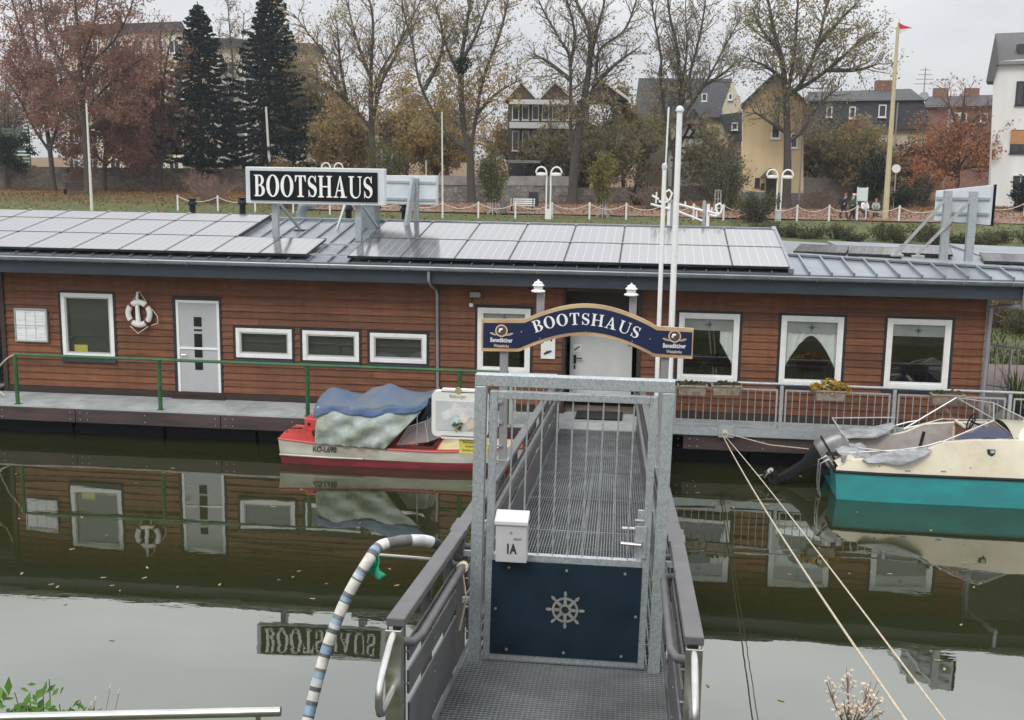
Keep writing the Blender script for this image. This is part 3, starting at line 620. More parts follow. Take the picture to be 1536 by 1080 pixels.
mb.tube([(cx+.3,-.13,2.58),(cx+.42,-.13,2.42),(cx+.42,-.13,2.28),(cx+.27,-.13,2.22)],.012,5); mb.tube([(cx-.2,-.13,2.2),(cx-.03,-.13,2.04),(cx+.2,-.13,2.2)],.012,5); mb.build('grab_rope',m_rope,s)
mb=MB(); mb.tube([(cx-.03,-.09,2.93),(cx-.04,-.10,2.6),(cx-.02,-.11,2.28),(cx-.02,-.11,2.2)],[.02,.045,.055,.05],8); mb.build('throw_line',m_white,s,smooth=True)
# notice case with six sheets
s=root('notice_case',(-13.35,-.03,1.8),'flat wall case holding six printed sheets at the left end of the timber wall','notice case')
mb=MB(); a,b,c,e=-13.71,-12.985,1.785,2.478
mb.box(a,b,-.07,-.03,c,e); mb.build('backboard',P('case_board',(.55,.56,.58),.4),s)
mb=MB(); mb.box(a-.015,a+.012,-.09,-.03,c-.015,e+.015); mb.box(b-.012,b+.015,-.09,-.03,c-.015,e+.015); mb.box(a+.012,b-.012,-.09,-.03,e-.012,e+.02); mb.box(a+.012,b-.012,-.09,-.03,c-.015,c+.012); mb.build('frame',m_alu,s,bevel=.004)
t=NT('menu_sheet'); tcx=t.coords((1,1,42)); nz=t.noise(tcx,1.,1); n2=t.noise(t.coords((60,1,1)),1.,1); t.l(t.mix(t.math('MULTIPLY',t.ramp(nz,[(.5,0.),(.53,1.)],'CONSTANT'),t.ramp(n2,[(.4,.0),(.5,.45)])),(.76,.77,.77),(.25,.25,.27)),t.b.inputs['Base Color']); m_sheet=t.m
for i in range(3):
    for j in range(2): mb=MB(); x=a+.03+i*.225; z=c+.03+j*.325; mb.box(x,x+.205,-.078,-.072,z,z+.295); mb.build('sheet',m_sheet,s)
# wall lamp, entry notice
s=root('wall_lamp',(-3.68,-.05,3.05),'small grey box lamp with a white sensor left of the window beside the entrance','wall lamp')
mb=MB(); mb.box(-3.74,-3.52,-.16,-.03,3.03,3.14); mb.build('lamp_body',m_post,s,bevel=.01); mb=MB(); mb.tube([(-3.7,-.06,3.03),(-3.71,-.05,2.9)],.01,5); mb.build('cable',m_dark,s); mb=MB(); mb.box(-3.76,-3.68,-.09,-.03,2.82,2.9); mb.build('sensor',m_white,s,bevel=.01)
s=root('wall_notice',(-2.1,-.03,1.7),'white upright notice with a blue flag and a dog pictogram left of the entrance','notice')
x0,z0=at(811,538,-.05)[0],at(811,538,-.05)[2]; x1,z1=at(833,505,-.05)[0],at(833,505,-.05)[2]
mb=MB(); mb.box(x0,x1,-.05,-.031,z0,z1+.12); mb.build('board',m_paper,s,bevel=.004); mb=MB(); mb.box(x0+.03,x0+.14,-.053,-.0505,z1-.10,z1-.01); mb.build('flag_mark',m_blue,s)
mb=MB(); mb.tube([(x0+.07,-.052,z0+.10),(x0+.13,-.052,z0+.14),(x0+.22,-.052,z0+.17)],[.02,.03,.018],6); mb.box(x0+.19,x0+.23,-.053,-.0505,z1-.1,z1-.01); mb.build('pictogram',m_ink,s)
# rails
s=root('green_railing',(-8,-1.25,.65),'green painted tube railing along the grey deck edge left of the gangway','railing')
for x in (-13.08,-9.97,-6.86,-3.75,-2.80):
    mb=MB(); mb.tube([(x,-1.25,.65),(x,-1.25,1.68)],.043,10); mb.box(x-.06,x+.06,-1.30,-1.19,.651,.665); mb.build('post',m_green,s)
mb=MB(); mb.tube([(-13.09,-1.25,1.70),(-2.78,-1.25,1.70)],.032,10); mb.build('top_rail',m_green,s)
s=root('rope_barrier',(-14,-1.25,.7),'two pale ropes running from the left end of the green railing to the net fence','rope'); mb=MB()
mb.tube([(-13.1,-1.25,1.70)]+[(-13.1-.25*k,-1.25+.2*k,1.70-.09*k-.02*k*k) for k in range(1,6)],.016,5); mb.tube([(-13.5,-1.0,.76),(-13.9,-.9,.98),(-14.8,-.6,1.4)],.016,5); mb.tube([(-14.0,-.2,2.78),(-14.25,0,2.5),(-14.8,.3,2.3)],.016,5); mb.build('rope',m_rope,s)
s=root('net_fence',(-15,.6,.66),'dark net covering the open corner at the left end of the timber wall','net'); mb=MB()
for k in range(26): x=-16.6+k*.1; mb.tube([(x,.55+.02*math.sin(k),.78),(x+.05*math.sin(k*2.1),.5,1.5),(x+.03,.56,1.98)],.012,4)
for k in range(9): z=.82+k*.14; mb.tube([(-16.6,.53,z),(-15.3,.5,z-.03),(-14.05,.54,z+.02)],.010,4)
mb.build('netting',m_dark,s); mb=MB(); mb.grid(lambda u,v:(-16.6+2.55*u,.6+.04*math.sin(u*30)+.03*math.sin(v*9),.78+1.2*v),40,8); mb.build('tarpaulin',P('black_net_cloth',(.012,.012,.016),.8,bump=.5,bs=20),s)
def galv_rail(x0,x1,y,label):
    s=root('steel_railing',((x0+x1)/2,y,.65),label,'railing')
    n=max(1,round((x1-x0)/2.09)); L=(x1-x0)/n
    for i in range(n+1): x=x0+i*L; mb=MB(); mb.box(x-.032,x+.032,y-.045,y-.01,.66,1.66); mb.build('post',m_galv,s,bevel=.004)
    mb=MB(); mb.tube([(x0-.05,y,1.69),(x1+.05,y,1.69)],.024,10); mb.build('top_rail',m_galv,s)
    for i in range(n):
        a=x0+i*L+.07; b=x0+(i+1)*L-.07; mb=MB(); mb.box(a,b,y-.015,y+.015,1.555,1.585); mb.box(a,b,y-.015,y+.015,.84,.87); mb.box(a,a+.03,y-.015,y+.015,.871,1.554); mb.box(b-.03,b,y-.015,y+.015,.871,1.554)
        m_=max(2,round((b-a)/.143))
        for k in range(1,m_): x=a+(b-a)*k/m_; mb.tube([(x,y,.871),(x,y,1.554)],.009,6)
        mb.build('bar_panel',m_galv,s)
    return s
galv_rail(.40,8.75,-1.37,'galvanised bar railing on the deck edge right of the gangway')
galv_rail(-2.72,-1.86,-1.30,'short galvanised bar railing between the green railing and the gangway')
s=root('steel_railing',(8.5,5,.65),'pale bar railing far back on the brown terrace behind the house corner','railing')
mb=MB(); A=(7.25,4.6); B=(11.,1.6)
for i in range(30): t_=i/29; x=A[0]+(B[0]-A[0])*t_; y=A[1]+(B[1]-A[1])*t_; mb.tube([(x,y,.7),(x,y,1.75)],.012 if i%7 else .03,6)
mb.tube([(*A,1.75),(*B,1.75)],.03,8); mb.tube([(*A,.80),(*B,.80)],.02,8); mb.build('bar_panel',m_signbox,s)
# potted plant on the terrace
s=root('potted_plant',(7.25,.6,.65),'dark plastic pot with spiky grass like plant on the terrace','plant'); mb=MB(); px_,py_=7.30,.3
mb.lathe((px_,py_,.652),[(.17,0),(.25,.42),(.27,.42),(.27,.46),(.22,.46)],16); mb.build('pot',m_dark,s,smooth=True); mb=MB(); rng=random.Random(8)
for k in range(60):
    a_=rng.uniform(0,2*PI); o_=rng.uniform(.1,.55); hgt=rng.uniform(.4,.95); p0=Vector((px_+.1*math.cos(a_),py_+.1*math.sin(a_),1.1)); d=Vector((math.cos(a_),math.sin(a_),0)); sd_=Vector((-d.y,d.x,0))*.012
    p1=p0+d*o_*.5+Vector((0,0,hgt*.7)); p2=p0+d*o_+Vector((0,0,hgt)); mb.quad(p0-sd_,p0+sd_,p1+sd_,p1-sd_); mb.quad(p1-sd_,p1+sd_,p2)
mb.build('leaf_blade',leafmat('yucca_leaf',[(0,(.03,.05,.015)),(.6,(.07,.10,.03)),(1,(.25,.22,.08))]),s)
s=root('deck_box',(7,.9,.65),'pale rounded planter bowl on the terrace beside the house corner','planter'); mb=MB(); mb.lathe((6.95,2.6,.652),[(.30,0),(.42,.1),(.42,.16),(.30,.17)],14); mb.build('bowl',P('pale_stone',(.45,.38,.26),.8),s,smooth=True)
# flower troughs
m_fl=leafmat('sparse_herb',[(0,(.03,.05,.015)),(.5,(.07,.09,.03)),(1,(.17,.12,.06))]); m_flower=leafmat('yellow_red_flowers',[(0,(.05,.08,.02)),(.3,(.10,.12,.03)),(.45,(.62,.42,.06)),(.7,(.65,.40,.10)),(.85,(.35,.03,.04)),(1,(.30,.02,.04))])
for k,(u0,u1,v0,v1,lab,den,mt) in enumerate(((1016,1061,573,590,'weathered flower trough nearly bare of plants hanging nearest the gangway on the railing',45,m_fl),(1067,1112,573,590,'weathered trough with low green herb hanging right beside the one nearest the gangway',70,m_fl),(1221,1269,581,598,'flower trough full of yellow and dark red blooms on the railing',260,m_flower),(1396,1446,589,604,'stained empty looking trough on the railing under the right window',25,m_fl))):
    y=-1.52; a=at(u0,v1,y); b=at(u1,v0,y); x0,x1=a[0],b[0]; z0=a[2]-.02; z1=z0+.20
    s=root('flower_trough',((x0+x1)/2,y,z0),lab,'flower trough','flower troughs hanging on the steel railing')
    mb=MB(); mb.hexa([(x0+.04,y-.07,z0),(x1-.04,y-.07,z0),(x1-.04,y+.08,z0),(x0+.04,y+.08,z0)],[(x0,y-.11,z1),(x1,y-.11,z1),(x1,y+.11,z1),(x0,y+.11,z1)]); mb.box(x0-.01,x1+.01,y-.12,y+.12,z1-.03,z1+.004); mb.build('trough',m_terra,s,bevel=.008)
    mb=MB(); mb.box(x0+.02,x1-.02,y-.09,y+.09,z1+.004,z1+.012); mb.build('soil',m_soil,s)
    mb=MB(); rng=random.Random(k)
    for i in range(den):
        sc=rng.uniform(.02,.05); hx=(rng.random()-.5)*(x1-x0)*(1.25 if k==2 else .9); c=Vector(((x0+x1)/2+hx,y+rng.uniform(-.12,.1),z1+rng.uniform(-.06 if k==2 else 0,.22 if k==2 else .07)*(1-abs(hx)/(x1-x0)))); n=Vector((rng.uniform(-1,1),rng.uniform(-1,1),rng.uniform(-1,1))).normalized(); a_=n.orthogonal().normalized()*sc; b_=n.cross(a_)
        mb.quad(c-a_,c-b_,c+a_,c+b_)
    mb.build('flowers' if k==2 else 'herb',mt,s)
    mb=MB()
    for x in (x0+.08,x1-.08): mb.bar((x,y+.10,z1-.02),(x,-1.345,z1+.02),.02,.01)
    mb.build('hanger',m_alu,s)
# ------------------------------------------------------------------ gangway
def GC(y): return -.57-.03*(y+15.73) if y>-15.73 else -.57-.018*(y+15.73)
def GZ(y): return 2.26-.112*(y+15.73)
def G(y,l,h): return (GC(y)+l,y,GZ(y)+h)
YN,YF,YG=-18.0,-1.30,-15.73
gw=root('gangway',(GC(YN),YN,GZ(YN)),'long sloping grey steel gangway with rails leading from the bank to the entrance','gangway')
def gbar(mb,y0,y1,l,h,w_,ht):
    cuts=[y0]+[c for c in (YG,) if y0<c<y1]+[y1]
    for a,b in zip(cuts,cuts[1:]): mb.hexa([G(a,l-w_/2,h),G(a,l+w_/2,h),G(b,l+w_/2,h),G(b,l-w_/2,h)],[G(a,l-w_/2,h+ht),G(a,l+w_/2,h+ht),G(b,l+w_/2,h+ht),G(b,l-w_/2,h+ht)])
mb=MB(); HW=.735
n=44
for i in range(n+1): gbar(mb,YN-1.2,YG+.10,-HW+2*HW*i/n,-.030,.0045,.026)
y=YN-1.2
while y<YG+.1: mb.hexa([G(y,-HW,-.022),G(y,HW,-.022),G(y+.010,HW,-.022),G(y+.010,-HW,-.022)],[G(y,-HW,0),G(y,HW,0),G(y+.010,HW,0),G(y+.010,-HW,0)]); y+=.040
mb.build('near_grating',m_grate,gw)
mb=MB()
for i in range(50): gbar(mb,YG+.12,YF,-HW+2*HW*i/49,-.028,.008,.026)
y=YG+.14
while y<YF: mb.hexa([G(y,-HW,-.024),G(y,HW,-.024),G(y+.006,HW,-.024),G(y+.006,-HW,-.024)],[G(y,-HW,-.003),G(y,HW,-.003),G(y+.006,HW,-.003),G(y+.006,-HW,-.003)]); y+=.11
mb.build('far_grating',m_grate,gw)
mb=MB(); y=YG+.6
while y<YF: mb.hexa([G(y,-HW,-.03),G(y,HW,-.03),G(y+.03,HW,-.03),G(y+.03,-HW,-.03)],[G(y,-HW,.003),G(y,HW,.003),G(y+.03,HW,.003),G(y+.03,-HW,.003)]); y+=2.05
gbar(mb,YG+.12,YF,.03,-.03,.008,.0325); mb.build('grating_joint',m_grate,gw)
mb=MB()
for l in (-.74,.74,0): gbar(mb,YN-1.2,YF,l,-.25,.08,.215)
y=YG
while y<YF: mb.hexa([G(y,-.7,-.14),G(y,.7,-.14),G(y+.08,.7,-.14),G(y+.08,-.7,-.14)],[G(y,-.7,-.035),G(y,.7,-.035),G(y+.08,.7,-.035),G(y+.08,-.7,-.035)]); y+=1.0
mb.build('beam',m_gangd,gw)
mb=MB(); gbar(mb,YN-1.2,YF,0,-.27,1.46,.01); mb.build('dark_gap_sheet',m_hull,gw)  # black sheet added below the gratings so their gaps show dark
for sd_ in (-1,1):
    l=.81*sd_
    mb=MB(); gbar(mb,YN+.12,YF+.1,l,.895,.105,.052); mb.build('cap_rail',m_gang,gw,bevel=.008)
    mb=MB()
    for yj in (-15.45,-15.25): mb.box(GC(yj)+l-.062,GC(yj)+l+.062,yj-.085,yj+.085,GZ(yj)+.945,GZ(yj)+.957)
    mb.build('joint_plate',m_gang,gw,bevel=.003)
    for ya,yb in ((YN+.15,-15.95),(-15.45,YF)):
        mb=MB(); lh=.70*sd_
        pts=[G(ya+.02,.78*sd_,.80),G(ya+.05,.73*sd_,.79),G(ya+.16,lh,.80)]+[G(ya+.16+(yb-.16-ya-.16)*k/6,lh,.80) for k in range(1,7)]+[G(yb-.04,.73*sd_,.79),G(yb,.78*sd_,.78)]
        mb.tube(pts,.026,10); mb.build('handrail',m_gang,gw,smooth=True)
        for h0,h1 in ((.02,.40),(.46,.60),(.66,.78)):
            mb=MB(); y0=ya+(.12 if h0<.1 else .10)
            gbar(mb,y0,yb,.765*sd_,h0,.014,h1-h0); mb.build('side_board',m_gang,gw,bevel=.003)
        npost=2 if ya<-16 else 9
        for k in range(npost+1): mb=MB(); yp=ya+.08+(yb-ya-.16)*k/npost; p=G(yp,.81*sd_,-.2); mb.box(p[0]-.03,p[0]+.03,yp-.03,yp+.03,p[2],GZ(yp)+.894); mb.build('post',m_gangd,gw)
        mb=MB()
        for k in range(npost+1):
            yp=ya+.08+(yb-ya-.16)*k/npost
            for h in (.1,.3,.53,.72): p=G(yp,.752*sd_,h); q_=G(yp,.812*sd_,h); mb.tube([p,q_],.007,6)
        mb.build('bolt',m_post,gw)
    mb=MB(); p=G(YN+.10,l,-.25); mb.box(p[0]-.045,p[0]+.045,YN+.06,YN+.075,p[2],GZ(YN)+.885); mb.box(p[0]-.045,p[0]-.038,YN+.075,YN+.13,p[2],GZ(YN)+.885); mb.box(p[0]+.038,p[0]+.045,YN+.075,YN+.13,p[2],GZ(YN)+.885); mb.build('end_post',m_inox,gw,bevel=.004)
    mb=MB(); x=p[0]; z=GZ(YN)
    mb.tube([(x,YN+.07,z+.86),(x,YN-.02,z+.84),(x,YN-.20,z+.755),(x,YN-.255,z+.715),(x,YN-.28,z+.66),(x,YN-.28,z+.61),(x,YN-.255,z+.56),(x,YN-.20,z+.535),(x,YN+.07,z+.545)],.021,12); mb.build('end_loop',m_inox,gw,smooth=True)
mb=MB()
for (yy,l) in ((-16.1,-.70),(-14.6,-.70)):
    for k in range(3): c=G(yy+.02*k,l,.80); mb.tube([(c[0]+.032*math.cos(a_*PI/6),c[1]+.01*math.sin(a_),c[2]+.032*math.sin(a_*PI/6)) for a_ in range(12)],.010,5,closed=True)
c=G(-16.08,-.70,.77); mb.tube([c,(c[0]+.03,c[1],c[2]-.2),(c[0]-.02,c[1]+.02,c[2]-.45)],.008,5)
o=mb.build('rope_tie',m_rope,None); tag(o,'short brown rope lashed round the left gangway handrail','rope')
# ------------------------------------------------------------------ gate
def T_(x,y,z): return (-.565+x+.016*(z-2.26),y,z)
gt=root('gate',(-.565,YG,2.24),'galvanised gate with thin bars above a navy panel bearing a ship wheel across the gangway','gate')
def gb(mb,x0,x1,z0,z1,y0,y1):
    mb.hexa([T_(x0,y0,z0),T_(x1,y0,z0),T_(x1,y1,z0),T_(x0,y1,z0)],[T_(x0,y0,z1),T_(x1,y0,z1),T_(x1,y1,z1),T_(x0,y1,z1)])
for x in (-.66,.66): mb=MB(); gb(mb,x-.042,x+.042,2.2,4.335,YG-.045,YG+.045); mb.build('post',m_galv,gt,bevel=.005)
mb=MB(); gb(mb,-.702,.702,4.336,4.42,YG-.045,YG+.045); mb.build('lintel',m_galv,gt,bevel=.005)
mb=MB()
for z in (2.7,3.06): gb(mb,-.76,-.703,z,z+.04,YG-.015,YG+.015); gb(mb,.703,.76,z,z+.04,YG-.015,YG+.015)
mb.build('bracket',m_galv,gt)
gl_=gt
mb=MB(); y0,y1=YG-.025,YG+.025
gb(mb,-.595,-.54,2.28,4.30,y0,y1); gb(mb,.535,.59,2.28,4.30,y0,y1); gb(mb,-.54,.535,4.245,4.30,y0,y1); gb(mb,-.54,.535,3.045,3.10,y0,y1); gb(mb,-.54,.535,2.28,2.335,y0,y1); lfr=mb.build('leaf_frame',m_galv,gl_,bevel=.004)
for k in range(9): x=-.54+1.075*(k+1)/10; mb=MB(); mb.tube([T_(x,YG,3.10),T_(x,YG,4.245)],.0065,6); mb.build('bar',m_galv,lfr)
mb=MB(); gb(mb,-.545,.54,2.33,3.05,YG-.034,YG-.026); pn=mb.build('panel',m_navy,gl_)
mb=MB(); c=T_(0,YG-.036,2.70); V=Vector
def ringm(mb,r0,r1,y,th,n=40):
    for i in range(n):
        a,b=2*PI*i/n,2*PI*(i+1)/n; f=lambda r,t_,yy:(c[0]+r*math.cos(t_),yy,c[2]+r*math.sin(t_))
        mb.hexa([f(r0,a,y),f(r1,a,y),f(r1,b,y),f(r0,b,y)][::-1],[f(r0,a,y-th),f(r1,a,y-th),f(r1,b,y-th),f(r0,b,y-th)][::-1])
ringm(mb,.080,.096,YG-.035,.004); ringm(mb,.028,.044,YG-.035,.004); ringm(mb,.108,.108,YG-.035,.004,3) if False else None
for k in range(8):
    a=k*PI/4; d=V((math.cos(a),0,math.sin(a))); e=V((-d.z,0,d.x)); o_=V((c[0],YG-.035,c[2]))
    for r0,r1,w0,w1 in ((.046,.078,.012,.010),(.098,.112,.008,.007),(.112,.135,.012,.009),(.135,.142,.006,.004)):
        mb.hexa([o_+d*r0-e*w0,o_+d*r1-e*w1,o_+d*r1+e*w1,o_+d*r0+e*w0],[o_+d*r0-e*w0+V((0,-.004,0)),o_+d*r1-e*w1+V((0,-.004,0)),o_+d*r1+e*w1+V((0,-.004,0)),o_+d*r0+e*w0+V((0,-.004,0))])
mb.build('ship_wheel',P('wheel_grey',(.25,.25,.22),.5,var=.2,vs=20),pn)
mb=MB()
for x,z in ((-.42,3.0),(0,3.0),(.42,3.0),(-.42,2.37),(0,2.37),(.42,2.37),(-.51,2.68),(.51,2.68)): mb.tube([T_(x,YG-.034,z),T_(x,YG-.039,z)],.010,8)
mb.build('screw',m_alu,pn)
mb=MB(); gb(mb,.475,.56,3.12,3.36,YG-.04,YG-.026); gb(mb,.49,.60,3.13,3.46,YG+.026,YG+.045); lk=mb.build('lock_plate',m_galv,gl_,bevel=.003)
mb=MB(); mb.tube([T_(.52,YG-.04,3.24),T_(.52,YG-.09,3.24),T_(.38,YG-.09,3.245)],.013,8); mb.tube([T_(.52,YG+.04,3.30),T_(.52,YG+.09,3.30),T_(.38,YG+.09,3.30)],.012,8); mb.tube([T_(.53,YG-.03,3.40),T_(.47,YG-.06,3.41)],.012,6); mb.build('handle',m_inox,lk,smooth=True)
mbx=root('mailbox',(-.95,YG-.1,3.09),'light grey letterbox marked with a house number hanging on the gate bars','mailbox')
a=T_(-.51,0,3.2)[0]; b=a+.225
mb=MB(); mb.box(a,b,YG-.14,YG-.03,3.075,3.375); bd=mb.build('box',P('letterbox_enamel',(.50,.50,.50),.4,.1,var=.07),mbx,bevel=.006)
mb=MB(); mb.hexa([(a-.008,YG-.155,3.355),(b+.008,YG-.155,3.355),(b+.008,YG-.028,3.377),(a-.008,YG-.028,3.377)],[(a-.008,YG-.155,3.385),(b+.008,YG-.155,3.385),(b+.008,YG-.028,3.435),(a-.008,YG-.028,3.435)]); mb.build('lid',P('letterbox_lid',(.62,.62,.62),.35,.1,var=.05),mbx,bevel=.005)
mb=MB(); put(mb,textvf('1A',.10,.0015,0,.0035),a+.112,YG-.1425,3.175,.66); mb.build('house_number',m_ink,bd)
mb=MB(); mb.tube([(a+.11,YG-.14,3.30),(a+.11,YG-.146,3.30)],.010,10); mb.box(a+.13,a+.185,YG-.1425,YG-.14,3.245,3.262); mb.build('lock',m_alu,bd)
# ------------------------------------------------------------------ arch sign
YS=-12.; ar=root('arch_sign',(-.67,YS,2.75),'navy arched sign with gold border and white lettering over the gangway on two posts','sign')
XA,XB=-1.742,.411; top=[];bot=[]
tilt=lambda x:-.012*(x-XA)
tp=[(-1.742,4.28),(-1.348,4.29)]; cxs=-.66
for i in range(25):
    u=-1+2*i/24; x=-.655+.70*u; z=4.268+.20*(math.cos(u*PI/2*1.02)**.92); tp.append((x,z+.0))
tp+=[(.042,4.258),(.411,4.250)]
bt=[(-1.744,3.945),(-1.352,3.952)]
for i in range(25):
    u=-1+2*i/24; x=-.665+.69*u; z=3.955+.19*(math.cos(u*PI/2*1.02)**.92); bt.append((x,z))
bt+=[(.0,3.945),(.413,3.938)]
tp=[p for i,p in enumerate(tp) if i==0 or p[0]>tp[i-1][0]+1e-4]; bt=[p for i,p in enumerate(bt) if i==0 or p[0]>bt[i-1][0]+1e-4]
XS=[XA+(XB-XA)*i/60 for i in range(61)]
tz=lambda x:float(np.interp(x,[p[0] for p in tp],[p[1] for p in tp])); bz=lambda x:float(np.interp(x,[p[0] for p in bt],[p[1] for p in bt]))
def band(mb,ft,fb,y0,y1,xs_):
    for a,b in zip(xs_,xs_[1:]): mb.hexa([(a,y0,fb(a)),(b,y0,fb(b)),(b,y1,fb(b)),(a,y1,fb(a))],[(a,y0,ft(a)),(b,y0,ft(b)),(b,y1,ft(b)),(a,y1,ft(a))])
mb=MB(); band(mb,tz,bz,YS-.015,YS+.01,XS); mb.build('border_plate',m_gold,ar)
mb=MB(); XI=[XA+.018+(XB-XA-.03)*i/60 for i in range(61)]; band(mb,lambda x:tz(x)-.040,lambda x:bz(x)+.036,YS-.021,YS-.0155,XI); fc=mb.build('sign_face',m_signnavy,ar)
mb=MB(); hh=.122; ws=[serif(c)[1] for c in 'BOOTSHAUS']; gap=.020; sxx=1.12; tot=sum(ws)*hh*sxx+gap*8; s0=-tot/2
cxm=-.668; Rr=1.30; zc=4.312-Rr
for c_,w_ in zip('BOOTSHAUS',ws):
    wd=w_*hh*sxx; th=(s0+wd/2)/Rr; vf,_=serif_vf(c_,hh,sxx,.003); put(mb,vf,cxm+Rr*math.sin(th),YS-.0215,zc+Rr*math.cos(th)-.03*math.sin(th)*Rr,1,-th*1.0-.02); s0+=wd+gap
mb.build('lettering',m_letter,fc)
for xc in (-1.535,.225):
    mb=MB(); c=(xc,0,4.165); ringm(mb,.052,.064,YS-.0215,.002,24); 
    for sd_ in(-1,1):
        for k in range(3): mb.hexa([(xc+sd_*(.05+.018*k),YS-.0215,4.115+.006*k),(xc+sd_*(.10+.01*k),YS-.0215,4.120+.008*k),(xc+sd_*(.10+.01*k),YS-.0215,4.128+.008*k),(xc+sd_*(.05+.018*k),YS-.0215,4.128+.008*k)],[(xc+sd_*(.05+.018*k),YS-.023,4.115+.006*k),(xc+sd_*(.10+.01*k),YS-.023,4.120+.008*k),(xc+sd_*(.10+.01*k),YS-.023,4.128+.008*k),(xc+sd_*(.05+.018*k),YS-.023,4.128+.008*k)])
    put(mb,textvf('Weissbräu',.042,.001,0,.0008),xc,YS-.0222,4.006,.85); mb.build('emblem',P('emblem_gold',(.62,.50,.33),.5,var=.1),fc)
    mb=MB(); mb.tube([(xc,YS-.0215,4.165),(xc,YS-.0225,4.165)],.050,20); mb.build('emblem_disc',P('emblem_brown',(.10,.06,.05),.5,var=.5,vs=40),fc)
    mb=MB(); mb.hexa([(xc-.022,YS-.0228,4.135),(xc+.022,YS-.0228,4.135),(xc+.03,YS-.0228,4.16),(xc-.03,YS-.0228,4.15)],[(xc-.022,YS-.024,4.18),(xc+.012,YS-.024,4.19),(xc+.03,YS-.024,4.16),(xc-.03,YS-.024,4.15)]) if False else mb.tube([(xc-.022,YS-.0235,4.15),(xc-.012,YS-.0235,4.178),(xc+.012,YS-.0235,4.182)],[.012,.016,.010],6); put(mb,textvf('Benediktiner',.064,.001,.0,.0010),xc,YS-.0222,4.066,.70); mb.build('brand_lettering',m_letter,fc)
mb=MB()
for x,z in ((-1.33,4.16),(-1.14,4.10),(-.67,4.18),(-.2,4.10),(-.02,4.13)): mb.tube([(x,YS-.021,z),(x,YS-.025,z)],.007,8)
mb.build('rivet',m_alu,fc)
for xt,xb in ((-1.515,-1.515),(.145,.122)):
    mb=MB(); zb=GZ(YS)+.947; mb.hexa([(xb-.04,YS+.02,zb),(xb+.04,YS+.02,zb),(xb+.04,YS+.10,zb),(xb-.04,YS+.10,zb)],[(xt-.04,YS+.02,4.25),(xt+.04,YS+.02,4.25),(xt+.04,YS+.10,4.25),(xt-.04,YS+.10,4.25)]); mb.box(xb-.07,xb+.07,YS-.01,YS+.13,zb-.012,zb+.006); mb.build('post',m_post,ar,bevel=.004)
mb=MB(); mb.box(-1.50,.14,YS+.012,YS+.03,4.17,4.225); mb.build('crossbar',m_post,ar)
for x,z,lab in ((-1.150,4.67,'white tiered lantern on a short grey post at the left of the arched sign'),(-.205,4.66,'white tiered lantern on a short grey post at the right of the arched sign')):
    s=root('lantern',(x,YS+.1,4.1),lab,'lantern','lanterns rising behind the arched sign'); mb=MB(); mb.box(x-.038,x+.038,YS+.07,YS+.14,4.03,z-.10); mb.build('post',m_post,s,bevel=.004)
    mb=MB(); c_=(x-.02,YS+.04,z-.105); mb.lathe(c_,[(.062,0),(.073,.006),(.073,.015),(.048,.028)],6); mb.lathe(c_,[(.062,.066),(.062,.072),(.040,.092),(.045,.097),(.034,.108),(.012,.114),(.009,.130)],6); mb.build('hood',m_white,s)
    mb=MB(); mb.lathe(c_,[(.043,.028),(.049,.066)],6); mb.build('lantern_glass',m_lampglass,s)
    mb=MB(); mb.bar((x,YS+.10,z-.07),(x-.02,YS+.05,z-.10),.02,.02); mb.build('arm',m_white,s)
# display case and yellow notice on the gangway side
YC=-12.05
s=root('menu_case',(-1.95,YC,3.0),'white round cornered display case with loose papers fixed beside the gangway','display case')
x0,x1,z0,z1=-2.245,-1.655,3.045,3.525
def rrect(x0,x1,z0,z1,r,bul=0.,n=6):
    o=[]
    for cx_,cz_,a0 in ((x1-r,z1-r,0),(x0+r,z1-r,90),(x0+r,z0+r,180),(x1-r,z0+r,270)):
        for k in range(n+1): t_=rad(a0+90*k/n); o.append((cx_+r*math.cos(t_),cz_+r*math.sin(t_)))
    return [(x,z+(bul*(1-((x-(x0+x1)/2)/((x1-x0)/2))**2))*(1 if z>(z0+z1)/2 else -1)) for x,z in o]
mb=MB(); mb.prism([(x,YC-.05,z) for x,z in rrect(x0,x1,z0,z1,.06,.0)][::-1],(0,.09,0)); mb.prism([(x,YC-.05,z) for x,z in rrect(x0+.1,x1-.1,z1-.01,z1+.022,.01)][::-1],(0,.08,0)); mb.prism([(x,YC-.05,z) for x,z in rrect(x0+.1,x1-.1,z0-.022,z0+.01,.01)][::-1],(0,.08,0)); mb.build('case_body',P('case_white',(.74,.74,.70),.4,var=.05),s)
mb=MB(); mb.box(x0+.045,x1-.045,YC-.056,YC-.051,z0+.07,z1-.10); mb.build('backboard',P('case_grey',(.52,.54,.54),.5,var=.08),s)
rng=random.Random(3)
for k,(dx,dz,sz,an) in enumerate(((-.12,.02,.13,.5),(-.02,.07,.14,-.5),(.06,0.0,.12,.9),(.12,.05,.13,-.3),(-.05,-.05,.10,1.2),(.13,-.08,.12,.3))):
    c_=Vector(((x0+x1)/2+dx,YC-.0575-.0012*k,(z0+z1)/2+dz-.02)); a_=Vector((math.cos(an),0,math.sin(an)))*sz/2; b_=Vector((-math.sin(an),0,math.cos(an)))*sz*.36
    mb=MB(); mb.prism([c_-a_-b_,c_+a_-b_,c_+a_+b_,c_-a_+b_],(0,-.001,0)); mb.build('paper',P('loose_paper_%d'%k,[(.62,.66,.66),(.66,.64,.60),(.68,.66,.60),(.58,.56,.58),(.50,.62,.62),(.62,.50,.36)][k],.7,var=.12,vs=18),s)
mb=MB(); 
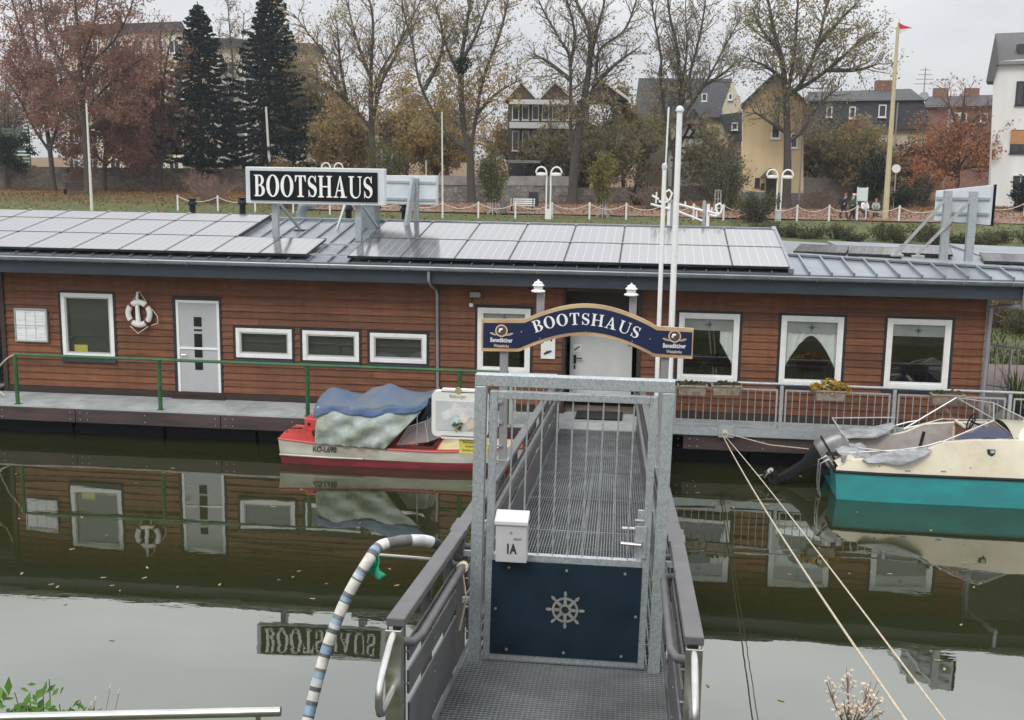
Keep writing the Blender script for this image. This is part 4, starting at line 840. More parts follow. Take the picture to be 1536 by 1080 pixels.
for k in range(26): c_=Vector(((x0+x1)/2-.02+rng.uniform(-.05,.05),YC-.072,z0+.11+rng.uniform(-.035,.045))); r_=rng.uniform(.008,.02); mb.prism([c_+Vector((r_,0,0)),c_+Vector((0,0,r_)),c_-Vector((r_,0,0)),c_-Vector((0,0,r_*.6))],(0,-.004,0))
mb.build('dried_plant',P('dried_green',(.25,.27,.14),.8,var=.5,vs=60),s)
mb=MB(); mb.box(x0+.04,x1-.04,YC-.064,YC-.060,z0+.065,z1-.095) if False else mb.tube([((x0+x1)/2-.015,YC-.05,z1+.015),((x0+x1)/2-.015,YC-.06,z1+.015)],.034,14); put(mb,textvf('Bitburger',.055,.001),(x0+x1)/2-.02,YC-.052,z1-.05,.85); mb.build('maker_lettering',P('dull_gold_print',(.34,.29,.15),.6),s)
mb=MB(); mb.bar((x1,YC,3.42),(-1.52,YC+.05,3.42),.02,.03); mb.bar((x1,YC,3.2),(-1.52,YC+.05,3.2),.02,.03); mb.build('bracket',m_galv,s)
s=root('yellow_notice',(-1.87,YC,2.86),'small yellow warning notice with black text under the white display case','notice')
mb=MB(); mb.box(-1.96,-1.66,YC-.02,YC-.008,2.865,3.025); mb.build('plate',m_yellow,s); mb=MB()
for k,tx in enumerate(('Betreten durch','Unbefugten','Zutritt verboten')): put(mb,textvf(tx,.034,.001),-1.82,YC-.021,2.985-.042*k,.95)
mb.build('lettering',m_ink,s); mb=MB(); mb.bar((-1.70,YC-.005,2.95),(-1.52,YC+.05,2.95),.02,.02); mb.build('bracket',m_galv,s)
# ------------------------------------------------------------------ hose, bracket arm, net scrap
def spline(pts,n):
    pts=[Vector(p) for p in pts]; P_=[pts[0]*2-pts[1]]+pts+[pts[-1]*2-pts[-2]]; o=[]
    for i in range(1,len(P_)-2):
        for k in range(n):
            t_=k/n; a,b,c,d=P_[i-1:i+3]; o.append(.5*((2*b)+(c-a)*t_+(2*a-5*b+4*c-d)*t_*t_+(3*b-a-3*c+d)*t_**3))
    return o+[pts[-1]]
hp=[at(690,838,-15.40),at(652,815,-15.5),at(625,810,-15.6),at(592,813,-15.7),at(569,820,-15.78),at(553,840,-15.9),at(522,893,-16.0),at(500,945,-16.1),at(482,1000,-16.2),at(462,1078,-16.35),at(440,1170,-16.6)]
pts=spline(hp,14); pts=[pts[0]]+[a.lerp(b,k/(1 if i<48 else 4)) for i,(a,b) in enumerate(zip(pts,pts[1:])) for k in range(1,(1 if i<48 else 4)+1)]; mb=MB(); mb.tube(pts,.042,14); rng=random.Random(4); cl=[]; seg=0; cur=(.06,.06,.06); k=0
pal=[((.72,.71,.66),7),((.16,.16,.165),2),((.27,.40,.54),4),((.13,.13,.135),1),((.72,.70,.63),7),((.22,.22,.22),2),((.30,.43,.56),3),((.62,.66,.66),4),((.12,.12,.125),2)]
seq=[]
while len(seq)<600:
    for c_,n_ in pal: seq+=[c_]*max(1,n_+rng.randint(-1,2))
L=[0]; 
for a,b in zip(pts,pts[1:]): L.append(L[-1]+(b-a).length)
for i in range(len(pts)-1):
    if i<16: c_=(.055,.053,.052)
    elif i<32: c_=(.74,.75,.76)
    elif i<48: c_=(.16,.155,.15)
    else: c_=seq[int((L[i]-L[48])/.0115)]
    cl+=[c_]*14
cl+=[c_,c_]
o=mb.build('striped_hose',colmat('taped_hose',.55,.4,14.),None,smooth=True,cols=cl); tag(o,'thick pipe wrapped in white blue and grey tape bands curving down from the gangway','hose')
s=root('hose_bracket',at(650,838,-15.5),'thin steel arm with a ring holding the taped pipe away from the gangway','bracket'); mb=MB(); mb.tube([at(688,842,-15.42),at(560,832,-15.72)],.014,8); mb.build('arm',m_inox,s); mb=MB(); c_=Vector(at(566,828,-15.77)); mb.tube([c_+Vector((.075*math.cos(a*PI/9)*.6,.075*math.sin(a*PI/9)*.5,.075*math.cos(a*PI/9-.2))) for a in range(18)],.010,6,closed=True); mb.build('ring',m_inox,s)
rng=random.Random(9); mb=MB(); c_=Vector(at(566,828,-15.86))
def netf(u,v):
    w_=.02+.07*v; return c_+Vector((-.03+(u-.5)*2*w_+.015*math.sin(v*7),-.02+.03*math.sin(u*9+v*4),-.02-.16*v+.02*math.sin(u*7)))
mb.grid(netf,10,10); o=mb.build('net_scrap',m_net,None,smooth=True,solid=.003); tag(o,'scrap of bright green netting tied to the bend of the taped pipe','net')
# ------------------------------------------------------------------ red boat
rb=root('red_boat',(-4.7,-2.05,0),'small red and white boat with a blue tarpaulin canopy moored left of the gangway','boat')
YCN=-2.02
def hb_(x):          # half beam
    t_=(x+7.05)/5.2; return .62*min(1,(1-max(0,(t_-.52)/.48)**2.2))*(.90+.10*min(1,t_*6)) if t_<1 else .0
def sh(x): t_=(x+7.05)/5.2; return .50-.16*t_*(1.35-t_)*1.6+.16*max(0,t_-.55)
XBo=-7.05; LB=5.16
def hull(fn,nu,nv,name,mat,par,solid=0):
    mb=MB(); mb.grid(fn,nu,nv); return mb.build(name,mat,par,smooth=True,solid=solid)
def sec(side,z0,z1):   # strip between heights
    def fn(u,v):
        x=XBo+LB*u; S=sh(x); z=z0(x,S)+(z1(x,S)-z0(x,S))*v; k=min(1,max(0,(z+.25)/(S+.25))); b=hb_(x)*(.62+.38*k**.55); return (x-.0*(1-k)+ (0 if u>.02 else .04*(1-k)),YCN+side*b,z)
    return fn
mb=MB()
for sd_ in(-1,1): mb.grid(sec(sd_,lambda x,S:-.25,lambda x,S:.165),40,5)
mb.build('lower_hull',m_redlow,rb,smooth=True)
mb=MB()
for sd_ in(-1,1): mb.grid(sec(sd_,lambda x,S:.165,lambda x,S:S),40,6)
f0=[sec(-1,lambda x,S:-.25,lambda x,S:S)(0,k/6) for k in range(7)]; f1=[sec(1,lambda x,S:-.25,lambda x,S:S)(0,k/6) for k in range(7)]
for k in range(6): mb.quad(f0[k],f0[k+1],f1[k+1],f1[k])
mb.build('upper_hull',m_whull,rb,smooth=True)
mb=MB()
for sd_ in(-1,1): mb.tube([(XBo+LB*i/40,YCN+sd_*(hb_(XBo+LB*i/40)+.008),sh(XBo+LB*i/40)) for i in range(41)],.018,6)
mb.build('rub_rail',m_red,rb,smooth=True)
mb=MB(); mb.tube([(XBo+.02+1.65*i/12,YCN-(hb_(XBo+1.65*i/12)*.955+.012),.185+.0*i) for i in range(13)],.02,6); mb.build('spray_strake',m_whull,rb,smooth=True)
# deck: side decks, stern deck, foredeck with cockpit hole x -6.35..-4.15
def deckz(x,y): b=max(hb_(x),.05); return sh(x)+.045*(1-((y-YCN)/b)**2)
mb=MB()
def dk(xa,xb,ya,yb,nu=8,nv=6,up=0.):
    mb.grid(lambda u,v:(xa+(xb-xa)*u,YCN+(ya+(yb-ya)*v)*hb_(xa+(xb-xa)*u),deckz(xa+(xb-xa)*u,YCN+(ya+(yb-ya)*v)*hb_(xa+(xb-xa)*u))+up),nu,nv)
dk(XBo,-6.35,-1,1); dk(-6.35,-4.0,-1,-.82); dk(-6.35,-4.0,.82,1); dk(-4.0,XBo+LB,-1,1,12,8); mb.build('deck',m_red,rb,smooth=True)
mb=MB(); dk(-3.95,-2.5,-.88,.72,10,8,.012)
mb.build('foredeck_panel',P('faded_cream_panel',(.66,.55,.32),.5,var=.15),rb,smooth=True)
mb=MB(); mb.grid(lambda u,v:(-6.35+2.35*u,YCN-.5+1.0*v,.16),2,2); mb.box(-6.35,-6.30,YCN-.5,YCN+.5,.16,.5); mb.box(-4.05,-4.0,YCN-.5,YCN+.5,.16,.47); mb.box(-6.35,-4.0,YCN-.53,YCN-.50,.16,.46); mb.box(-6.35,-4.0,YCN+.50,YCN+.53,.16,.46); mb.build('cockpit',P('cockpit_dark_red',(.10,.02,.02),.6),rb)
mb=MB(); mb.box(-4.9,-4.4,YCN-.4,YCN+.45,.16,.50); mb.build('bench',m_red,rb,bevel=.02)
mb=MB(); mb.box(-6.72,-6.30,YCN+.05,YCN+.42,.50,.78); mb.build('engine_box',m_red,rb,bevel=.03)
mb=MB(); mb.tube([(-6.62,YCN+.04,.66),(-6.62,YCN+.03,.66)],.03,8); mb.tube([(-6.98,YCN-.25,.55),(-6.98,YCN-.18,.62),(-6.7,YCN-.15,.62)],.012,6); mb.bar((-6.45,YCN-.3,.55),(-6.2,YCN-.2,.72),.3,.03); mb.build('fitting',m_dark,rb)
mb=MB()
for k in range(3): mb.tube([(-6.55+.03*k,YCN+.2,.78),(-6.52+.05*k,YCN+.22,.9+.05*k),(-6.50,YCN+.75,.70)],.014,5)
mb.build('mooring_line',m_rope,rb)
mb=MB(); put(mb,textvf('KO-L690',.15,.001,0,.0042),-6.12,YCN-hb_(-6.2)-.012,.335,.82); mb.build('registration_number',m_ink,rb)
# canopy
def top(u,v):   # u along x, v from near eave to far eave
    x=-6.33+(-4.12+6.33)*u; y=-2.62+1.16*v
    prof=min(1,1.9*min(v,1-v))**.8
    ridge=1.39+.17*max(0,1-abs(u-.60)/.24)-.07*math.exp(-((u-.33)/.10)**2)+.05*max(0,1-abs(u-.12)/.15)-.14*max(0,.10-u)/.10
    eave=1.17+.02*u-.09*math.exp(-(u/.12)**2)+.24*max(0,u-.80)/.20+.04*math.sin(u*11)
    z=eave+(ridge-eave)*prof+.022*math.sin(u*19+v*9)*(1-prof)+.012*math.sin(u*33-v*14)
    if u>.9: z+=.0
    return (x+(.12*(.5-abs(v-.5))*2*(1 if u>.9 else -0.3 if u<.1 else 0)),y,z)
hull(top,48,16,'canopy',m_bluetarp,rb,.006)
def flap(u,v):
    p=top(u,0); d=.13+.025*math.sin(u*9+1)+.012*math.sin(u*21)+.06*max(0,1-abs(u-.45)/.12)
    return (p[0]+.01*math.sin(v*5),p[1]-.012-.02*v-.02*math.sin(u*26)*v,p[2]+.004-d*v)
hull(flap,60,4,'canopy_flap',m_blueflap,rb,.005)
def side(u,v):
    xt=-6.27+2.02*u; xb_=-6.25+1.30*u; x=xt+(xb_-xt)*v+ (.0); z=1.17-.02*u-(1.17-.02*u-.445+.04*u)*v
    x+= -.10*v*(1-u)*.3; return (x,-2.60-.06*math.sin(v*PI)-.09*v+.045*math.sin(u*14+v*6)*math.sin(v*PI)+.028*math.sin(u*31-v*9)*v+.02*math.sin(u*8-v*15)*math.sin(v*PI),z)
hull(side,44,18,'side_curtain',m_greentarp,rb,.005)
def far(u,v): return (-6.25+2.0*u,-1.46+.02*math.sin(u*12),1.17-.66*v)
hull(far,14,6,'far_curtain',m_navytarp,rb,.005)
def front(u,v): return (-4.28+.05*math.sin(v*5)-.10*v,-2.1+.66*u,1.32-.62*v-.12*u)
hull(front,8,8,'front_curtain',m_navytarp,rb,.005)
mb=MB()
for x in (-6.25,-5.3,-4.35): mb.tube([(x,-2.55,.48),(x,-2.53,1.02),(x,-2.3,1.22),(x,-2.02,1.26),(x,-1.72,1.22),(x,-1.52,1.02),(x,-1.50,.48)],.012,6)
mb.build('canopy_hoop',m_alu,rb)
# windscreen
WS=[tuple((q[0]-.55,q[1],q[2]) for q in w_) for w_ in [((-4.20,-2.52,.44),(-4.55+.55,-2.42,.80),(-3.72,-2.18,.86),(-3.62,-2.35,.50)),((-3.62,-2.35,.50),(-3.72,-2.18,.86),(-3.62,-1.95,.90),(-3.42,-1.98,.52)),((-3.42,-1.98,.52),(-3.62,-1.95,.90),(-3.75,-1.62,.86),(-3.72,-1.6,.50))]]
mb=MB()
for q_ in WS: mb.quad(*q_)
mb.build('windscreen',m_cloudy,rb)
mb=MB(); mb.tube([WS[0][0],WS[0][1],WS[0][2],WS[1][2],WS[2][2]],.008,6); mb.tube([WS[0][3],WS[0][2]],.008,6); mb.build('windscreen_trim',m_alu,rb)
# ------------------------------------------------------------------ turquoise boat
tb=root('motor_boat',(5.8,-2.45,0),'cream and turquoise motor boat with open cockpit and tilted outboard moored right of the gangway','boat')
TC=-2.42; X_0=3.28; TL=5.9
def tbm(x): t_=(x-X_0)/TL; return .90*(1-max(0,(t_-.55)/.45)**2.3)*(.93+.07*min(1,t_*8)) if t_<1 else 0.
def tsh(x): t_=(x-X_0)/TL; return .50+.02*t_+.22*max(0,t_-.6)
def ts(side,z0,z1,inw=0.):
    def fn(u,v):
        x=X_0+TL*u; z=z0(x)+(z1(x)-z0(x))*v; S=tsh(x); k=min(1,max(0,(z+.35)/(S+.35)))
        b=tbm(x)*(.80+.20*k**.6) if z<=S else tbm(x)-inw*(z-S)
        xo=.10*(1-k)*max(0,1-u*12) - (.0) ; return (x+xo+ (.16*(z-S) if z>S and u<.03 else 0),TC+side*max(b,.0),z)
    return fn
mb=MB()
for s_ in(-1,1): mb.grid(ts(s_,lambda x:-.35,lambda x:tsh(x)),50,8)
a=[ts(-1,lambda x:-.35,tsh)(0,k/8) for k in range(9)]; b=[ts(1,lambda x:-.35,tsh)(0,k/8) for k in range(9)]
for k in range(8): mb.quad(a[k],a[k+1],b[k+1],b[k])
mb.build('hull',m_turq,tb,smooth=True)
mb=MB()
for s_ in(-1,1): mb.tube([(X_0+TL*i/50,TC+s_*(tbm(X_0+TL*i/50)+.012),tsh(X_0+TL*i/50)+.025) for i in range(51)],.028,8)
mb.tube([(X_0-.01,TC-tbm(X_0),tsh(X_0)+.025),(X_0-.01,TC+tbm(X_0),tsh(X_0)+.025)],.028,8); mb.build('rub_rail',m_dark,tb,smooth=True)
def coam(x): return float(np.interp(x,[3.3,3.55,4.3,4.75,5.06,5.6,6.4,7.2,9.2],[.60,.73,.80,.93,1.10,1.16,1.20,1.22,1.0]))
mb=MB()
for s_ in(-1,1):
    mb.grid(ts(s_,lambda x:tsh(x)+.04,coam,.22),60,6)
def inset(x): return tbm(x)-.22*(coam(x)-tsh(x))
# side deck tops and foredeck; cockpit between x=3.7 and 6.25
for s_ in(-1,1):
    mb.grid(lambda u,v:(3.32+2.95*u,TC+s_*(inset(3.32+2.95*u)-.13*v),coam(3.32+2.95*u)+.015*math.sin(v*PI)),40,3)
mb.grid(lambda u,v:(6.27+(X_0+TL-6.3)*u,TC+(v*2-1)*max(0,inset(6.27+(X_0+TL-6.3)*u)),coam(6.27+(X_0+TL-6.3)*u)+.16*(1-(v*2-1)**2)*(1-u)**.5),20,14)
mb.grid(lambda u,v:(3.32+.30*u,TC+(v*2-1)*(inset(3.32+.3*u)-.13),coam(3.32+.3*u)-.10*math.exp(-((v-.5)/.2)**2)),4,16)
mb.build('topsides',m_cream,tb,smooth=True)
mb=MB()
for s_ in(-1,1): mb.grid(lambda u,v:(3.62+2.6*u,TC+s_*(inset(3.62+2.6*u)-.13-.05*v),coam(3.62+2.6*u)-.004-(coam(3.62+2.6*u)-.15)*v),16,4)
mb.build('cockpit_lining',m_quilt,tb,smooth=True)
mb=MB(); mb.box(3.62,6.25,TC-.75,TC+.75,.10,.14); mb.box(3.60,3.64,TC-.72,TC+.72,.14,.66); mb.build('cockpit_floor',P('grey_brown_floor',(.20,.17,.14),.8),tb)
mb=MB(); mb.box(5.62,5.66,TC-.05,TC+.60,.14,1.20); mb.box(6.2,6.26,TC-.70,TC+.70,.14,1.22); mb.build('bulkhead',m_teak,tb); mb=MB(); mb.tube([(5.60,TC+.62,.2),(5.60,TC+.62,1.12),(5.60,TC+.54,1.22),(5.60,TC-.05,1.25)],.03,6); mb.build('bulkhead_frame',m_cream,tb)
mb=MB(); mb.box(5.75,6.19,TC-.68,TC+.0,.75,1.10); mb.build('dashboard',m_dark,tb,bevel=.03)
mb=MB(); c_=Vector((5.72,TC-.02,1.34)); mb.tube([c_+Vector((.06*math.sin(a*PI/8),.15*math.cos(a*PI/8),.14*math.sin(a*PI/8))) for a in range(16)],.014,6,closed=True)
for a in (0,2.1,4.2): mb.tube([c_,c_+Vector((.06*math.sin(a),.15*math.cos(a),.14*math.sin(a)))],.012,5)
mb.tube([c_,c_+Vector((.3,0,-.12))],.02,6); mb.build('steering_wheel',m_dark,tb,smooth=True)
mb=MB(); mb.grid(lambda u,v:(5.25+.95*u,TC-.70+.66*v,.84+.46*math.sin(min(1,u*1.15)*PI*.62)*(.55+.45*math.sin(v*PI*.9+.4))+.03*math.sin(u*13+v*8)+.025*math.sin(v*17-u*6)),22,16); o=mb.build('jacket_cover',P('royal_blue_cloth',(.012,.022,.085),.8,bump=.5,bs=7,bd=.05),tb,smooth=True,solid=.02)
# slot on lining
mb=MB(); mb.bar((5.0,TC+.615,.62),(5.06,TC+.60,.98),.015,.05,(1,0,0)); mb.build('grab_slot',m_ink,tb)
# windscreen
yn,yf=TC-.74,TC+.74
A1=(5.06,yn,1.11);B1=(5.93,yn+.12,1.50);C1=(6.36,yn+.02,1.20);A2=(4.55,yf,1.0);B2=(5.62,yf-.02,1.62);C2=(6.36,yf-.02,1.22);M0=(6.78,TC,1.36);M1=(6.10,TC+.05,1.68);A2=(4.72,yf,.98)
mb=MB(); mb.quad(A1,C1,B1); mb.quad(B1,C1,M0,M1); mb.quad(M1,M0,C2,B2); mb.quad(B2,C2,A2); mb.build('windscreen',m_clear,tb)
mb=MB(); mb.tube([A1,B1,C1,A1],.014,6); mb.tube([B1,M1,B2],.013,6); mb.tube([M1,M0],.010,6); mb.tube([A2,B2,C2],.015,6); mb.tube([C1,M0,C2],.010,6); mb.tube([A2,(5.4,yf+.01,1.2),C2],.012,6); mb.build('windscreen_frame',m_alu,tb)
# stern rails, grab rail
mb=MB(); mb.tube([(3.62,yn-.06,.80),(3.66,yn-.04,.95),(4.2,yn,.90),(4.78,yn,1.02),(5.06,yn,1.12)],.013,6); mb.tube([(3.6,TC+.7,.72),(3.38,TC+.55,1.18),(4.55,TC+.72,1.20)],.013,6); mb.tube([(3.38,TC+.55,1.18),(3.62,TC+.05,.85)],.013,6); mb.tube([(3.55,TC-.55,.80),(4.9,TC-.58,.95)],.014,6); mb.tube([(4.3,yf,.95),(4.8,yf,1.12),(5.0,yf,1.16)],.014,6); mb.build('grab_rail',m_alu,tb,smooth=True)
# covers
def cloth(x0,x1,yc,wd,zf,seed,ht=.10):
    r=random.Random(seed); ph=[r.uniform(0,6) for _ in range(6)]
    def fn(u,v):
        x=x0+(x1-x0)*u; e=math.sin(PI*min(1,max(0,u)))**.35
        return (x+.03*math.sin(v*9+ph[0]),yc+(v-.5)*wd*(.6+.4*e)+.04*math.sin(u*9+ph[1]),zf(x)+.02+ht*e*math.sin(v*PI)**.6*(.8+.25*math.sin(u*6+ph[2]))+.020*math.sin(v*15+u*5+ph[3])*e+.012*math.sin(v*24-u*9+ph[4])*e-.20*max(0,.35-v)*e)
    mb=MB(); mb.grid(fn,44,14); return mb.build('folded_cover',m_greycloth,tb,smooth=True,solid=.012)
cloth(3.75,4.85,yn-.07,.30,lambda x:coam(x)-.02,1); cloth(3.35,3.95,TC-.05,.7,lambda x:.72-.1*(x-3.3),4,.16); cloth(3.42,4.55,yf-.02,.34,lambda x:coam(x)+.02+.12*(x-3.4),2)
# outboard
mb=MB(); e=Vector((-.84,0,-.54)).normalized(); n=Vector((-.54,0,.84)).normalized(); c0=Vector((3.30,TC+.05,.66))
def loop(c,rx,ry,k=20): return [c+n*rx*math.copysign(abs(math.cos(2*PI*i/k))**.5,math.cos(2*PI*i/k))+Vector((0,1,0))*ry*math.copysign(abs(math.sin(2*PI*i/k))**.5,math.sin(2*PI*i/k)) for i in range(k)]
def loft(mb,secs):
    b=len(mb.v); k=len(secs[0])
    for s_ in secs: mb.v+=[tuple(p) for p in s_]
    for i in range(len(secs)-1):
        for j in range(k): mb.f.append((b+i*k+j,b+i*k+(j+1)%k,b+(i+1)*k+(j+1)%k,b+(i+1)*k+j))
    mb.f.append(tuple(b+j for j in range(k))[::-1]); mb.f.append(tuple(b+(len(secs)-1)*k+j for j in range(k)))
loft(mb,[loop(c0-e*.36,.14,.12),loop(c0-e*.31,.25,.19),loop(c0-e*.1,.31,.22),loop(c0+e*.14,.29,.22),loop(c0+e*.18,.26,.2)]); ob=mb.build('outboard',m_cowl,tb,smooth=True); mb=MB(); loft(mb,[loop(c0-e*.02,.315,.226),loop(c0+e*.02,.313,.226)]); mb.build('cowling_band',m_dark,ob,smooth=True); mb=MB(); mb.box(c0.x-.10,c0.x+.12,TC-.18,TC-.176,c0.z-.02,c0.z+.05); mb.build('cowling_decal',m_ink,ob)
mb=MB(); loft(mb,[loop(c0+e*.182,.25,.19),loop(c0+e*.34,.20,.14),loop(c0+e*.50,.11,.07),loop(c0+e*.95,.09,.05),loop(c0+e*1.25,.07,.045)]); p_=c0+e*1.10
mb.hexa([p_+n*-.05+Vector((0,-.01,0)),p_-n*.32+e*.06+Vector((0,-.008,0)),p_-n*.32+e*.16+Vector((0,-.008,0)),p_-n*.05+e*.25+Vector((0,-.01,0))],[p_+n*-.05+Vector((0,.01,0)),p_-n*.32+e*.06+Vector((0,.008,0)),p_-n*.32+e*.16+Vector((0,.008,0)),p_-n*.05+e*.25+Vector((0,.01,0))])
mb.hexa([p_-e*.1+n*.0+Vector((0,-.13,0)),p_+e*.0+n*.22+Vector((0,-.10,0)),p_+e*.0+n*.22+Vector((0,.10,0)),p_-e*.1+Vector((0,.13,0))],[p_-e*.08+Vector((0,-.13,0)),p_+e*.02+n*.22+Vector((0,-.10,0)),p_+e*.02+n*.22+Vector((0,.10,0)),p_-e*.08+Vector((0,.13,0))])
h_=c0+e*1.20; mb.tube([h_-n*.12,h_+n*.05,h_+n*.22,h_+n*.27],[.05,.062,.05,.02],10); mb.build('drive_leg',m_dark,ob,smooth=True)
mb=MB(); hc=h_+n*.20
for k in range(3):
    a=k*2*PI/3+.5; d=e*math.cos(a)+Vector((0,1,0))*math.sin(a); t_=n.cross(d)
    mb.prism([hc+d*.04-t_*.02-n*.02,hc+d*.09-t_*.075-n*.02,hc+d*.15-t_*.06,hc+d*.17+t_*.01+n*.03,hc+d*.13+t_*.06+n*.03,hc+d*.04+t_*.03+n*.02],n*.008)
mb.build('propeller',P('propeller_grey',(.42,.43,.43),.4,.3),ob)
mb=MB(); mb.box(3.12,3.34,TC-.10,TC+.20,.25,.62); mb.tube([(3.2,TC-.12,.5),(3.0,TC-.12,.42)],.02,6); mb.build('transom_bracket',m_dark,ob,bevel=.01)
mb=MB()
for yy in (TC-.62,TC-.36): mb.tube([(3.30,yy,.55),(3.18,yy,.68),(3.05,yy,.60),(3.04,yy,.2),(3.10,yy,-.12)],.015,6)
for z in (.42,.24,.06): mb.tube([(3.045,TC-.62,z),(3.045,TC-.36,z)],.014,6)
mb.build('boarding_ladder',m_inox,tb,smooth=True)
mb=MB(); mb.lathe((3.42,yn-.02,.68),[(.045,0),(.045,.07),(.06,.075),(.06,.14),(.04,.15)],12); mb.build('stern_light',m_alu,tb,smooth=True)
yl=TC-tbm(5.95)+.22*.45-.012
mb=MB(); put(mb,textvf('Shetland',.095,.002,.35),5.98,yl,.855,.9); mb.build('name_lettering',m_ink,tb)
mb=MB(); x=5.90; mb.prism([(x-.09,yl,1.03),(x+.05,yl,1.03),(x+.05,yl,.95),(x,yl-.0,.90),(x-.07,yl,.94)][::-1],(0,.01,0)); mb.build('emblem',m_ink,tb); mb=MB(); mb.box(x-.03,x+.035,yl-.004,yl-.001,.965,1.018); mb.build('emblem_square',P('grey_green',(.42,.47,.44),.5),tb)
mb=MB()
for x,z,w_ in ((4.02,.66,.03),(4.5,.60,.10),(5.1,.62,.09),(6.9,.66,.10),(5.55,.70,.02)): y=TC-tbm(x)+.22*(z-tsh(x)); mb.box(x-w_/2,x+w_/2,y-.008,y+.01,z-.012,z+.012)
mb.build('fitting',m_post,tb)
mb=MB(); 
for k in range(2): mb.tube([(7.0+.3*k,TC-.3,1.32),(7.0+.3*k,TC-.3,1.38),(7.25+.3*k,TC-.25,1.38),(7.25+.3*k,TC-.25,1.32)],.014,6)
mb.tube([(7.02,TC-.55,1.25),(7.06,TC-.55,2.35)],.014,6); mb.build('deck_fitting',m_alu,tb)
# ------------------------------------------------------------------ ropes to the bank
def rope(u0,v0,y0,uv,y1,name,label,r=.014,sag=.15):
    a=Vector(at(u0,v0,y0)); b=Vector(at(*uv,y1)); d=(b-a); b2=a+d*1.12
    mb=MB(); mb.tube([a+(b2-a)*(i/24)-Vector((0,0,sag*4*(i/24)*(1-i/24))) for i in range(25)],r,6); o=mb.build('mooring_rope',m_rope,None,smooth=True); tag(o,label,'rope','mooring ropes from the deck edge to the near bank'); return o
rope(1086,657,-1.5,(1372,1088),-17.2,'r','thicker pale mooring rope with a knot, the left one of the pair crossing the water',.0105,.12)
rope(1090,657,-1.5,(1418,1088),-17.2,'r','thinner pale mooring rope, the right one of the pair crossing the water',.0072,-.06)
s=root('mooring_cleat',(1.45,-1.47,.6),'steel mooring plate on the deck edge where both pale ropes are tied','cleat'); mb=MB(); mb.box(1.33,1.62,-1.46,-1.412,.62,.86); mb.tube([(1.45,-1.46,.72),(1.45,-1.54,.72),(1.45,-1.54,.62)],.02,6); mb.build('plate',m_galv,s); mb=MB()
for k in range(4): mb.tube([(1.45+.05*math.cos(a*PI/5),-1.52+.02*k-.02,.69+.05*math.sin(a*PI/5)+.01*k) for a in range(10)],.012,5,closed=True)
mb.tube([(1.5,-1.47,.70),(2.3,-1.52,.53),(3.1,-1.62,.50),(3.4,-1.75,.62)],.010,5); mb.build('rope_coil',m_rope,s)
# ------------------------------------------------------------------ near bank plants and handrail
s=root('stair_handrail',(-3.,-19,2.6),'round steel handrail of the near stairs at the lower left','handrail')
a=Vector(at(-60,1078,-19.1)); b=Vector(at(421,1067,-18.95)); mb=MB(); mb.tube([a,b],.023,12); mb.build('rail',m_inox,s,smooth=True); mb=MB()
for k in (.2,.93): p=a+(b-a)*k; mb.tube([p,(p.x,p.y,p.z-.08),(p.x,p.y-.02,p.z-1.2)],.012,6)
mb.build('rail_post',m_inox,s)
def leafy(mb,c,r,rng,lit=.5):
    n=Vector((rng.uniform(-1,1),rng.uniform(-1,.2),rng.uniform(.2,1.4))).normalized(); a=n.orthogonal().normalized(); a=Matrix.Rotation(rng.uniform(0,6.3),3,n)@a; b=n.cross(a)
    mb.quad(c-a*r,c-b*r*.45+n*r*.1,c+a*r*.9,c+b*r*.45+n*r*.1)
m_nettle=leafmat('fresh_green_leaf',[(0,(.05,.13,.02)),(.5,(.11,.26,.05)),(1,(.22,.36,.08))])
rng=random.Random(21)
for k,(u,v,n,lab) in enumerate(((12,1052,26,'leafy green herb at the lower left picture edge'),(50,1030,30,'taller green herb stalk with a leaf tuft right of the left corner herb'),(105,1055,26,'broad leaved green herb nearest the end of the left plant row'))):
    p=Vector(at(u,v,-18.3)); zb=float(np.interp(-p.y,[16,18,20],[.8,2.0,3.2])); s=root('green_herb',(p.x,p.y,zb),lab,'plant'); mb=MB(); lf=MB()
    for j in range(5):
        tp_=p+Vector((rng.uniform(-.16,.16),rng.uniform(-.12,.12),rng.uniform(-.12,.06) if j else .03)); b0=Vector((p.x+rng.uniform(-.05,.05),p.y,zb)); mb.tube([b0,b0.lerp(tp_,.6)+Vector((.02,0,0)),tp_],[.006,.004,.003],4)
        for i in range(n): q_=b0.lerp(tp_,rng.uniform(.35,1.02)); leafy(lf,q_+Vector((rng.uniform(-.07,.07),rng.uniform(-.07,.07),rng.uniform(-.02,.03))),rng.uniform(.025,.055),rng)
    mb.build('stem',P('herb_stem',(.12,.10,.05),.8),s); lf.build('foliage',m_nettle,s)
s=root('dry_grass',(-2.6,-18.3,2.2),'a few thin dry seed stalks right of the green herbs at the lower left','plant'); mb=MB(); sdm=MB()
for u,v in ((143,1050),(165,1032),(178,1040),(137,1058)):
    p=Vector(at(u,v,-18.2)); b0=Vector(at(u-14,1110,-18.2)); mb.tube([b0,p],.0025,4); sdm.tube([p,p+Vector((.004,0,.022))],[.006,.003],5)
mb.build('stalk',P('dry_stalk',(.35,.30,.22),.9),s); sdm.build('seed_head',P('seed_white',(.6,.56,.5),.9),s)
s=root('seed_weed',(1.,-18.55,2.4),'dry branching weed with pale fluffy seed heads at the lower right','plant'); mb=MB(); fl=MB(); b0=Vector(at(1272,1130,-18.55)); b0.z-=.5
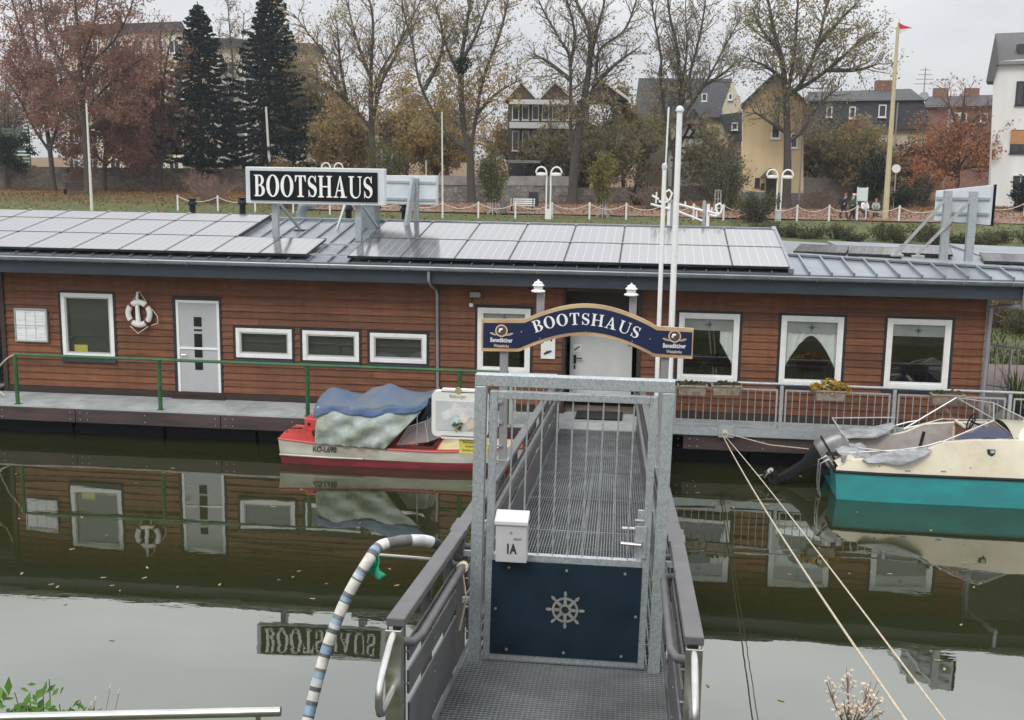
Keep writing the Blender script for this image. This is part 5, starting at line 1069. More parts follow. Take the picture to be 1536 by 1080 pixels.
for k in range(26):
    u=rng.uniform(1222,1332); v=rng.uniform(1000,1075)
    if abs(u-1275)>30: v=max(v,1022)
    p=Vector(at(u,v,-18.55+rng.uniform(-.12,.12))); m_=Vector(at(1275+(u-1275)*.3,1085,-18.55)); mb.tube([b0,m_,m_.lerp(p,.6)+Vector((0,0,-.01)),p],[.005,.003,.0022,.0015],4)
    for j in range(6):
        q_=m_.lerp(p,rng.uniform(.45,1.))+Vector((rng.uniform(-.035,.035),rng.uniform(-.03,.03),rng.uniform(-.02,.03))); mb.tube([m_.lerp(p,.6),q_],.0012,3)
        for i in range(9):
            n=Vector((rng.uniform(-1,1),rng.uniform(-1,1),rng.uniform(-.6,1))).normalized()*rng.uniform(.008,.014); o_=n.orthogonal().normalized()*.0035; fl.quad(q_-o_,q_+o_,q_+n)
        fl.tube([q_-Vector((0,0,.008)),q_],[.003,.006],5)
mb.build('stem',P('weed_stem',(.20,.12,.07),.9),s); fl.build('seed_head',P('fluffy_seed',(.72,.62,.52),.9,var=.2,vs=60),s)
# floating leaves
m_fleaf=P('floating_leaf_yellow',(.42,.33,.14),.8,c2=(.25,.17,.07),vs=9); rng=random.Random(77); protos=[]
for k in range(3):
    mb=MB(); mb.quad(*[(r_*math.cos(t_),r_*.6*math.sin(t_),.002) for t_,r_ in ((0,.065),(.9,.05),(1.7,.03),(2.6,.055),(3.4,.06),(4.3,.03),(5.3,.055))]); o=mb.build('floating_leaf',m_fleaf,None,solid=.002); protos.append(o)
n=0
for k in range(400):
    u,v=rng.uniform(-10,1540),rng.uniform(700,1075)
    if v<720 and rng.random()<.4: continue
    if v>900 and rng.random()<.75: continue
    d=ray(u,v); t_=-CAM[2]/d[2]; x,y=CAM[0]+t_*d[0],CAM[1]+t_*d[1]
    if -1.7<x<.5 or y<-11.5 or (3<x and y>-3.6) or(x<-2 and y>-2.9): continue
    o=protos[n%3] if n<3 else protos[n%3].copy()
    if n>=3: col.objects.link(o)
    o.location=(x,y,.004); sc_=rng.uniform(.35,.8); o.scale=(sc_,sc_,1); o.rotation_euler=(0,0,rng.uniform(0,6.3)); tag(o,'small yellow brown fallen leaf floating on the dark water','leaf','fallen leaves floating on the water'); n+=1
    if n>=70: break
# ------------------------------------------------------------------ far bank: path, walls
mb=MB()
m_path=NT('leaf_strewn_path'); t=m_path; co=t.coords(); n3=t.noise(co,9,6,.7); n4=t.noise(co,.5,4)
k=t.ramp(n3,[(.3,(.11,.055,.035)),(.5,(.21,.105,.065)),(.7,(.30,.19,.12))]); t.l(t.mix(t.ramp(n4,[(.4,0.),(.6,.7)]),k,(.24,.19,.16)),t.b.inputs['Base Color']); t.b.inputs['Roughness'].default_value=.95
ys=[59.+.75*i for i in range(15)]
for ya,yb in zip(ys,ys[1:]):
    for i in range(30): x=-26+i*2.2; mb.quad((x,ya,gz(ya)+.075),(x+2.2,ya,gz(ya)+.075),(x+2.2,yb,gz(yb)+.075),(x,yb,gz(yb)+.075))
mb.build('leaf_strewn_path',t.m,None,kind='structure')
m_rub=stonemat('rubble_stone',(.13,.105,.085),(.20,.17,.14),(.055,.05,.042),2.2); m_rub2=stonemat('pale_rubble',(.19,.175,.16),(.28,.26,.235),(.07,.065,.06),1.8)
m_conc=P('pale_concrete',(.34,.33,.31),.85,c2=(.20,.19,.17),vs=1.2,bump=.2); m_rend=P('grey_render',(.30,.29,.275),.9,c2=(.19,.18,.17),vs=.7)
def wall(name,u0,v0,u1,v1,h,mat,label,cap=None,y=None,yb=None,th=.4):
    a=ground(u0,v0) if y is None else at(u0,v0,y); b=ground(u1,v1) if y is None else at(u1,v1,yb or y)
    a=Vector((a[0],a[1],gz(a[1])-.3)); b=Vector((b[0],b[1],gz(b[1])-.3)); s=root(name,tuple((a+b)/2),label,'wall'); up=Vector((0,0,h+.3)); d=(b-a).normalized(); nn=Vector((-d.y,d.x,0))*th
    mb=MB(); mb.hexa([a,b,b+nn,a+nn],[a+up,b+up,b+nn+up,a+nn+up]); mb.build('masonry',mat,s)
    if cap: mb=MB(); e=nn*.15; mb.hexa([a+up-e,b+up-e,b+nn+up+e,a+nn+up+e],[a+up-e+Vector((0,0,cap[0])),b+up-e+Vector((0,0,cap[0])),b+nn+up+e+Vector((0,0,cap[0])),a+nn+up+e+Vector((0,0,cap[0]))]); mb.build('coping',cap[1],s)
    return s
wall('stone_wall',-60,283,372,287,2.0,m_rub,'brown rubble stone wall behind the red leaved trees on the left')
wall('stone_wall',640,303,856,304,1.35,m_rub2,'rubble wall with pale concrete parapet below the half timbered restaurant',(.75,m_conc))
wall('stone_wall',858,306,1105,300,1.25,m_rub,'overgrown low stone wall between the big trees and the yellow house')
wall('garden_wall',1203,305,1330,303,2.1,m_rend,'grey rendered garden wall right of the yellow house')
wall('garden_wall',1487,301,1600,304,1.7,P('white_render_wall',(.62,.62,.60),.85,var=.1,vs=.6),'whitish garden wall in front of the tall white house')
# ------------------------------------------------------------------ houses
m_slate=P('dark_slate',(.075,.078,.085),.75,c2=(.04,.04,.045),vs=3,stretch=(1,1,3),bump=.4,bs=12); m_yel=P('yellow_ochre_render',(.66,.51,.30),.85,c2=(.52,.40,.23),vs=.6,stretch=(1.6,1,.35)); m_cr=P('cream_render',(.76,.70,.55),.85,c2=(.66,.60,.46),vs=.4,stretch=(1.6,1,.3))
m_pale=P('pale_cream_render',(.62,.57,.42),.85,var=.1); m_whr=P('white_render',(.76,.76,.75),.8,c2=(.64,.64,.62),vs=.5,stretch=(1.6,1,.3)); m_brick=brickmat('red_brown_brick',(.20,.09,.065),(.27,.13,.09),(.2,.17,.15),3.5)
m_hpane=P('dark_house_glass',(.028,.032,.036),.12,spec=.7,var=.3,vs=.5); m_tim=P('black_timber',(.03,.022,.018),.8,var=.2); m_plinth=P('grey_plinth',(.16,.16,.16),.9,var=.15); m_shut=P('orange_blind',(.42,.20,.08),.7,var=.1); m_roofb=P('brown_roof_tile',(.10,.07,.055),.8,vs=4,stretch=(1,1,3),bump=.3); m_wfr=P('white_house_frame',(.72,.72,.70),.5,var=.03)
def R(u0,v0,u1,v1,y): a=at(u0,v1,y); b=at(u1,v0,y); return a[0],b[0],a[2],b[2]
def hwin(par,u0,v0,u1,v1,y,fr=None,name='window',t=.10,cross=True,pane=None):
    x0,x1,z0,z1=R(u0,v0,u1,v1,y); fr=fr or m_wfr; mb=MB(); mb.box(x0,x0+t,y-.08,y+.05,z0,z1); mb.box(x1-t,x1,y-.08,y+.05,z0,z1); mb.box(x0+t,x1-t,y-.08,y+.05,z1-t,z1); mb.box(x0+t,x1-t,y-.08,y+.05,z0,z0+t)
    if cross and x1-x0>.9: mb.box((x0+x1)/2-.04,(x0+x1)/2+.04,y-.075,y+.05,z0+t,z1-t)
    mb.box(x0-.06,x1+.06,y-.16,y+.02,z0-.07,z0-.002); f=mb.build(name,fr,par); mb=MB(); mb.box(x0+t,x1-t,y-.04,y+.04,z0+t,z1-t); mb.build('pane',pane or m_hpane,f); return f
def poly(uvs,y): return [at(u,v,y) for u,v in uvs]
CX=[0.]
def slab(mb,pts,y0,y1):   # extrude front outline (px at y0) back to y1
    p=poly(pts,y0); cx=sum(q[0] for q in p)/len(p); mb.prism(p,(CX[0]*(y1-y0),y1-y0,0))
# D yellow gable house
Y=74.; CX[0]=at(1158,305,Y)[0]/(Y+23.9); s=root('yellow_house',(at(1158,305,Y)[0],Y,gz(Y)),'yellow rendered house with a steep gable front and a dark entrance door','house')
mb=MB(); slab(mb,[(1112,312),(1205,314),(1205,150),(1164,112),(1114,158)],Y,Y+9); mb.build('wall',m_yel,s)
mb=MB(); slab(mb,[(1110,158),(1164,107),(1164,113),(1112,163)],Y-.35,Y+9.2); slab(mb,[(1164,107),(1209,151),(1207,156),(1164,113)],Y-.35,Y+9.2); mb.build('roof',m_slate,s)
mb=MB(); g0=Vector(at(1112,159,Y-.4)); g1=Vector(at(1206.5,152,Y-.4)); mb.tube([g0,g0+Vector((CX[0]*9,9,0))],.09,6); mb.tube([g1,(g1.x,g1.y,gz(Y))],.07,6); mb.build('gutter_pipe',m_post,s)
mb=MB(); slab(mb,[(1111.5,313),(1205.5,315),(1205.5,290),(1111.5,287)],Y-.06,Y+9.05); mb.build('plinth',m_plinth,s)
hwin(s,1156,185,1171,208,Y); hwin(s,1160,143,1173,155,Y); hwin(s,1132,267,1140,280,Y,m_tim,t=.06); hwin(s,1185,200,1197,222,Y)
mb=MB(); x0,x1,z0,z1=R(1148,264,1166,306,Y-.08); mb.box(x0,x1,Y-.1,Y-.061,z0,z1); mb.build('door',m_tim,s); mb=MB(); mb.prism(poly([(1142,266),(1157,252),(1160,254),(1146,268)],Y-1.2),(0,1.2,0)); mb.build('porch_roof',m_slate,s)
mb=MB(); x0,x1,z0,z1=R(1141,275,1147,285,Y-.08); mb.box(x0,x1,Y-.09,Y-.04,z0,z1); mb.build('plaque',m_tim,s)
# E mansard house
Y=86.; CX[0]=at(1300,300,Y)[0]/(Y+23.9); s=root('mansard_house',(at(1300,300,Y)[0],Y,gz(Y)),'low yellow house under a dark slate mansard roof with a white framed dormer window','house')
mb=MB(); slab(mb,[(1205,310),(1392,310),(1390,190),(1205,190)],Y,Y+10); mb.build('wall',m_pale,s)
mb=MB(); slab(mb,[(1205,194),(1398,194),(1385,149),(1205,150)],Y-.5,Y+10.2); rf=mb.build('roof',m_slate,s)
a=poly([(1200,152),(1388,150)],Y-.8); b=poly([(1215,138),(1366,133)],Y+4); mb=MB(); mb.hexa([a[0],a[1],(a[1][0]+CX[0]*10,Y+10,a[1][2]),(a[0][0]+CX[0]*10,Y+10,a[0][2])],[b[0],b[1],(b[1][0]+CX[0]*2,Y+6,b[1][2]),(b[0][0]+CX[0]*2,Y+6,b[0][2])]); mb.build('upper_roof',m_slate,rf)
hwin(s,1317,157,1330,176,Y-.52); hwin(s,1273,160,1284,178,Y-.52); hwin(s,1239,160,1249,176,Y-.52); hwin(s,1262,256,1280,270,Y,m_tim); hwin(s,1220,210,1230,230,Y); hwin(s,1345,215,1357,240,Y)
mb=MB(); x,_,z=at(1326,136,Y+4); mb.box(x-.8,x+.8,Y+3.5,Y+4.6,z-1.2,z+.9); mb.build('chimney',m_brick,rf)
mb=MB(); x,_,z=at(1385,150,Y+1); mb.tube([(x,Y+1,z-1),(x,Y+1,z+2.8)],.05,6)
for k in range(4): mb.tube([(x-.9+.15*k,Y+1,z+1.4+.4*k),(x+.9-.15*k,Y+1,z+1.4+.4*k)],.03,4)
mb.tube([(x,Y+.9,z+.3),(x,Y+.7,z+.35)],[.45,.38],12); mb.build('aerial',m_post,rf)
mb=MB(); x,_,z=at(1347,150,Y-.7); mb.tube([(x,Y-.7,z-.2),(x,Y-.7,z-4)],.06,6); mb.build('downpipe',m_alu,s)
# F brick house
Y=104.; CX[0]=at(1437,290,Y)[0]/(Y+23.9); s=root('brick_house',(at(1437,290,Y)[0],Y,gz(Y)),'red brown brick house with white windows between the mansard house and the white house','house')
mb=MB(); slab(mb,[(1389,300),(1489,300),(1489,156),(1389,158)],Y,Y+9); mb.build('wall',m_brick,s)
a=poly([(1386,161),(1492,158)],Y-.6); b=poly([(1389,145),(1490,142)],Y+4); mb=MB(); mb.hexa([a[0],a[1],(a[1][0]+CX[0]*10,Y+9.5,a[1][2]),(a[0][0]+CX[0]*10,Y+9.5,a[0][2])],[b[0],b[1],(b[1][0],Y+5,b[1][2]),(b[0][0],Y+5,b[0][2])]); rf=mb.build('roof',m_slate,s)
hwin(s,1427,169,1439,183,Y); hwin(s,1438.5,169,1450.5,183,Y); hwin(s,1470,170,1482,184,Y); hwin(s,1405,200,1417,222,Y); hwin(s,1463,205,1476,228,Y)
for u in (1410,1457): mb=MB(); x,_,z=at(u,144,Y+4); mb.box(x-.7,x+.7,Y+3.6,Y+4.4,z-1,z+.8); mb.build('chimney',m_brick,rf)
# G white house
Y=78.; CX[0]=at(1520,300,Y)[0]/(Y+23.9); s=root('white_house',(at(1520,300,Y)[0],Y,gz(Y)),'tall white rendered house with a grey slate roof at the right edge','house')
mb=MB(); slab(mb,[(1482,310),(1640,312),(1640,80),(1497,92),(1490,122)],Y,Y+11); mb.build('wall',m_whr,s)
a=poly([(1494,97),(1645,93)],Y-.5); b=poly([(1493,50),(1645,44)],Y+4.5); mb=MB(); mb.hexa([a[0],a[1],(a[1][0]+CX[0]*11.5,Y+11,a[1][2]),(a[0][0]+CX[0]*11.5,Y+11,a[0][2])],[b[0],b[1],(b[1][0]+CX[0]*2,Y+6.5,b[1][2]),(b[0][0]+CX[0]*2,Y+6.5,b[0][2])])
p=poly([(1479,122),(1490,122),(1498,97),(1493,50)],Y-.4); mb.prism(p,(CX[0]*4.5,4.5,0)); rf=mb.build('roof',P('weathered_slate',(.15,.145,.14),.85,c2=(.08,.08,.085),vs=5,stretch=(1,1,2),bump=.4),s)
hwin(s,1522,122,1548,158,Y,m_tim,t=.12); f=hwin(s,1514,195,1548,230,Y,m_tim,t=.12); hwin(s,1516,262,1545,284,Y)
x0,x1,z0,z1=R(1515,196,1547,216,Y-.1); mb=MB(); mb.box(x0,x1,Y-.12,Y-.09,z0,z1); mb.build('blind',m_shut,f)
mb=MB(); x0,x1,z0,z1=R(1526,66,1550,88,Y+1.0); mb.box(x0,x1,Y+.9,Y+1.6,z0,z1); mb.build('skylight',m_hpane,rf)
# C half timbered gable with slate roof
Y=84.; CX[0]=at(1045,300,Y)[0]/(Y+23.9); s=root('half_timbered_house',(at(1045,300,Y)[0],Y,gz(Y)),'slate roofed house with a half timbered gable and a pale yellow side gable','house')
mb=MB(); slab(mb,[(950,310),(1113,310),(1112,158),(1099,120),(1080,172),(960,172)],Y+4,Y+9); mb.build('wall',m_pale,s)
a=poly([(950,178),(1080,176)],Y+3.4); b=poly([(958,117),(1099,118)],Y+6.5); mb=MB(); mb.hexa([a[0],a[1],(a[1][0],Y+4.2,a[1][2]),(a[0][0],Y+4.2,a[0][2])],[b[0],b[1],(b[1][0],Y+7,b[1][2]),(b[0][0],Y+7,b[0][2])]); rf=mb.build('roof',m_slate,s)
mb=MB(); mb.prism(poly([(1080,172),(1113,168),(1113,212),(1094,212)],Y+3.2),(0,1,0)); mb.build('annex_roof',m_slate,rf)
hwin(s,1097,184,1107,195,Y+3.15); hwin(s,1052,140,1061,152,Y+3.0,name='window'); hwin(s,1028,140,1036,152,Y+3.0); hwin(s,1092,140,1099,150,Y+3.95)
mb=MB(); slab(mb,[(1002,310),(1080,310),(1080,222),(1041,166),(1002,222)],Y,Y+4); gw_=mb.build('gable_wall',m_whr,s)
mb=MB(); tb_=lambda a,b,w_=.20:mb.bar(at(*a,Y-.03),at(*b,Y-.03),.06,w_,(0,0,1))
for a,b in (((1041,168),(1041,222)),((1002,222),(1080,222)),((1013,206),(1069,206)),((1026,187),(1056,187)),((1018,222),(1034,190)),((1064,222),(1048,190)),((1034,206),(1048,188)),((1048,206),(1034,188)),((1006,240),(1078,240)),((1016,222),(1016,245)),((1066,222),(1066,245))): tb_(a,b)
mb.build('timber',m_tim,gw_)
mb=MB(); mb.prism(poly([(998,226),(1041,162),(1041,168),(1002,228)],Y-.4),(0,4.5,0)); mb.prism(poly([(1041,162),(1085,226),(1080,228),(1041,168)],Y-.4),(0,4.5,0)); mb.build('gable_roof',m_slate,s)
hwin(s,1028,226,1038,238,Y); hwin(s,1044,226,1054,238,Y)
# B restaurant
Y=80.; CX[0]=at(810,300,Y)[0]/(Y+23.9); s=root('restaurant_house',(at(810,300,Y)[0],Y,gz(Y)),'half timbered restaurant with white balconies and brown gables behind the trees in the centre','house')
mb=MB(); slab(mb,[(762,300),(884,300),(884,150),(762,150)],Y,Y+9); mb.build('wall',P('dark_timber_wall',(.10,.075,.06),.85,var=.2),s)
for a,b,c in ((756,782,808),(806,833,862),(866,905,945)):
    mb=MB(); slab(mb,[(a,150),(c,150),(b,122)],Y-.2,Y+9); mb.build('gable',m_roofb,s); mb=MB(); mb.bar(at(a,150,Y-.5),at(b,121,Y-.5),.3,.22); mb.bar(at(b,121,Y-.5),at(c,150,Y-.5),.3,.22); mb.build('bargeboard',m_wfr,s)
for v0,v1 in ((150,156),(184,192)):
    x0,x1,z0,z1=R(764,v0,865,v1,Y-1.2); mb=MB(); mb.box(x0,x1,Y-1.3,Y-1.2,z0,z1); mb.box(x0,x1,Y-1.19,Y,z0,z0+.15); mb.build('balcony',m_wfr,s)
for u in (768,783,798,813,828,843,858): hwin(s,u,158,u+11,180,Y-.05,t=.08); hwin(s,u,196,u+11,226,Y-.05,t=.08)
mb=MB(); mb.box(*R(764,241,812,244,Y-4)[:2],Y-5,Y-2.2,*R(764,241,812,244,Y-4)[2:]); mb.build('awning',m_conc,s)
mb=MB(); x0,x1,z0,z1=R(764,246,850,272,Y-2); mb.box(x0,x1,Y-2.1,Y-.1,z0,z1); mb.build('terrace_glazing',m_hpane,s)
# A apartment blocks
Y=104.; CX[0]=at(190,280,Y)[0]/(Y+23.9); s=root('apartment_block',(at(190,280,Y)[0],Y,gz(Y)),'large cream apartment block behind the red leaved trees','building')
mb=MB(); slab(mb,[(95,290),(274,290),(274,44),(95,50)],Y,Y+12); mb.build('wall',m_cr,s)
mb=MB(); slab(mb,[(90,52),(280,46),(272,32),(100,38)],Y-.5,Y+12); mb.build('roof',m_slate,s)
for v in (60,105,150,195,240):
    for u in (104,132,166,200,230,254): hwin(s,u,v,u+15,v+20,Y)
Y=110.; CX[0]=at(400,280,Y)[0]/(Y+23.9); s=root('apartment_block',(at(400,280,Y)[0],Y,gz(Y)),'cream apartment wing with long grey balconies between the two dark firs','building')
mb=MB(); slab(mb,[(276,290),(480,290),(480,75),(276,62)],Y,Y+12); mb.build('wall',m_cr,s)
mb=MB(); slab(mb,[(270,66),(490,78),(482,66),(285,54)],Y-.8,Y+12); mb.build('roof',m_slate,s)
for v in (112,150,188,226,262):
    x0,x1,z0,z1=R(328,v,482,v+14,Y-1.6); mb=MB(); mb.box(x0,x1,Y-1.6,Y-1.45,z0,z1); mb.box(x0,x1,Y-1.44,Y-.01,z0,z0+.22); mb.build('balcony',P('balcony_grey',(.40,.40,.37),.8,var=.08),s)
    for u in (286,304): hwin(s,u,v-20,u+12,v+2,Y)
    for u in (334,362,390,418,446): hwin(s,u,v-20,u+18,v+2,Y-.02)
for u in (334,372,410,448): mb=MB(); a=at(u,285,Y-1.5); b=at(u,85,Y-1.5); mb.box(a[0]-.12,a[0]+.12,Y-1.75,Y-1.62,a[2],b[2]); mb.build('balcony_post',m_wfr,s)
s=root('green_fence',(*at(10,240,88.)[:2],gz(88.)),'dark green mesh fence at the far left behind the stone wall','fence'); mb=MB(); x0,x1,z0,z1=R(-60,196,44,260,88.)
for k in range(14): z=z0+(z1-z0)*k/13; mb.box(x0,x1,87.97,88.03,z,z+.22)
mb.build('slat',P('fence_green',(.07,.12,.085),.7),s); mb=MB()
for k in range(6): x=x0+(x1-x0)*k/5; mb.tube([(x,87.9,z0),(x,87.9,z1+.3)],.06,6)
mb.build('post',m_green,s)
# lattice fence
s=root('lattice_fence',(*ground(1255,313)[:2],gz(70)),'low brown crossed slat fence in front of the grey garden wall','fence'); mb=MB(); a=Vector(ground(1186,314)); b=Vector(ground(1330,316)); n=46
for i in range(n):
    p=a.lerp(b,i/n); q_=a.lerp(b,(i+2.2)/n); up=Vector((0,0,.75)); mb.bar(p,q_+up,.04,.06,(0,1,0)); mb.bar(q_+Vector((0,-.05,0)),p+up+Vector((0,-.05,0)),.04,.06,(0,1,0))
mb.build('lattice',P('old_fence_wood',(.12,.085,.06),.9,var=.3),s)
# ------------------------------------------------------------------ poles, lamps, chain fence, small furniture
m_polew=P('off_white_pole',(.66,.64,.58),.5,var=.08); m_polewood=P('yellowish_wood_pole',(.50,.42,.26),.7,var=.15,stretch=(6,6,.5)); m_greyp=P('pale_grey_pole',(.42,.42,.41),.5,var=.06); m_flag=P('red_pennant_cloth',(.55,.03,.05),.7,var=.05)
def pole(name,ub,vb,ut,vt,r0,r1,mat,label,cat,y=None):
    b=Vector(ground(ub,vb)) if y is None else Vector(at(ub,vb,y)); t_=Vector(at(ut,vt,b.y)); s=root(name,tuple(b),label,cat); mb=MB(); mb.tube([b-Vector((0,0,.2)),t_],[r0,r1],10); mb.build('pole',mat,s,smooth=True); return s,b,t_
pole('lamp_mast',138,316,129.5,155,.11,.06,m_polew,'slim white pole on the lawn before the red leaved trees','pole')
pole('lamp_mast',404,240,399,160,.12,.09,m_polew,'white pole standing between the dark fir and the golden bush','pole',y=78.)
pole('lamp_mast',664,311,663,168,.075,.05,m_polew,'thin white pole right of the black sign before the forked tree','pole')
s,b,t_=pole('flagpole',1327.5,331,1347,40,.21,.10,m_polewood,'tall yellowish wooden flagpole with a red and white pennant','flagpole')
mb=MB(); f0=at(1348,33,b.y-.05); f1=at(1367,43,b.y+.5); f2=at(1348,51,b.y-.05)
mb.grid(lambda u,v:(f0[0]+(f1[0]-f0[0])*u,f0[1]+.25*math.sin(u*5)+.5*u,(f0[2]+(f1[2]-f0[2])*u)*(1-v)+(f0[2]*.45+f2[2]*.55+(f1[2]-(f0[2]*.45+f2[2]*.55))*u)*v),8,3); mb.build('pennant',m_flag,s,solid=.02)
mb=MB(); mb.grid(lambda u,v:(f0[0]+(f1[0]-f0[0])*u*.97,f0[1]+.25*math.sin(u*5)+.5*u,(f0[2]*.45+f2[2]*.55+(f1[2]-(f0[2]*.45+f2[2]*.55))*u)*(1-v)+(f2[2]+(f1[2]-f2[2])*u)*v-.01),8,3); mb.build('pennant_lower',m_wfr,s,solid=.02)
mb=MB(); mb.tube([t_,Vector(at(1348,33,b.y))],.05,6); mb.tube([Vector(at(1336,41,b.y)),Vector(at(1347,43,b.y))],.03,5); mb.build('mast_top',m_polewood,s)
pole('lamp_mast',1413,300,1425,152,.10,.07,m_greyp,'pale grey pole before the orange maple','pole')
pole('lamp_mast',1482,316,1487,215,.09,.07,m_greyp,'grey pole beside the right roof sign before the white house','pole')
pole('sign_mast',640,300,639,240,.05,.05,m_polew,'short thin white post under the golden trees left of the forked tree','post')
for ub,vb,vt,lab in ((822,329,250,'white double arched lamp before the rubble wall in the centre'),(1166.5,331,254,'white double arched lamp before the yellow house door'),(499,300,244,'white double arched lamp whose two arcs peek above the black sign')):
    b=Vector(ground(ub,vb)); tz_=at(ub,vt,b.y)[2]; s=root('arc_lamp',tuple(b),lab,'street lamp','white double arched lamps on the promenade'); mb=MB(); w_=.16
    for sg in(-1,1):
        c=Vector((b.x+sg*(.16+.36),b.y,tz_-.42)); mb.tube([(b.x+sg*.14,b.y,b.z-.1),(b.x+sg*.15,b.y,tz_-.42)]+[(c.x-sg*.36*math.cos(a*PI/8),b.y,c.z+.40*math.sin(a*PI/8)) for a in range(9)],.055,8)
    mb.box(b.x-.2,b.x+.2,b.y-.1,b.y+.1,b.z-.1,b.z+.7); mb.build('post',m_wfr,s,smooth=True)
    for sg in(-1,1): mb=MB(); mb.lathe((b.x+sg*.50,b.y,tz_-.62),[(.16,0),(.36,.02),(.38,.10),(.34,.20),(.10,.24)],14); mb.build('lamp_head',m_lampglass,s,smooth=True)
s=root('chain_fence',ground(800,328),'row of white posts linked by hanging pale chains along the lawn','fence')
cp=[(267,316),(327,317),(383,318),(440,320),(495,322),(550,323),(604,325),(664,327),(717.5,327),(773,328),(828,328),(884,328),(939,329),(995,330),(1040,330),(1085,331),(1134,331),(1195,332),(1243,332),(1285,332),(1348,333),(1410,334),(1470,331),(1536,326),(1590,322)]
pp=[Vector(ground(*c)) for c in cp]
for p in pp: mb=MB(); mb.tube([p-Vector((0,0,.1)),p+Vector((0,0,1.12))],.065,8); mb.build('post',m_wfr,s)
for a,b in zip(pp,pp[1:]): mb=MB(); mb.tube([a.lerp(b,k/10)+Vector((0,0,1.02-.38*4*(k/10)*(1-k/10))) for k in range(11)],.032,5); mb.build('chain',m_rope,s)
def guard(u,v,h,label):
    b=Vector(ground(u,v)); s=root('tree_guard',tuple(b),label,'tree guard'); mb=MB()
    for k in range(8): a=k*PI/4; mb.tube([(b.x+.5*math.cos(a),b.y+.5*math.sin(a),b.z),(b.x+.28*math.cos(a),b.y+.28*math.sin(a),b.z+.3),(b.x+.24*math.cos(a),b.y+.24*math.sin(a),b.z+h)],.022,5)
    for z in (.3,h*.6,h): mb.tube([(b.x+.25*math.cos(a*PI/6),b.y+.25*math.sin(a*PI/6),b.z+z) for a in range(12)],.022,5,closed=True)
    mb.build('cage',m_greyp,s)
guard(740,322,1.75,'pale wire tree guard round the young willow like tree'); guard(904,326,1.75,'pale wire tree guard round the young yellow green tree'); guard(1076,318,1.6,'pale wire tree guard near the curled hook of the roof rack')
b=Vector(ground(800,311)); s=root('menu_stand',tuple(b),'black standing menu board on the leaf strewn path','sign board'); mb=MB(); mb.hexa([(b.x-.42,b.y-.25,b.z),(b.x+.42,b.y-.25,b.z),(b.x+.42,b.y-.2,b.z),(b.x-.42,b.y-.2,b.z)],[(b.x-.36,b.y,b.z+1.15),(b.x+.36,b.y,b.z+1.15),(b.x+.36,b.y+.05,b.z+1.15),(b.x-.36,b.y+.05,b.z+1.15)]); mb.bar((b.x,b.y+.4,b.z),(b.x,b.y+.05,b.z+1.1),.5,.04); mb.build('board',m_dark,s)
def bench(u,v,mat,label,L=1.6):
    b=Vector(ground(u,v)); s=root('park_bench',tuple(b),label,'bench'); mb=MB()
    for k in range(3): mb.box(b.x-L/2,b.x+L/2,b.y-.2+.15*k,b.y-.08+.15*k,b.z+.44,b.z+.48)
    mb.build('seat',mat,s); mb=MB()
    for k in range(3): mb.box(b.x-L/2,b.x+L/2,b.y+.26,b.y+.29,b.z+.55+.15*k,b.z+.66+.15*k)
    mb.build('backrest',mat,s); 
    for x in (b.x-L/2+.15,b.x+L/2-.15): mb=MB(); mb.box(x-.03,x+.03,b.y-.2,b.y+.25,b.z,b.z+.44); mb.box(x-.03,x+.03,b.y+.24,b.y+.26,b.z+.44,b.z+1.0); mb.build('leg',m_dark,s)
    return b
bench(114,292,m_tim,'dark bench under the red leaved trees before the left stone wall',2.2); bench(783,318,m_wfr,'white slatted bench on the path left of the black menu board',1.8); sb=bench(1307,326,m_tim,'dark bench with two seated people beside the flagpole',2.6)
b=Vector(ground(1291,330)); s=root('info_board',tuple(b),'white information board on two legs right of the walking couple','sign board'); mb=MB()
for dx in(-.33,.33): mb.tube([(b.x+dx,b.y,b.z),(b.x+dx,b.y,b.z+2.25)],.045,6)
mb.build('leg',m_wfr,s); mb=MB(); mb.box(b.x-.36,b.x+.36,b.y-.07,b.y-.02,b.z+1.3,b.z+2.2); mb.build('panel',P('info_panel',(.60,.66,.64),.5,var=.05),s)
for u,v,lab in ((755,322,'grey litter bin behind the guarded willow like tree'),):
    b=Vector(ground(u,v)); s=root('litter_bin',tuple(b),lab,'bin'); mb=MB(); mb.lathe(b,[(.2,.1),(.24,.85),(.26,.85),(.26,.92),(.2,.92)],12); mb.build('bin_body',m_plinth,s,smooth=True); mb=MB(); mb.tube([b,b+Vector((0,0,.1))],.1,8); mb.build('foot',m_dark,s)
s=root('round_sign',ground(1340,312),'small round edged white sign on a post behind the flagpole','sign'); b=Vector(s.location); mb=MB(); mb.tube([b,b+Vector((0,0,3.3))],.04,6); mb.build('post',m_greyp,s); mb=MB(); mb.tube([b+Vector((-.0,-.06,3.1)),b+Vector((0,-.08,3.1))],.34,14); mb.build('plate',m_wfr,s)
# ------------------------------------------------------------------ people
m_skin=P('skin',(.52,.32,.23),.6,var=.04); 
def skin(name,joints,edges,mat,par,sub=1):
    ks=list(joints); me=bpy.data.meshes.new(name); me.from_pydata([joints[k][0] for k in ks],[(ks.index(a),ks.index(b)) for a,b in edges],[]); me.materials.append(mat)
    o=bpy.data.objects.new(name,me); col.objects.link(o); sm=o.modifiers.new('skin','SKIN'); sm.use_smooth_shade=True; me.skin_vertices.new() if not me.skin_vertices else None
    for i,k in enumerate(ks): r=joints[k][1]; me.skin_vertices[0].data[i].radius=(r,r) if not isinstance(r,tuple) else r; me.skin_vertices[0].data[i].use_root=(i==0)
    ss=o.modifiers.new('sub','SUBSURF'); ss.levels=sub; ss.render_levels=sub
    o.parent=par; o.matrix_parent_inverse=par.matrix_basis.inverted() if par.type=='EMPTY' else Matrix(); return o
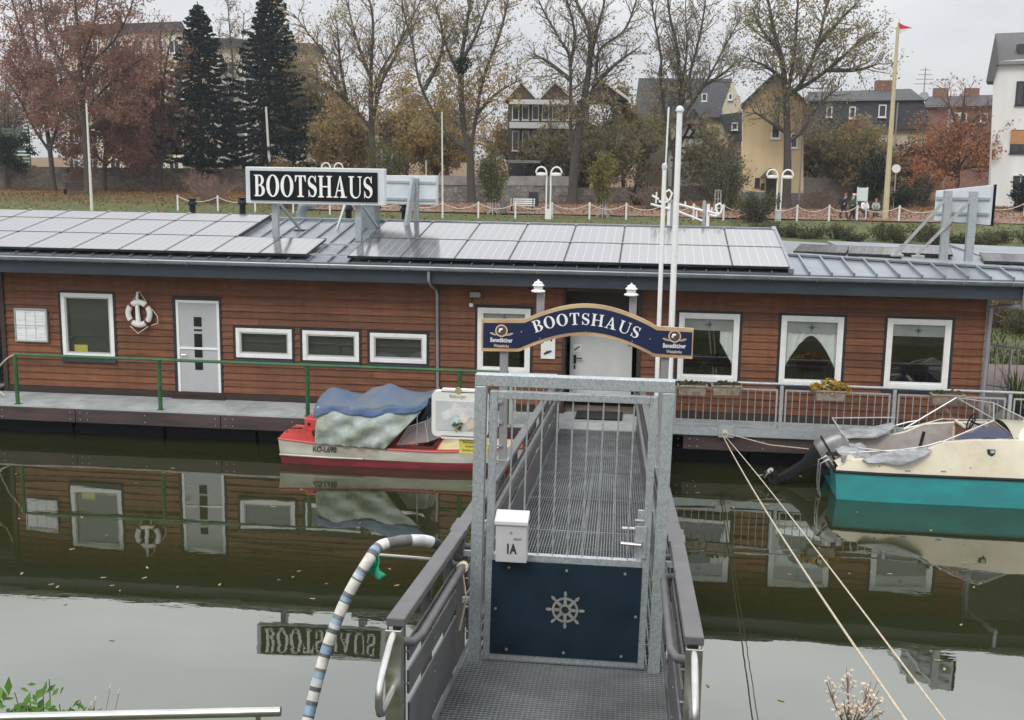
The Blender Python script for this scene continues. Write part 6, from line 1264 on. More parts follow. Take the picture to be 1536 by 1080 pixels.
def person(b,face,lean,stride,arms,cols,label,h=1.72,sit=False,cap=None,bag=None):
    s=root('person',tuple(b),label,'person'); k=h/1.72; f=Vector((math.cos(face),math.sin(face),0)); r=Vector((f.y,-f.x,0)); U=Vector((0,0,1)); hipz=.48 if sit else .92*k
    O=Vector(b); p=lambda fw,rt,z:tuple(O+f*fw*k+r*rt+U*z)
    sh_=hipz+.50*k; nk=sh_+.08*k; l=lean
    J={'pel':(p(0,0,hipz),.135*k),'wst':(p(l*.3,0,hipz+.2*k),.13*k),'chs':(p(l*.7,0,hipz+.38*k),.15*k),'nck':(p(l,0,nk),.06*k),'hd0':(p(l+.03,0,nk+.10*k),.085*k),'hd1':(p(l+.03,0,nk+.19*k),.09*k)}
    E=[('pel','wst'),('wst','chs'),('chs','nck'),('nck','hd0'),('hd0','hd1')]
    for n_,sg,st in (('l',-1,stride),('r',1,-stride)):
        kn=p(.42,sg*.1,hipz+.02) if sit else p(st*.5+.05,sg*.10,.50*k); an=p(.42,sg*.1,.10) if sit else p(st,sg*.09,.10*k+max(0,-st)*.15); to=p(.58,sg*.11,.05) if sit else p(st+.17,sg*.10,.05*k+max(0,-st)*.02)
        J['hip'+n_]=(p(0,sg*.09,hipz-.04),.095*k); J['kn'+n_]=(kn,.065*k); J['an'+n_]=(an,.045*k); J['to'+n_]=(to,.04*k); E+=[('pel','hip'+n_),('hip'+n_,'kn'+n_),('kn'+n_,'an'+n_),('an'+n_,'to'+n_)]
        ea,ha=arms[0 if sg<0 else 1]
        J['sh'+n_]=(p(l*.9,sg*.19*k,sh_),.065*k); J['el'+n_]=(p(l*.6+ea[0],sg*(.25*k),hipz+ea[1]),.046*k); J['wr'+n_]=(p(l*.5+ha[0],sg*ha[2],hipz+ha[1]),.032*k); J['hn'+n_]=(p(l*.5+ha[0]+.06,sg*ha[2],hipz+ha[1]-.06),.034*k); E+=[('chs','sh'+n_),('sh'+n_,'el'+n_),('el'+n_,'wr'+n_),('wr'+n_,'hn'+n_)]
    body=skin('body',J,E,m_skin,s)
    def sub_(name,keys,grow,mat,over={}):
        Q={a:(J[a][0],J[a][1]+grow) for a in keys}; Q.update(over); return skin(name,Q,[e for e in E if e[0] in Q and e[1] in Q],mat,s)
    sub_('jacket',['chs','wst','pel','shl','ell','wrl','shr','elr','wrr'],.028,P('jacket_%d'%len(bpy.data.materials),cols[0],.8,var=.2,vs=8))
    sub_('trousers',['pel','hipl','hipr','knl','knr','anl','anr'],.022,P('trousers_%d'%len(bpy.data.materials),cols[1],.85,var=.2,vs=8))
    for n_ in 'lr': mb=MB(); mb.tube([J['an'+n_][0],J['to'+n_][0]],[.06,.05],8); mb.build('shoe',m_dark,s,smooth=True)
    hc=Vector(J['hd1'][0]); mb=MB(); mb.tube([hc-f*.02+U*z for z in (-.02,.04,.09,.115)],[.098,.104,.085,.03],12); 
    if cap: mb.tube([hc+f*.06+U*.03,hc+f*.17+U*.01],[.07,.05],8)
    mb.build('cap' if cap else 'hair',P('hair_%d'%len(bpy.data.materials),cap or cols[2],.8),s,smooth=True)
    fc=hc+f*.088-U*.05; mb=MB(); mb.tube([fc+U*.02,fc+f*.022-U*.02],[.010,.016],6); mb.build('nose',m_skin,body)
    mb=MB()
    for sg in(-1,1): mb.tube([fc+r*sg*.032+U*.025-f*.01,fc+r*sg*.032+U*.025+f*.004],.009,6)
    mb.tube([fc-r*.025-U*.05+f*.002,fc+r*.025-U*.05+f*.002],.006,5); mb.build('face_features',P('eye_mouth_dark',(.06,.03,.03),.5) if 'eye_mouth_dark' not in bpy.data.materials else bpy.data.materials['eye_mouth_dark'],body)
    mb=MB()
    for n_,sg in (('l',-1),('r',1)):
        h0=Vector(J['hn'+n_][0]); d=(h0-Vector(J['wr'+n_][0])).normalized()
        for q_ in range(4): o_=f*(.022*(q_-1.5)); mb.tube([h0+o_,h0+o_+d*.05,h0+o_*.8+d*(.075+.008*(q_%3))-r*sg*.015],[.010,.009,.007],5)
        mb.tube([h0+f*.03-d*.02,h0+f*.055+d*.02],[.011,.008],5)
    mb.build('fingers',m_skin,body)
    if bag: mb=MB(); c=O-f*.24*k+U*(hipz+.28*k); a_=f*.10; b_=r*.15; z_=U*.22; mb.hexa([c-a_-b_-z_,c+a_-b_-z_,c+a_+b_-z_,c-a_+b_-z_],[c-a_-b_+z_,c+a_-b_+z_,c+a_+b_+z_,c-a_+b_+z_]); o=mb.build('backpack',P('dark_backpack',bag,.8),s,bevel=.05)
    return s
hang=((.0,.22),(.08,-.02,.25)); fwd=((.02,.22),(.22,.10,.22))
pb=Vector(ground(1277,331)); pb.z=gz(pb.y)
person(pb,rad(15),.06,.22,(hang,fwd),((.02,.09,.065),(.03,.03,.04),(.5,.47,.42)),'walking person in a dark green jacket with a pale cap on the promenade',1.76,cap=(.62,.60,.54))
pb2=Vector((pb.x-.48,pb.y+.6,gz(pb.y+.6)+.05))
person(pb2,rad(10),.10,-.24,(fwd,hang),((.016,.02,.05),(.055,.02,.025),(.22,.12,.07)),'walking person in a navy jacket half behind the one in dark green',1.66,bag=(.015,.018,.03))
person(Vector((sb.x-.55,sb.y-.08,sb.z)),rad(-80),.10,0,(((.12,.25),(.28,.14,.16)),((.12,.25),(.28,.14,.16))),((.72,.74,.78),(.05,.06,.10),(.3,.1,.08)),'seated person in a white jacket with a pale cap on the bench by the flagpole',1.68,True,cap=(.70,.66,.62))
person(Vector((sb.x+.25,sb.y-.08,sb.z)),rad(-100),.10,0,(((.12,.25),(.28,.14,.16)),((.12,.25),(.28,.14,.16))),((.30,.36,.33),(.04,.045,.06),(.25,.12,.08)),'seated person in a grey green jacket on the bench by the flagpole',1.66,True)
# ------------------------------------------------------------------ trees
m_bark=P('grey_brown_bark',(.085,.07,.06),.95,c2=(.045,.038,.033),vs=5,stretch=(3,3,.6),bump=.5); m_twig=P('twig_bark',(.17,.142,.125),.95,var=.25,vs=1.5); m_twigr=P('reddish_twig',(.21,.14,.12),.95,var=.25,vs=1.5)
L_red=leafmat('russet_leaf',[(0,(.17,.105,.085)),(.4,(.29,.155,.115)),(.7,(.36,.20,.14)),(1,(.37,.14,.14))])
L_gold=leafmat('golden_olive_leaf',[(0,(.16,.15,.085)),(.35,(.28,.235,.115)),(.65,(.46,.32,.125)),(1,(.60,.37,.12))])
L_olive=leafmat('olive_leaf',[(0,(.14,.14,.08)),(.5,(.27,.245,.13)),(.8,(.38,.29,.13)),(1,(.50,.32,.11))])
L_tan=leafmat('tan_leaf',[(0,(.10,.07,.04)),(.5,(.22,.14,.075)),(1,(.32,.20,.10))])
L_orange=leafmat('orange_leaf',[(0,(.22,.10,.06)),(.5,(.46,.20,.09)),(.8,(.55,.27,.12)),(1,(.46,.12,.09))])
L_green=leafmat('willow_leaf',[(0,(.05,.065,.02)),(.5,(.12,.14,.045)),(1,(.22,.20,.07))]); L_ygreen=leafmat('yellow_green_leaf',[(0,(.08,.08,.025)),(.5,(.20,.18,.05)),(1,(.36,.27,.07))])
L_dark=leafmat('evergreen_leaf',[(0,(.010,.016,.010)),(.6,(.022,.038,.020)),(1,(.05,.07,.03))]); L_fir=leafmat('fir_needle',[(0,(.007,.014,.014)),(.5,(.016,.032,.030)),(1,(.035,.055,.05))])
L_straw=leafmat('straw_leaf',[(0,(.14,.09,.035)),(.5,(.30,.20,.08)),(1,(.42,.30,.14))]); L_brush=leafmat('bank_brush_leaf',[(0,(.03,.038,.016)),(.5,(.07,.085,.03)),(.85,(.14,.12,.06)),(1,(.22,.15,.08))])
def leaf(lf,c,r,rng):
    n=Vector((rng.gauss(0,1),rng.gauss(0,1),rng.gauss(.3,1))); n.normalize(); a=n.orthogonal(); a.normalize(); b=n.cross(a); t_=rng.uniform(0,6.28); d=(a*math.cos(t_)+b*math.sin(t_))*r; e=n.cross(d)*.6
    lf.quad(c-d,c-e,c+d,c+e)
def tube3(mb,pts,r0,r1):
    m=len(pts); b=len(mb.v)
    for i,p in enumerate(pts):
        r=r0+(r1-r0)*i/(m-1)
        mb.v+=[(p[0]+r,p[1],p[2]),(p[0]-r*.5,p[1]+r*.87,p[2]),(p[0]-r*.5,p[1]-r*.87,p[2]+r*.3)]
    for i in range(m-1):
        for k in range(3): mb.f.append((b+i*3+k,b+i*3+(k+1)%3,b+(i+1)*3+(k+1)%3,b+(i+1)*3+k))
def rdir(rng,d,ang):
    o=d.orthogonal().normalized(); o=Matrix.Rotation(rng.uniform(0,2*PI),3,d)@o; return (d*math.cos(ang)+o*math.sin(ang)).normalized()
def tree(label,base,limbs,r0,leafm,nl,seed,spread=2.2,L2=3.2,dens=1.,twig=None,lsz=.10,zlo=0.,lfun=None,name='tree',bare=.25,droop=0.,start=.30,cat='tree',group=None,y=None,fill=0):
    rng=random.Random(seed); B=Vector(ground(*base)) if y is None else Vector((at(*base,y)[0],y,gz(y))); Y=B.y; s=root(name,tuple(B),label,cat,group); tk=MB(); tw=MB(); lf=MB(); ends=[]
    for li,lm in enumerate(limbs):
        oy=rng.uniform(-1,1)*spread if li else .2; n=len(lm); pts=[]
        for i,(u,v) in enumerate(lm): f_=(i/(n-1))**1.2; pts.append(Vector(at(u,v,Y+(oy*f_ if not(li==0 and i==0) else 0))))
        if li==0: pts[0]=B-Vector((0,0,.2))
        sp=spline(pts,5); m=len(sp); ra=r0*(.85 if li==0 else rng.uniform(.34,.46)); rb=.03
        rr=[max(.03,ra*(1-(i/(m-1)))**.8*(1.0)+rb*(i/(m-1))) for i in range(m)]
        if li==0: rr[0]=r0*1.45; rr[1]*=1.12
        tk.tube(sp,rr,8 if ra>.12 else 6)
        tot=sum((b-a).length for a,b in zip(sp,sp[1:])); acc=0
        for i in range(m-1):
            seg=(sp[i+1]-sp[i]); sl=seg.length; acc+=sl; fr=acc/tot
            if li==0 and fr<start or li and fr<.12: continue
            for q_ in range(max(1,int(sl*3.5*dens+rng.random()))):
                p=sp[i]+seg*rng.random(); d=rdir(rng,seg.normalized(),rad(rng.uniform(28,68))); ln=L2*(1.1-.65*fr)*rng.uniform(.55,1.15); q2=[p]
                for k in range(3): d=(d+Vector((rng.uniform(-.22,.22),rng.uniform(-.22,.22),rng.uniform(-.05,.25)-droop))).normalized(); q2.append(q2[-1]+d*ln/3)
                tw.tube(q2,[.05,.04,.03,.018],4,cap=False)
                for t_ in range(int(ln*3.4)+1):
                    w_=rng.uniform(.2,1); j=min(2,int(w_*3)); pa=q2[j].lerp(q2[j+1],w_*3-j); dd=rdir(rng,(q2[j+1]-q2[j]).normalized(),rad(rng.uniform(25,60))); l3=rng.uniform(.5,1.3); dd2=(dd+Vector((rng.uniform(-.3,.3),rng.uniform(-.3,.3),.15-droop*2))).normalized(); pb_=pa+dd*l3*.5; pc=pb_+dd2*l3*.5; tube3(tw,(pa,pb_,pc),.020,.009)
                    for g_ in range(2): pd=pb_+rdir(rng,dd2,rad(rng.uniform(20,55)))*rng.uniform(.25,.6); tube3(tw,(pb_.lerp(pc,rng.random()),pd),.012,.007); ends.append(pd)
                    ends.append(pc)
    if ends:
        for i in range(int(nl*1.9)):
            e=rng.choice(ends)
            if e.z-B.z<zlo: continue
            if lfun and rng.random()>lfun(e,B): continue
            leaf(lf,e+Vector((rng.gauss(0,.2),rng.gauss(0,.2),rng.gauss(-.06,.18))),lsz*rng.uniform(.7,1.5),rng)
    tk.build('trunk',m_bark,s,smooth=True); tw.build('branches',twig or m_twig,s); lf.build('crown',leafm,s); return s
low=lambda z0,z1,a=1.,b=.15:(lambda e,B:a+(b-a)*min(1,max(0,(e.z-B.z-z0)/(z1-z0))))
G1='tall riverside trees with bare upper branches'
tree('tallest red leaved tree at the left with a straight dark trunk',(133,293),[[(133,293),(128,214),(122,137),(118,61),(113,0),(111,-70)],[(124,150),(134,100),(171,61),(196,12),(205,-30)],[(122,137),(100,105),(76,61),(60,0),(52,-40)],[(126,170),(150,140),(195,100),(232,78)],[(127,200),(170,160),(222,131)],[(120,100),(140,40),(150,-30)],[(126,190),(95,165),(60,150)]],.34,L_red,14000,1,twig=m_twigr,lfun=low(3,13,1,.5),droop=.05)
tree('red leaved tree with several upright stems at the far left',(81,286),[[(81,286),(77,244),(70,190),(61,137),(37,61),(18,0),(8,-50)],[(72,200),(63,150),(58,92),(46,0),(44,-40)],[(75,225),(90,170),(92,100),(100,20)],[(76,230),(50,190),(30,150),(10,120)],[(60,150),(30,110),(5,70)]],.30,L_red,11000,2,twig=m_twigr,lfun=low(2,13,1,.5))
tree('dense drooping russet tree just right of the tallest red leaved tree',(156,286),[[(156,286),(157,250),(160,214),(170,160),(182,110),(195,70)],[(158,240),(190,190),(225,150),(240,140)],[(160,214),(140,170),(120,150)],[(165,190),(200,130),(232,100)],[(157,250),(185,225),(215,205)],[(158,245),(130,225),(105,215)]],.28,L_red,13000,3,twig=m_twigr,L2=3.,droop=.12,start=.2,dens=1.3)
tree('pollarded tree with a knobbly head and thin upright shoots left of the first fir',(240,287),[[(240,287),(240,262),(241,240),(243,200),(246,122),(258,46)],[(240,243),(230,190),(226,120),(222,60)],[(241,243),(255,190),(270,120),(276,70)],[(240,243),(245,160),(240,80),(242,30)],[(241,245),(262,210),(282,170)],[(240,245),(220,215),(205,190)]],.36,L_red,1500,4,L2=2.0,start=.35,lsz=.09,twig=m_twigr)
tree('stubby pollard trunk at the left picture edge',(9,284),[[(9,284),(9,262),(10,238)],[(9,245),(0,228),(-8,215)],[(9,243),(20,228),(28,215)]],.28,L_dark,1500,5,L2=1.6,start=.5,lsz=.12)
def conifer(label,ub,y,top,prof,seed):
    rng=random.Random(seed); x,_,_=at(*ub,y); B=Vector((x,y,gz(y))); T=Vector(at(*top,y)); s=root('fir_tree',tuple(B),label,'tree'); tk=MB(); tk.tube([B,B.lerp(T,.5),T],[.32,.2,.04],8); lf=MB(); br=MB(); H=T.z-B.z
    ppm=FPX/(y-CAM[1]); z=.0
    zz=B.z+H*.13
    while zz<T.z-.2:
        f_=(T.z-zz)/H; v=top[1]+(T.z-zz)*ppm; wdt=float(np.interp(v,[p[0] for p in prof],[p[1] for p in prof]))/ppm; c=B.lerp(T,(zz-B.z)/H); nb=rng.randint(6,8); a0=rng.uniform(0,6.3)
        for k in range(nb):
            a=a0+k*2*PI/nb+rng.uniform(-.25,.25); ln=max(.25,wdt*1.5*rng.uniform(.7,1.12)); d=Vector((math.cos(a),math.sin(a),0)); pts=[c+d*ln*t_+Vector((0,0,-.32*ln*math.sin(t_*PI*.62)+.10*ln*t_*t_)) for t_ in (0,.35,.7,1)]; tube3(br,pts,.04,.012)
            n=int(ln*20)+6; sd_=Vector((-d.y,d.x,0))
            for i in range(n):
                t_=.1+.93*rng.random()**.62; j=min(2,int(t_*2.99)); p=pts[j].lerp(pts[j+1],min(1.1,(t_-(0,.35,.7)[j])/((.35,.35,.3)[j]))) if t_<1 else pts[3]; w_=.42*ln*(1.05-t_)*.55+.12
                p=p+sd_*rng.uniform(-w_,w_)+Vector((0,0,rng.uniform(-.16,.04))); e=(d*rng.uniform(.2,1)+sd_*rng.uniform(-.8,.8)+Vector((0,0,rng.uniform(-.7,.1)))).normalized(); q_=rng.uniform(.24,.46); n_=e.orthogonal().normalized(); n_=(Matrix.Rotation(rng.uniform(0,3.1),3,e)@n_)*q_*.28; lf.quad(p-e*q_*.5-n_*.4,p+n_,p+e*q_*.6,p-n_)
        zz+=.46*(0.6+.6*f_)
    tk.build('trunk',m_bark,s,smooth=True); br.build('branches',m_bark,s); lf.build('crown',L_fir,s)
conifer('dark blue green fir with an open tiered crown left of the second fir',(303,262),80.,(296,2),[(0,2),(30,14),(60,21),(100,32),(150,43),(200,50),(225,48),(235,20)],11)
conifer('taller and denser dark fir rising above the black sign',(400,258),82.,(405,-25),[(-25,2),(0,14),(40,24),(80,32),(130,42),(190,52),(225,50),(240,22)],12)
tree('pale thin birch with hanging twigs between the two firs',(348,262),[[(348,262),(347,180),(350,110),(345,50),(340,-20)],[(348,150),(335,100),(328,50)],[(349,130),(362,80),(366,20)]],.16,L_tan,500,13,L2=2.6,droop=.25,y=92.,start=.3)
tree('golden leaved tree with a fan of stems behind the black sign',(560,292),[[(560,292),(559,240),(558,196),(556,140),(557,92),(559,30),(548,-30)],[(559,196),(538,170),(519,150),(500,112),(482,75),(464,52),(440,20)],[(558,190),(570,130),(590,90),(603,55),(612,10)],[(558,150),(575,101),(601,61),(622,20),(640,-20)],[(557,120),(535,60),(520,0)],[(520,150),(510,90),(505,30)],[(519,150),(480,120),(450,105)]],.38,L_gold,9000,21,L2=3.4,lfun=low(3,10,1,.16),y=74.)
tree('forked tree with one long limb leaning left right of the black sign',(708,305),[[(708,305),(706,265),(705,229),(694,180),(692,101),(696,61),(706,0),(712,-50)],[(706,225),(681,211),(653,174),(629,122),(619,67),(606,20),(600,-20)],[(705,225),(712,189),(724,122),(751,46),(762,0),(770,-40)],[(636,135),(652,105),(664,70),(660,30),(650,0)],[(716,170),(745,140),(780,120)],[(693,120),(670,70),(655,10)],[(694,90),(715,50),(735,-10)]],.42,L_gold,9000,22,L2=3.0,lfun=low(3,12,1,.28))
tree('twin stemmed tree with wide bare upper boughs left of the guarded yellow green tree',(858,306),[[(858,306),(862,244),(870,183),(878,140),(884,95),(884,46),(864,0),(858,-40)],[(860,240),(856,183),(855,92),(841,61),(816,18),(800,-20)],[(872,170),(893,122),(899,76),(936,46),(953,5),(962,-30)],[(880,120),(892,60),(905,10),(910,-30)],[(856,120),(825,95),(800,80)],[(888,130),(925,95),(960,70)],[(855,100),(862,50),(848,-10)]],.46,L_olive,8000,23,L2=3.1,lfun=low(4,11,1,.12))
tree('many limbed tree behind the white masts',(1012,292),[[(1012,292),(1014,240),(1018,190),(1021,153),(1016,76),(1004,20),(1000,-30)],[(1012,235),(998,180),(992,120),(991,80),(980,20),(976,-20)],[(1019,170),(1035,110),(1046,70),(1056,18),(1060,-20)],[(1020,180),(1045,145),(1062,118),(1092,61),(1112,25)],[(1020,140),(1030,80),(1028,10)],[(1055,130),(1085,110),(1108,90)]],.36,L_olive,6500,24,L2=3.3,lfun=low(4,11,1,.22),y=76.)
tree('large rounded tree standing before the yellow gable house',(1179,312),[[(1179,312),(1181,260),(1181,214),(1179,147),(1173,92),(1161,46),(1152,0),(1146,-40)],[(1180,150),(1192,76),(1196,15),(1200,-30)],[(1181,145),(1205,120),(1228,61),(1238,15),(1250,-20)],[(1185,140),(1222,119),(1268,82),(1296,55),(1318,48)],[(1178,120),(1146,98),(1125,90)],[(1181,214),(1201,199),(1219,171),(1238,148),(1260,130)],[(1180,200),(1150,180),(1128,165)],[(1225,70),(1260,30),(1290,0)],[(1170,80),(1140,40),(1128,10)],[(1240,105),(1285,105),(1320,95)]],.42,L_olive,7500,25,L2=3.0,dens=1.15,lfun=low(3,15,.2,.6),zlo=2)
tree('orange leaved maple with bare top before the brick house',(1436,287),[[(1436,287),(1437,250),(1438,214),(1445,165),(1448,130)],[(1437,240),(1420,210),(1400,190),(1385,180)],[(1438,225),(1460,210),(1485,200),(1510,195)],[(1438,215),(1462,180),(1480,160)],[(1437,255),(1400,245),(1375,240)],[(1437,255),(1470,250),(1515,255)],[(1440,200),(1425,160),(1420,135)],[(1437,262),(1410,238),(1385,228)],[(1437,258),(1465,238),(1500,226)],[(1437,262),(1425,235),(1412,215)],[(1437,255),(1450,235),(1470,222)],[(1437,265),(1405,258),(1372,254)]],.26,L_orange,7000,31,L2=2.6,lsz=.10,y=80.,twig=m_twigr,lfun=low(4.2,7.5,1,.12),start=.3)
G2='broad golden and olive trees crowding behind the big riverside trees'
def back(label,u,v0,v1,wd,y,lm,n,seed,lsz=.13): 
    rng=random.Random(seed); H=v0-v1; limbs=[[(u,v0+30),(u,v0),(u+rng.uniform(-6,6),v0-H*.4),(u+rng.uniform(-8,8),v1+H*.1)]]
    for k in range(7): a=-1+2*k/6; limbs.append([(u,v0-H*rng.uniform(.05,.3)),(u+a*wd*.5,v0-H*rng.uniform(.35,.5)),(u+a*wd,v0-H*rng.uniform(.55,.85)*(1-.25*abs(a)))])
    tree(label,(u,v0+30),limbs,.28,lm,int(n*.62),seed,L2=2.6,dens=1.1,lsz=lsz,y=y,start=.15,spread=3)
back('dense olive tree between the second fir and the golden fan shaped tree',478,262,85,42,88.,L_olive,9000,41); back('rich golden tree left of the forked tree',610,268,110,48,92.,L_gold,9500,42); back('olive gold tree filling the gap left of the restaurant balconies',775,262,165,50,86.,L_gold,6000,43,.11); back('broad olive tree right of the twin stemmed tree',935,280,125,52,84.,L_olive,10000,44); back('thin olive tree hiding the half timbered gable',1062,285,190,34,80.,L_olive,3000,45); back('golden green tree between the yellow house and the flagpole',1282,292,180,46,80.,L_olive,6000,46); back('flame orange bush tree above the grey garden wall',1290,262,182,17,83.5,L_orange,2600,47,.11); back('yellow orange tree right of the flagpole before the pale wall',1372,285,222,24,82.,L_tan,3000,48); back('thin grey tree rising at the far left picture edge',12,240,90,36,98.,L_tan,1200,49); back('olive brown tree right before the yellow house wing',1222,290,175,28,82.,L_olive,3200,50); back('olive tree low between the golden fan tree and the forked tree',655,285,150,40,78.,L_gold,7000,53); back('low golden tree left of the golden fan tree',520,285,150,40,79.,L_gold,7500,54); back('low olive tree right before the restaurant wall',905,300,150,44,77.,L_olive,7000,55,.11); back('thin olive tree just left of the twin stemmed tree',825,295,175,34,78.,L_olive,3000,56,.11); back('russet tree low before the apartment block',225,285,120,40,90.,L_red,5000,57)
back('golden tree behind the second fir',440,255,30,34,90.,L_gold,6500,51); back('grey olive tree high behind the forked tree',668,270,95,46,98.,L_olive,5000,52)
for u,v,y,r_,lab in ((694,97,69.6,.75,'dark mistletoe ball high in the forked tree'),(76,20,75.6,.9,'dark mistletoe ball high in the far left red leaved tree')):
    rng=random.Random(int(u)); c=Vector(at(u,v,y)); lf=MB()
    for i in range(420):
        d=Vector((rng.gauss(0,1),rng.gauss(0,1),rng.gauss(0,1))).normalized()*r_*rng.random()**.4; leaf(lf,c+d,.11,rng)
    o=lf.build('mistletoe',L_dark,None); tag(o,lab,'plant')
# young trees and shrubs
def shrub(name,label,u,v,wu,hv,y,lm,n,seed,lsz=.10,stems=14,shape=1.,sm=None,cat='shrub',group=None,trunk=0):
    rng=random.Random(seed); B=Vector(ground(u,v)) if y is None else Vector((at(u,v,y)[0],y,gz(y))); ppm=FPX/(B.y-CAM[1]); W_=wu/ppm; H=hv/ppm; s=root(name,tuple(B),label,cat,group); st=MB(); lf=MB(); cl=[]
    z0=trunk/ppm
    if trunk: st.tube([B-Vector((0,0,.1)),B+Vector((0,0,z0+H*.4))],[.07,.03],6)
    for k in range(stems):
        a=rng.uniform(0,2*PI); r_=rng.random()**.5; hh_=H*rng.uniform(.6,1.05)*(1-.35*r_**2); e=B+Vector((W_*r_*math.cos(a),W_*.8*r_*math.sin(a),z0+hh_)); b_=B+Vector((W_*.25*r_*math.cos(a),W_*.2*r_*math.sin(a),z0*.9)); m_=b_.lerp(e,.55)+Vector((rng.uniform(-.1,.1),0,.08*H)); st.tube([b_,m_,e],[.028,.018,.008],4,cap=False); cl+= [(b_,m_,e)]
        for j in range(7): p=m_.lerp(e,rng.random()); tube3(st,(p,p+Vector((rng.uniform(-.5,.5),rng.uniform(-.5,.5),rng.uniform(.05,.6)))*.22*H),.012,.005)
    for i in range(n):
        b_,m_,e=rng.choice(cl); t_=rng.uniform(.05,1); p=b_.lerp(m_,t_*2) if t_<.5 else m_.lerp(e,t_*2-1); g_=.075*W_+.06; leaf(lf,p+Vector((rng.gauss(0,g_),rng.gauss(0,g_),rng.gauss(0,g_*.8))),lsz*rng.uniform(.6,1.3),rng)
    for q_ in range(len(lf.v)):
        x,y_,z=lf.v[q_]; zg=gz(y_)
        if z<zg: lf.v[q_]=(x,y_,zg+.03)
    st.build('stems',sm or m_twig,s); lf.build('foliage',lm,s); return s
shrub('young_tree','slim young green willow like tree in a wire guard right of the forked tree',740,322,26,85,None,L_green,3600,61,.085,26,trunk=20,cat='tree'); shrub('young_tree','small yellow green tree in a wire guard before the centre path',904,326,26,78,None,L_ygreen,3200,62,.09,22,trunk=22,cat='tree')
shrub('willow_shrub','grey green willow shrub above the right end of the black sign',580,300,40,102,72.,L_green,5200,63,.08,34); shrub('golden_shrub','straw coloured shrub right behind the left half of the black sign',435,285,52,58,74.,L_straw,5000,64,.11,30)
shrub('evergreen_shrub','small dark evergreen ball bush before the apartment block',208,262,18,26,86.,L_dark,1300,65,.12,14); shrub('hedge','dark clipped hedge behind the stone wall at the far left',30,262,32,34,84.,L_dark,3200,66,.14,26); shrub('evergreen_shrub','dark evergreen with pale tips at the left edge before the green fence',6,255,26,52,86.,L_dark,2200,67,.12,18)
shrub('twiggy_shrub','bare brown twiggy bush left of the black sign',318,306,50,44,64.,L_tan,500,68,.07,60,sm=m_twigr); shrub('twiggy_shrub','bare brown twiggy bush under the black sign',430,322,60,40,60.,L_tan,900,69,.07,60,sm=m_twigr); shrub('twiggy_shrub','reddish bare bush at the foot of the first fir',300,292,30,46,72.,L_red,700,70,.08,40,sm=m_twigr)
shrub('ivy_mound','dark ivy covered mound right of the guarded yellow green tree',955,302,20,40,70.,L_dark,1800,71,.11,16); shrub('dry_shrub','pale grey brown dry brush behind the white roof rack',985,318,52,42,66.,L_tan,1500,72,.07,50)
shrub('riverside_bush','olive bush with thin upright stems left of the yellow house',1085,312,44,100,66.,L_brush,4200,73,.08,44); shrub('riverside_bush','low olive bush above the right end of the solar roof',1130,342,40,52,57.,L_brush,3600,74,.07,34); shrub('evergreen_shrub','tall dark evergreen bush left of the flagpole',1306,304,24,88,74.,L_dark,3800,75,.11,26); shrub('evergreen_shrub','rounded dark green bush right of the flagpole',1350,307,24,32,74.,L_dark,2000,76,.1,18); shrub('evergreen_shrub','dark bush at the right edge before the white house',1530,296,16,54,72.,L_dark,2000,77,.11,14)
shrub('dry_shrub','grey brown bush before the maple and the pale house wall',1382,302,26,48,76.,L_brush,1500,78,.08,26); shrub('twiggy_shrub','grey twiggy bush before the grey garden wall',1225,309,34,30,72.,L_tan,900,79,.07,36)
rng=random.Random(99)
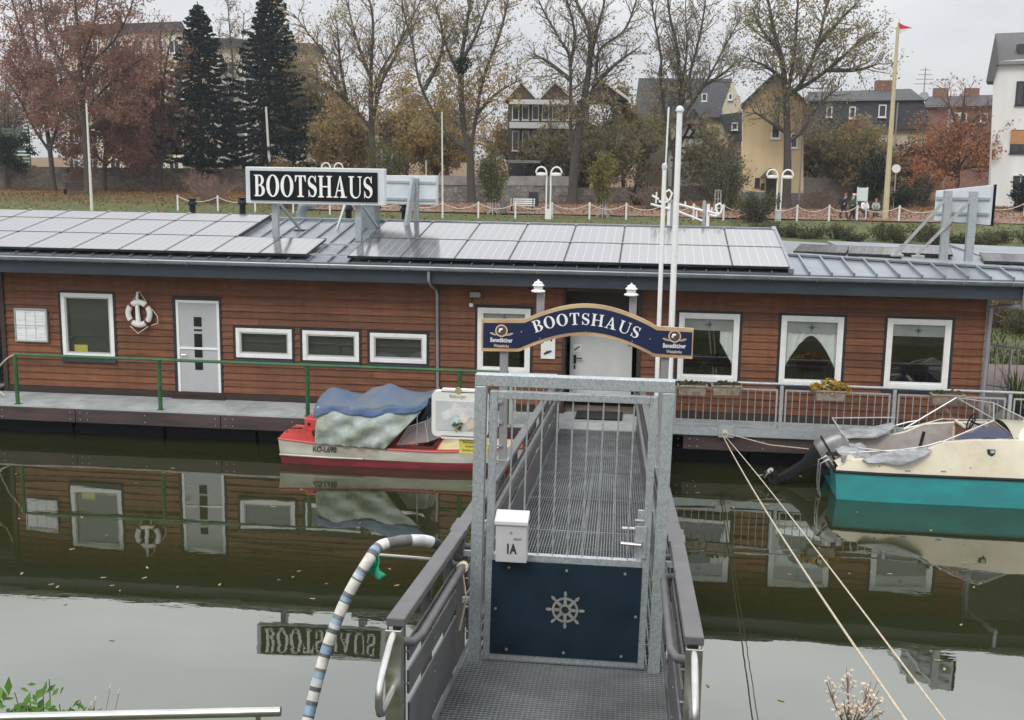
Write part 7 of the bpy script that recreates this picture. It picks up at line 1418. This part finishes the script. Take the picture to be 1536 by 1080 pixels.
for k in range(15):
    u=1120+k*32+rng.uniform(-8,8); v=rng.uniform(378,392); 
    shrub('bank_brush','low green brown brush on the grassy river bank beyond the roof',u,v,rng.uniform(20,32),rng.uniform(16,30),rng.uniform(46.5,49.5),L_brush,1300,200+k,.06,16,group='low brush along the far river bank')
for k in range(7):
    x=rng.uniform(8.5,17); y=rng.uniform(15,26); shrub('bank_brush','dry olive brush on the near slope of the river bank past the terrace',1490+k*14,480,rng.uniform(40,70),rng.uniform(40,75),y,L_brush if k%2 else L_tan,1500,300+k,.05,26,group='brush on the slope past the terrace')
# grass tufts on the bank (uncountable)
mb=MB()
for i in range(38000):
    y=rng.uniform(40,58.5); x=rng.uniform(-45,30)
    if i>26000: y=rng.uniform(11,40); x=rng.uniform(6.5,9+y*.45); z=gz(y); a=rng.uniform(0,PI); h_=rng.uniform(.06,.20); dx,dy=math.cos(a)*.05,math.sin(a)*.05; mb.v+=[(x-dx,y-dy,z-.02),(x+dx,y+dy,z-.02),(x+rng.uniform(-.08,.08),y+rng.uniform(-.05,.05),z+h_)]; n=len(mb.v); mb.f.append((n-3,n-2,n-1))
o=mb.build('bank_grass',leafmat('grass_blade',[(0,(.026,.036,.010)),(.45,(.050,.070,.018)),(.8,(.085,.095,.03)),(1,(.15,.125,.055))]),None,kind='stuff'); tag(o,'short green grass on the far bank','grass')
mb=MB()
for i in range(19000):
    y=rng.uniform(60.5,78) if i<15000 else rng.uniform(48,60.5); x=rng.uniform(-60,30); leaf(mb,Vector((x,y,gz(y)+.10)),rng.uniform(.05,.11),rng)
o=mb.build('fallen_leaves',leafmat('fallen_leaf',[(0,(.10,.045,.022)),(.5,(.24,.11,.05)),(1,(.38,.20,.08))]),None,kind='stuff'); tag(o,'fallen brown and orange leaves strewn on the lawn and path','leaves')

# thin autumn haze over the river
mb=MB(); mb.box(-166,166,-74,404,-4,48); t=NT('haze_air'); t.n.remove(t.b); v=t.n.new('ShaderNodeVolumePrincipled'); v.inputs['Color'].default_value=(.86,.90,.95,1); v.inputs['Density'].default_value=.00035; v.inputs['Anisotropy'].default_value=.2; t.l(v.outputs[0],t.out.inputs['Volume'])
o=mb.build('haze',t.m,None,kind='stuff'); tag(o,'pale thin autumn haze in the air over river and far bank','haze')
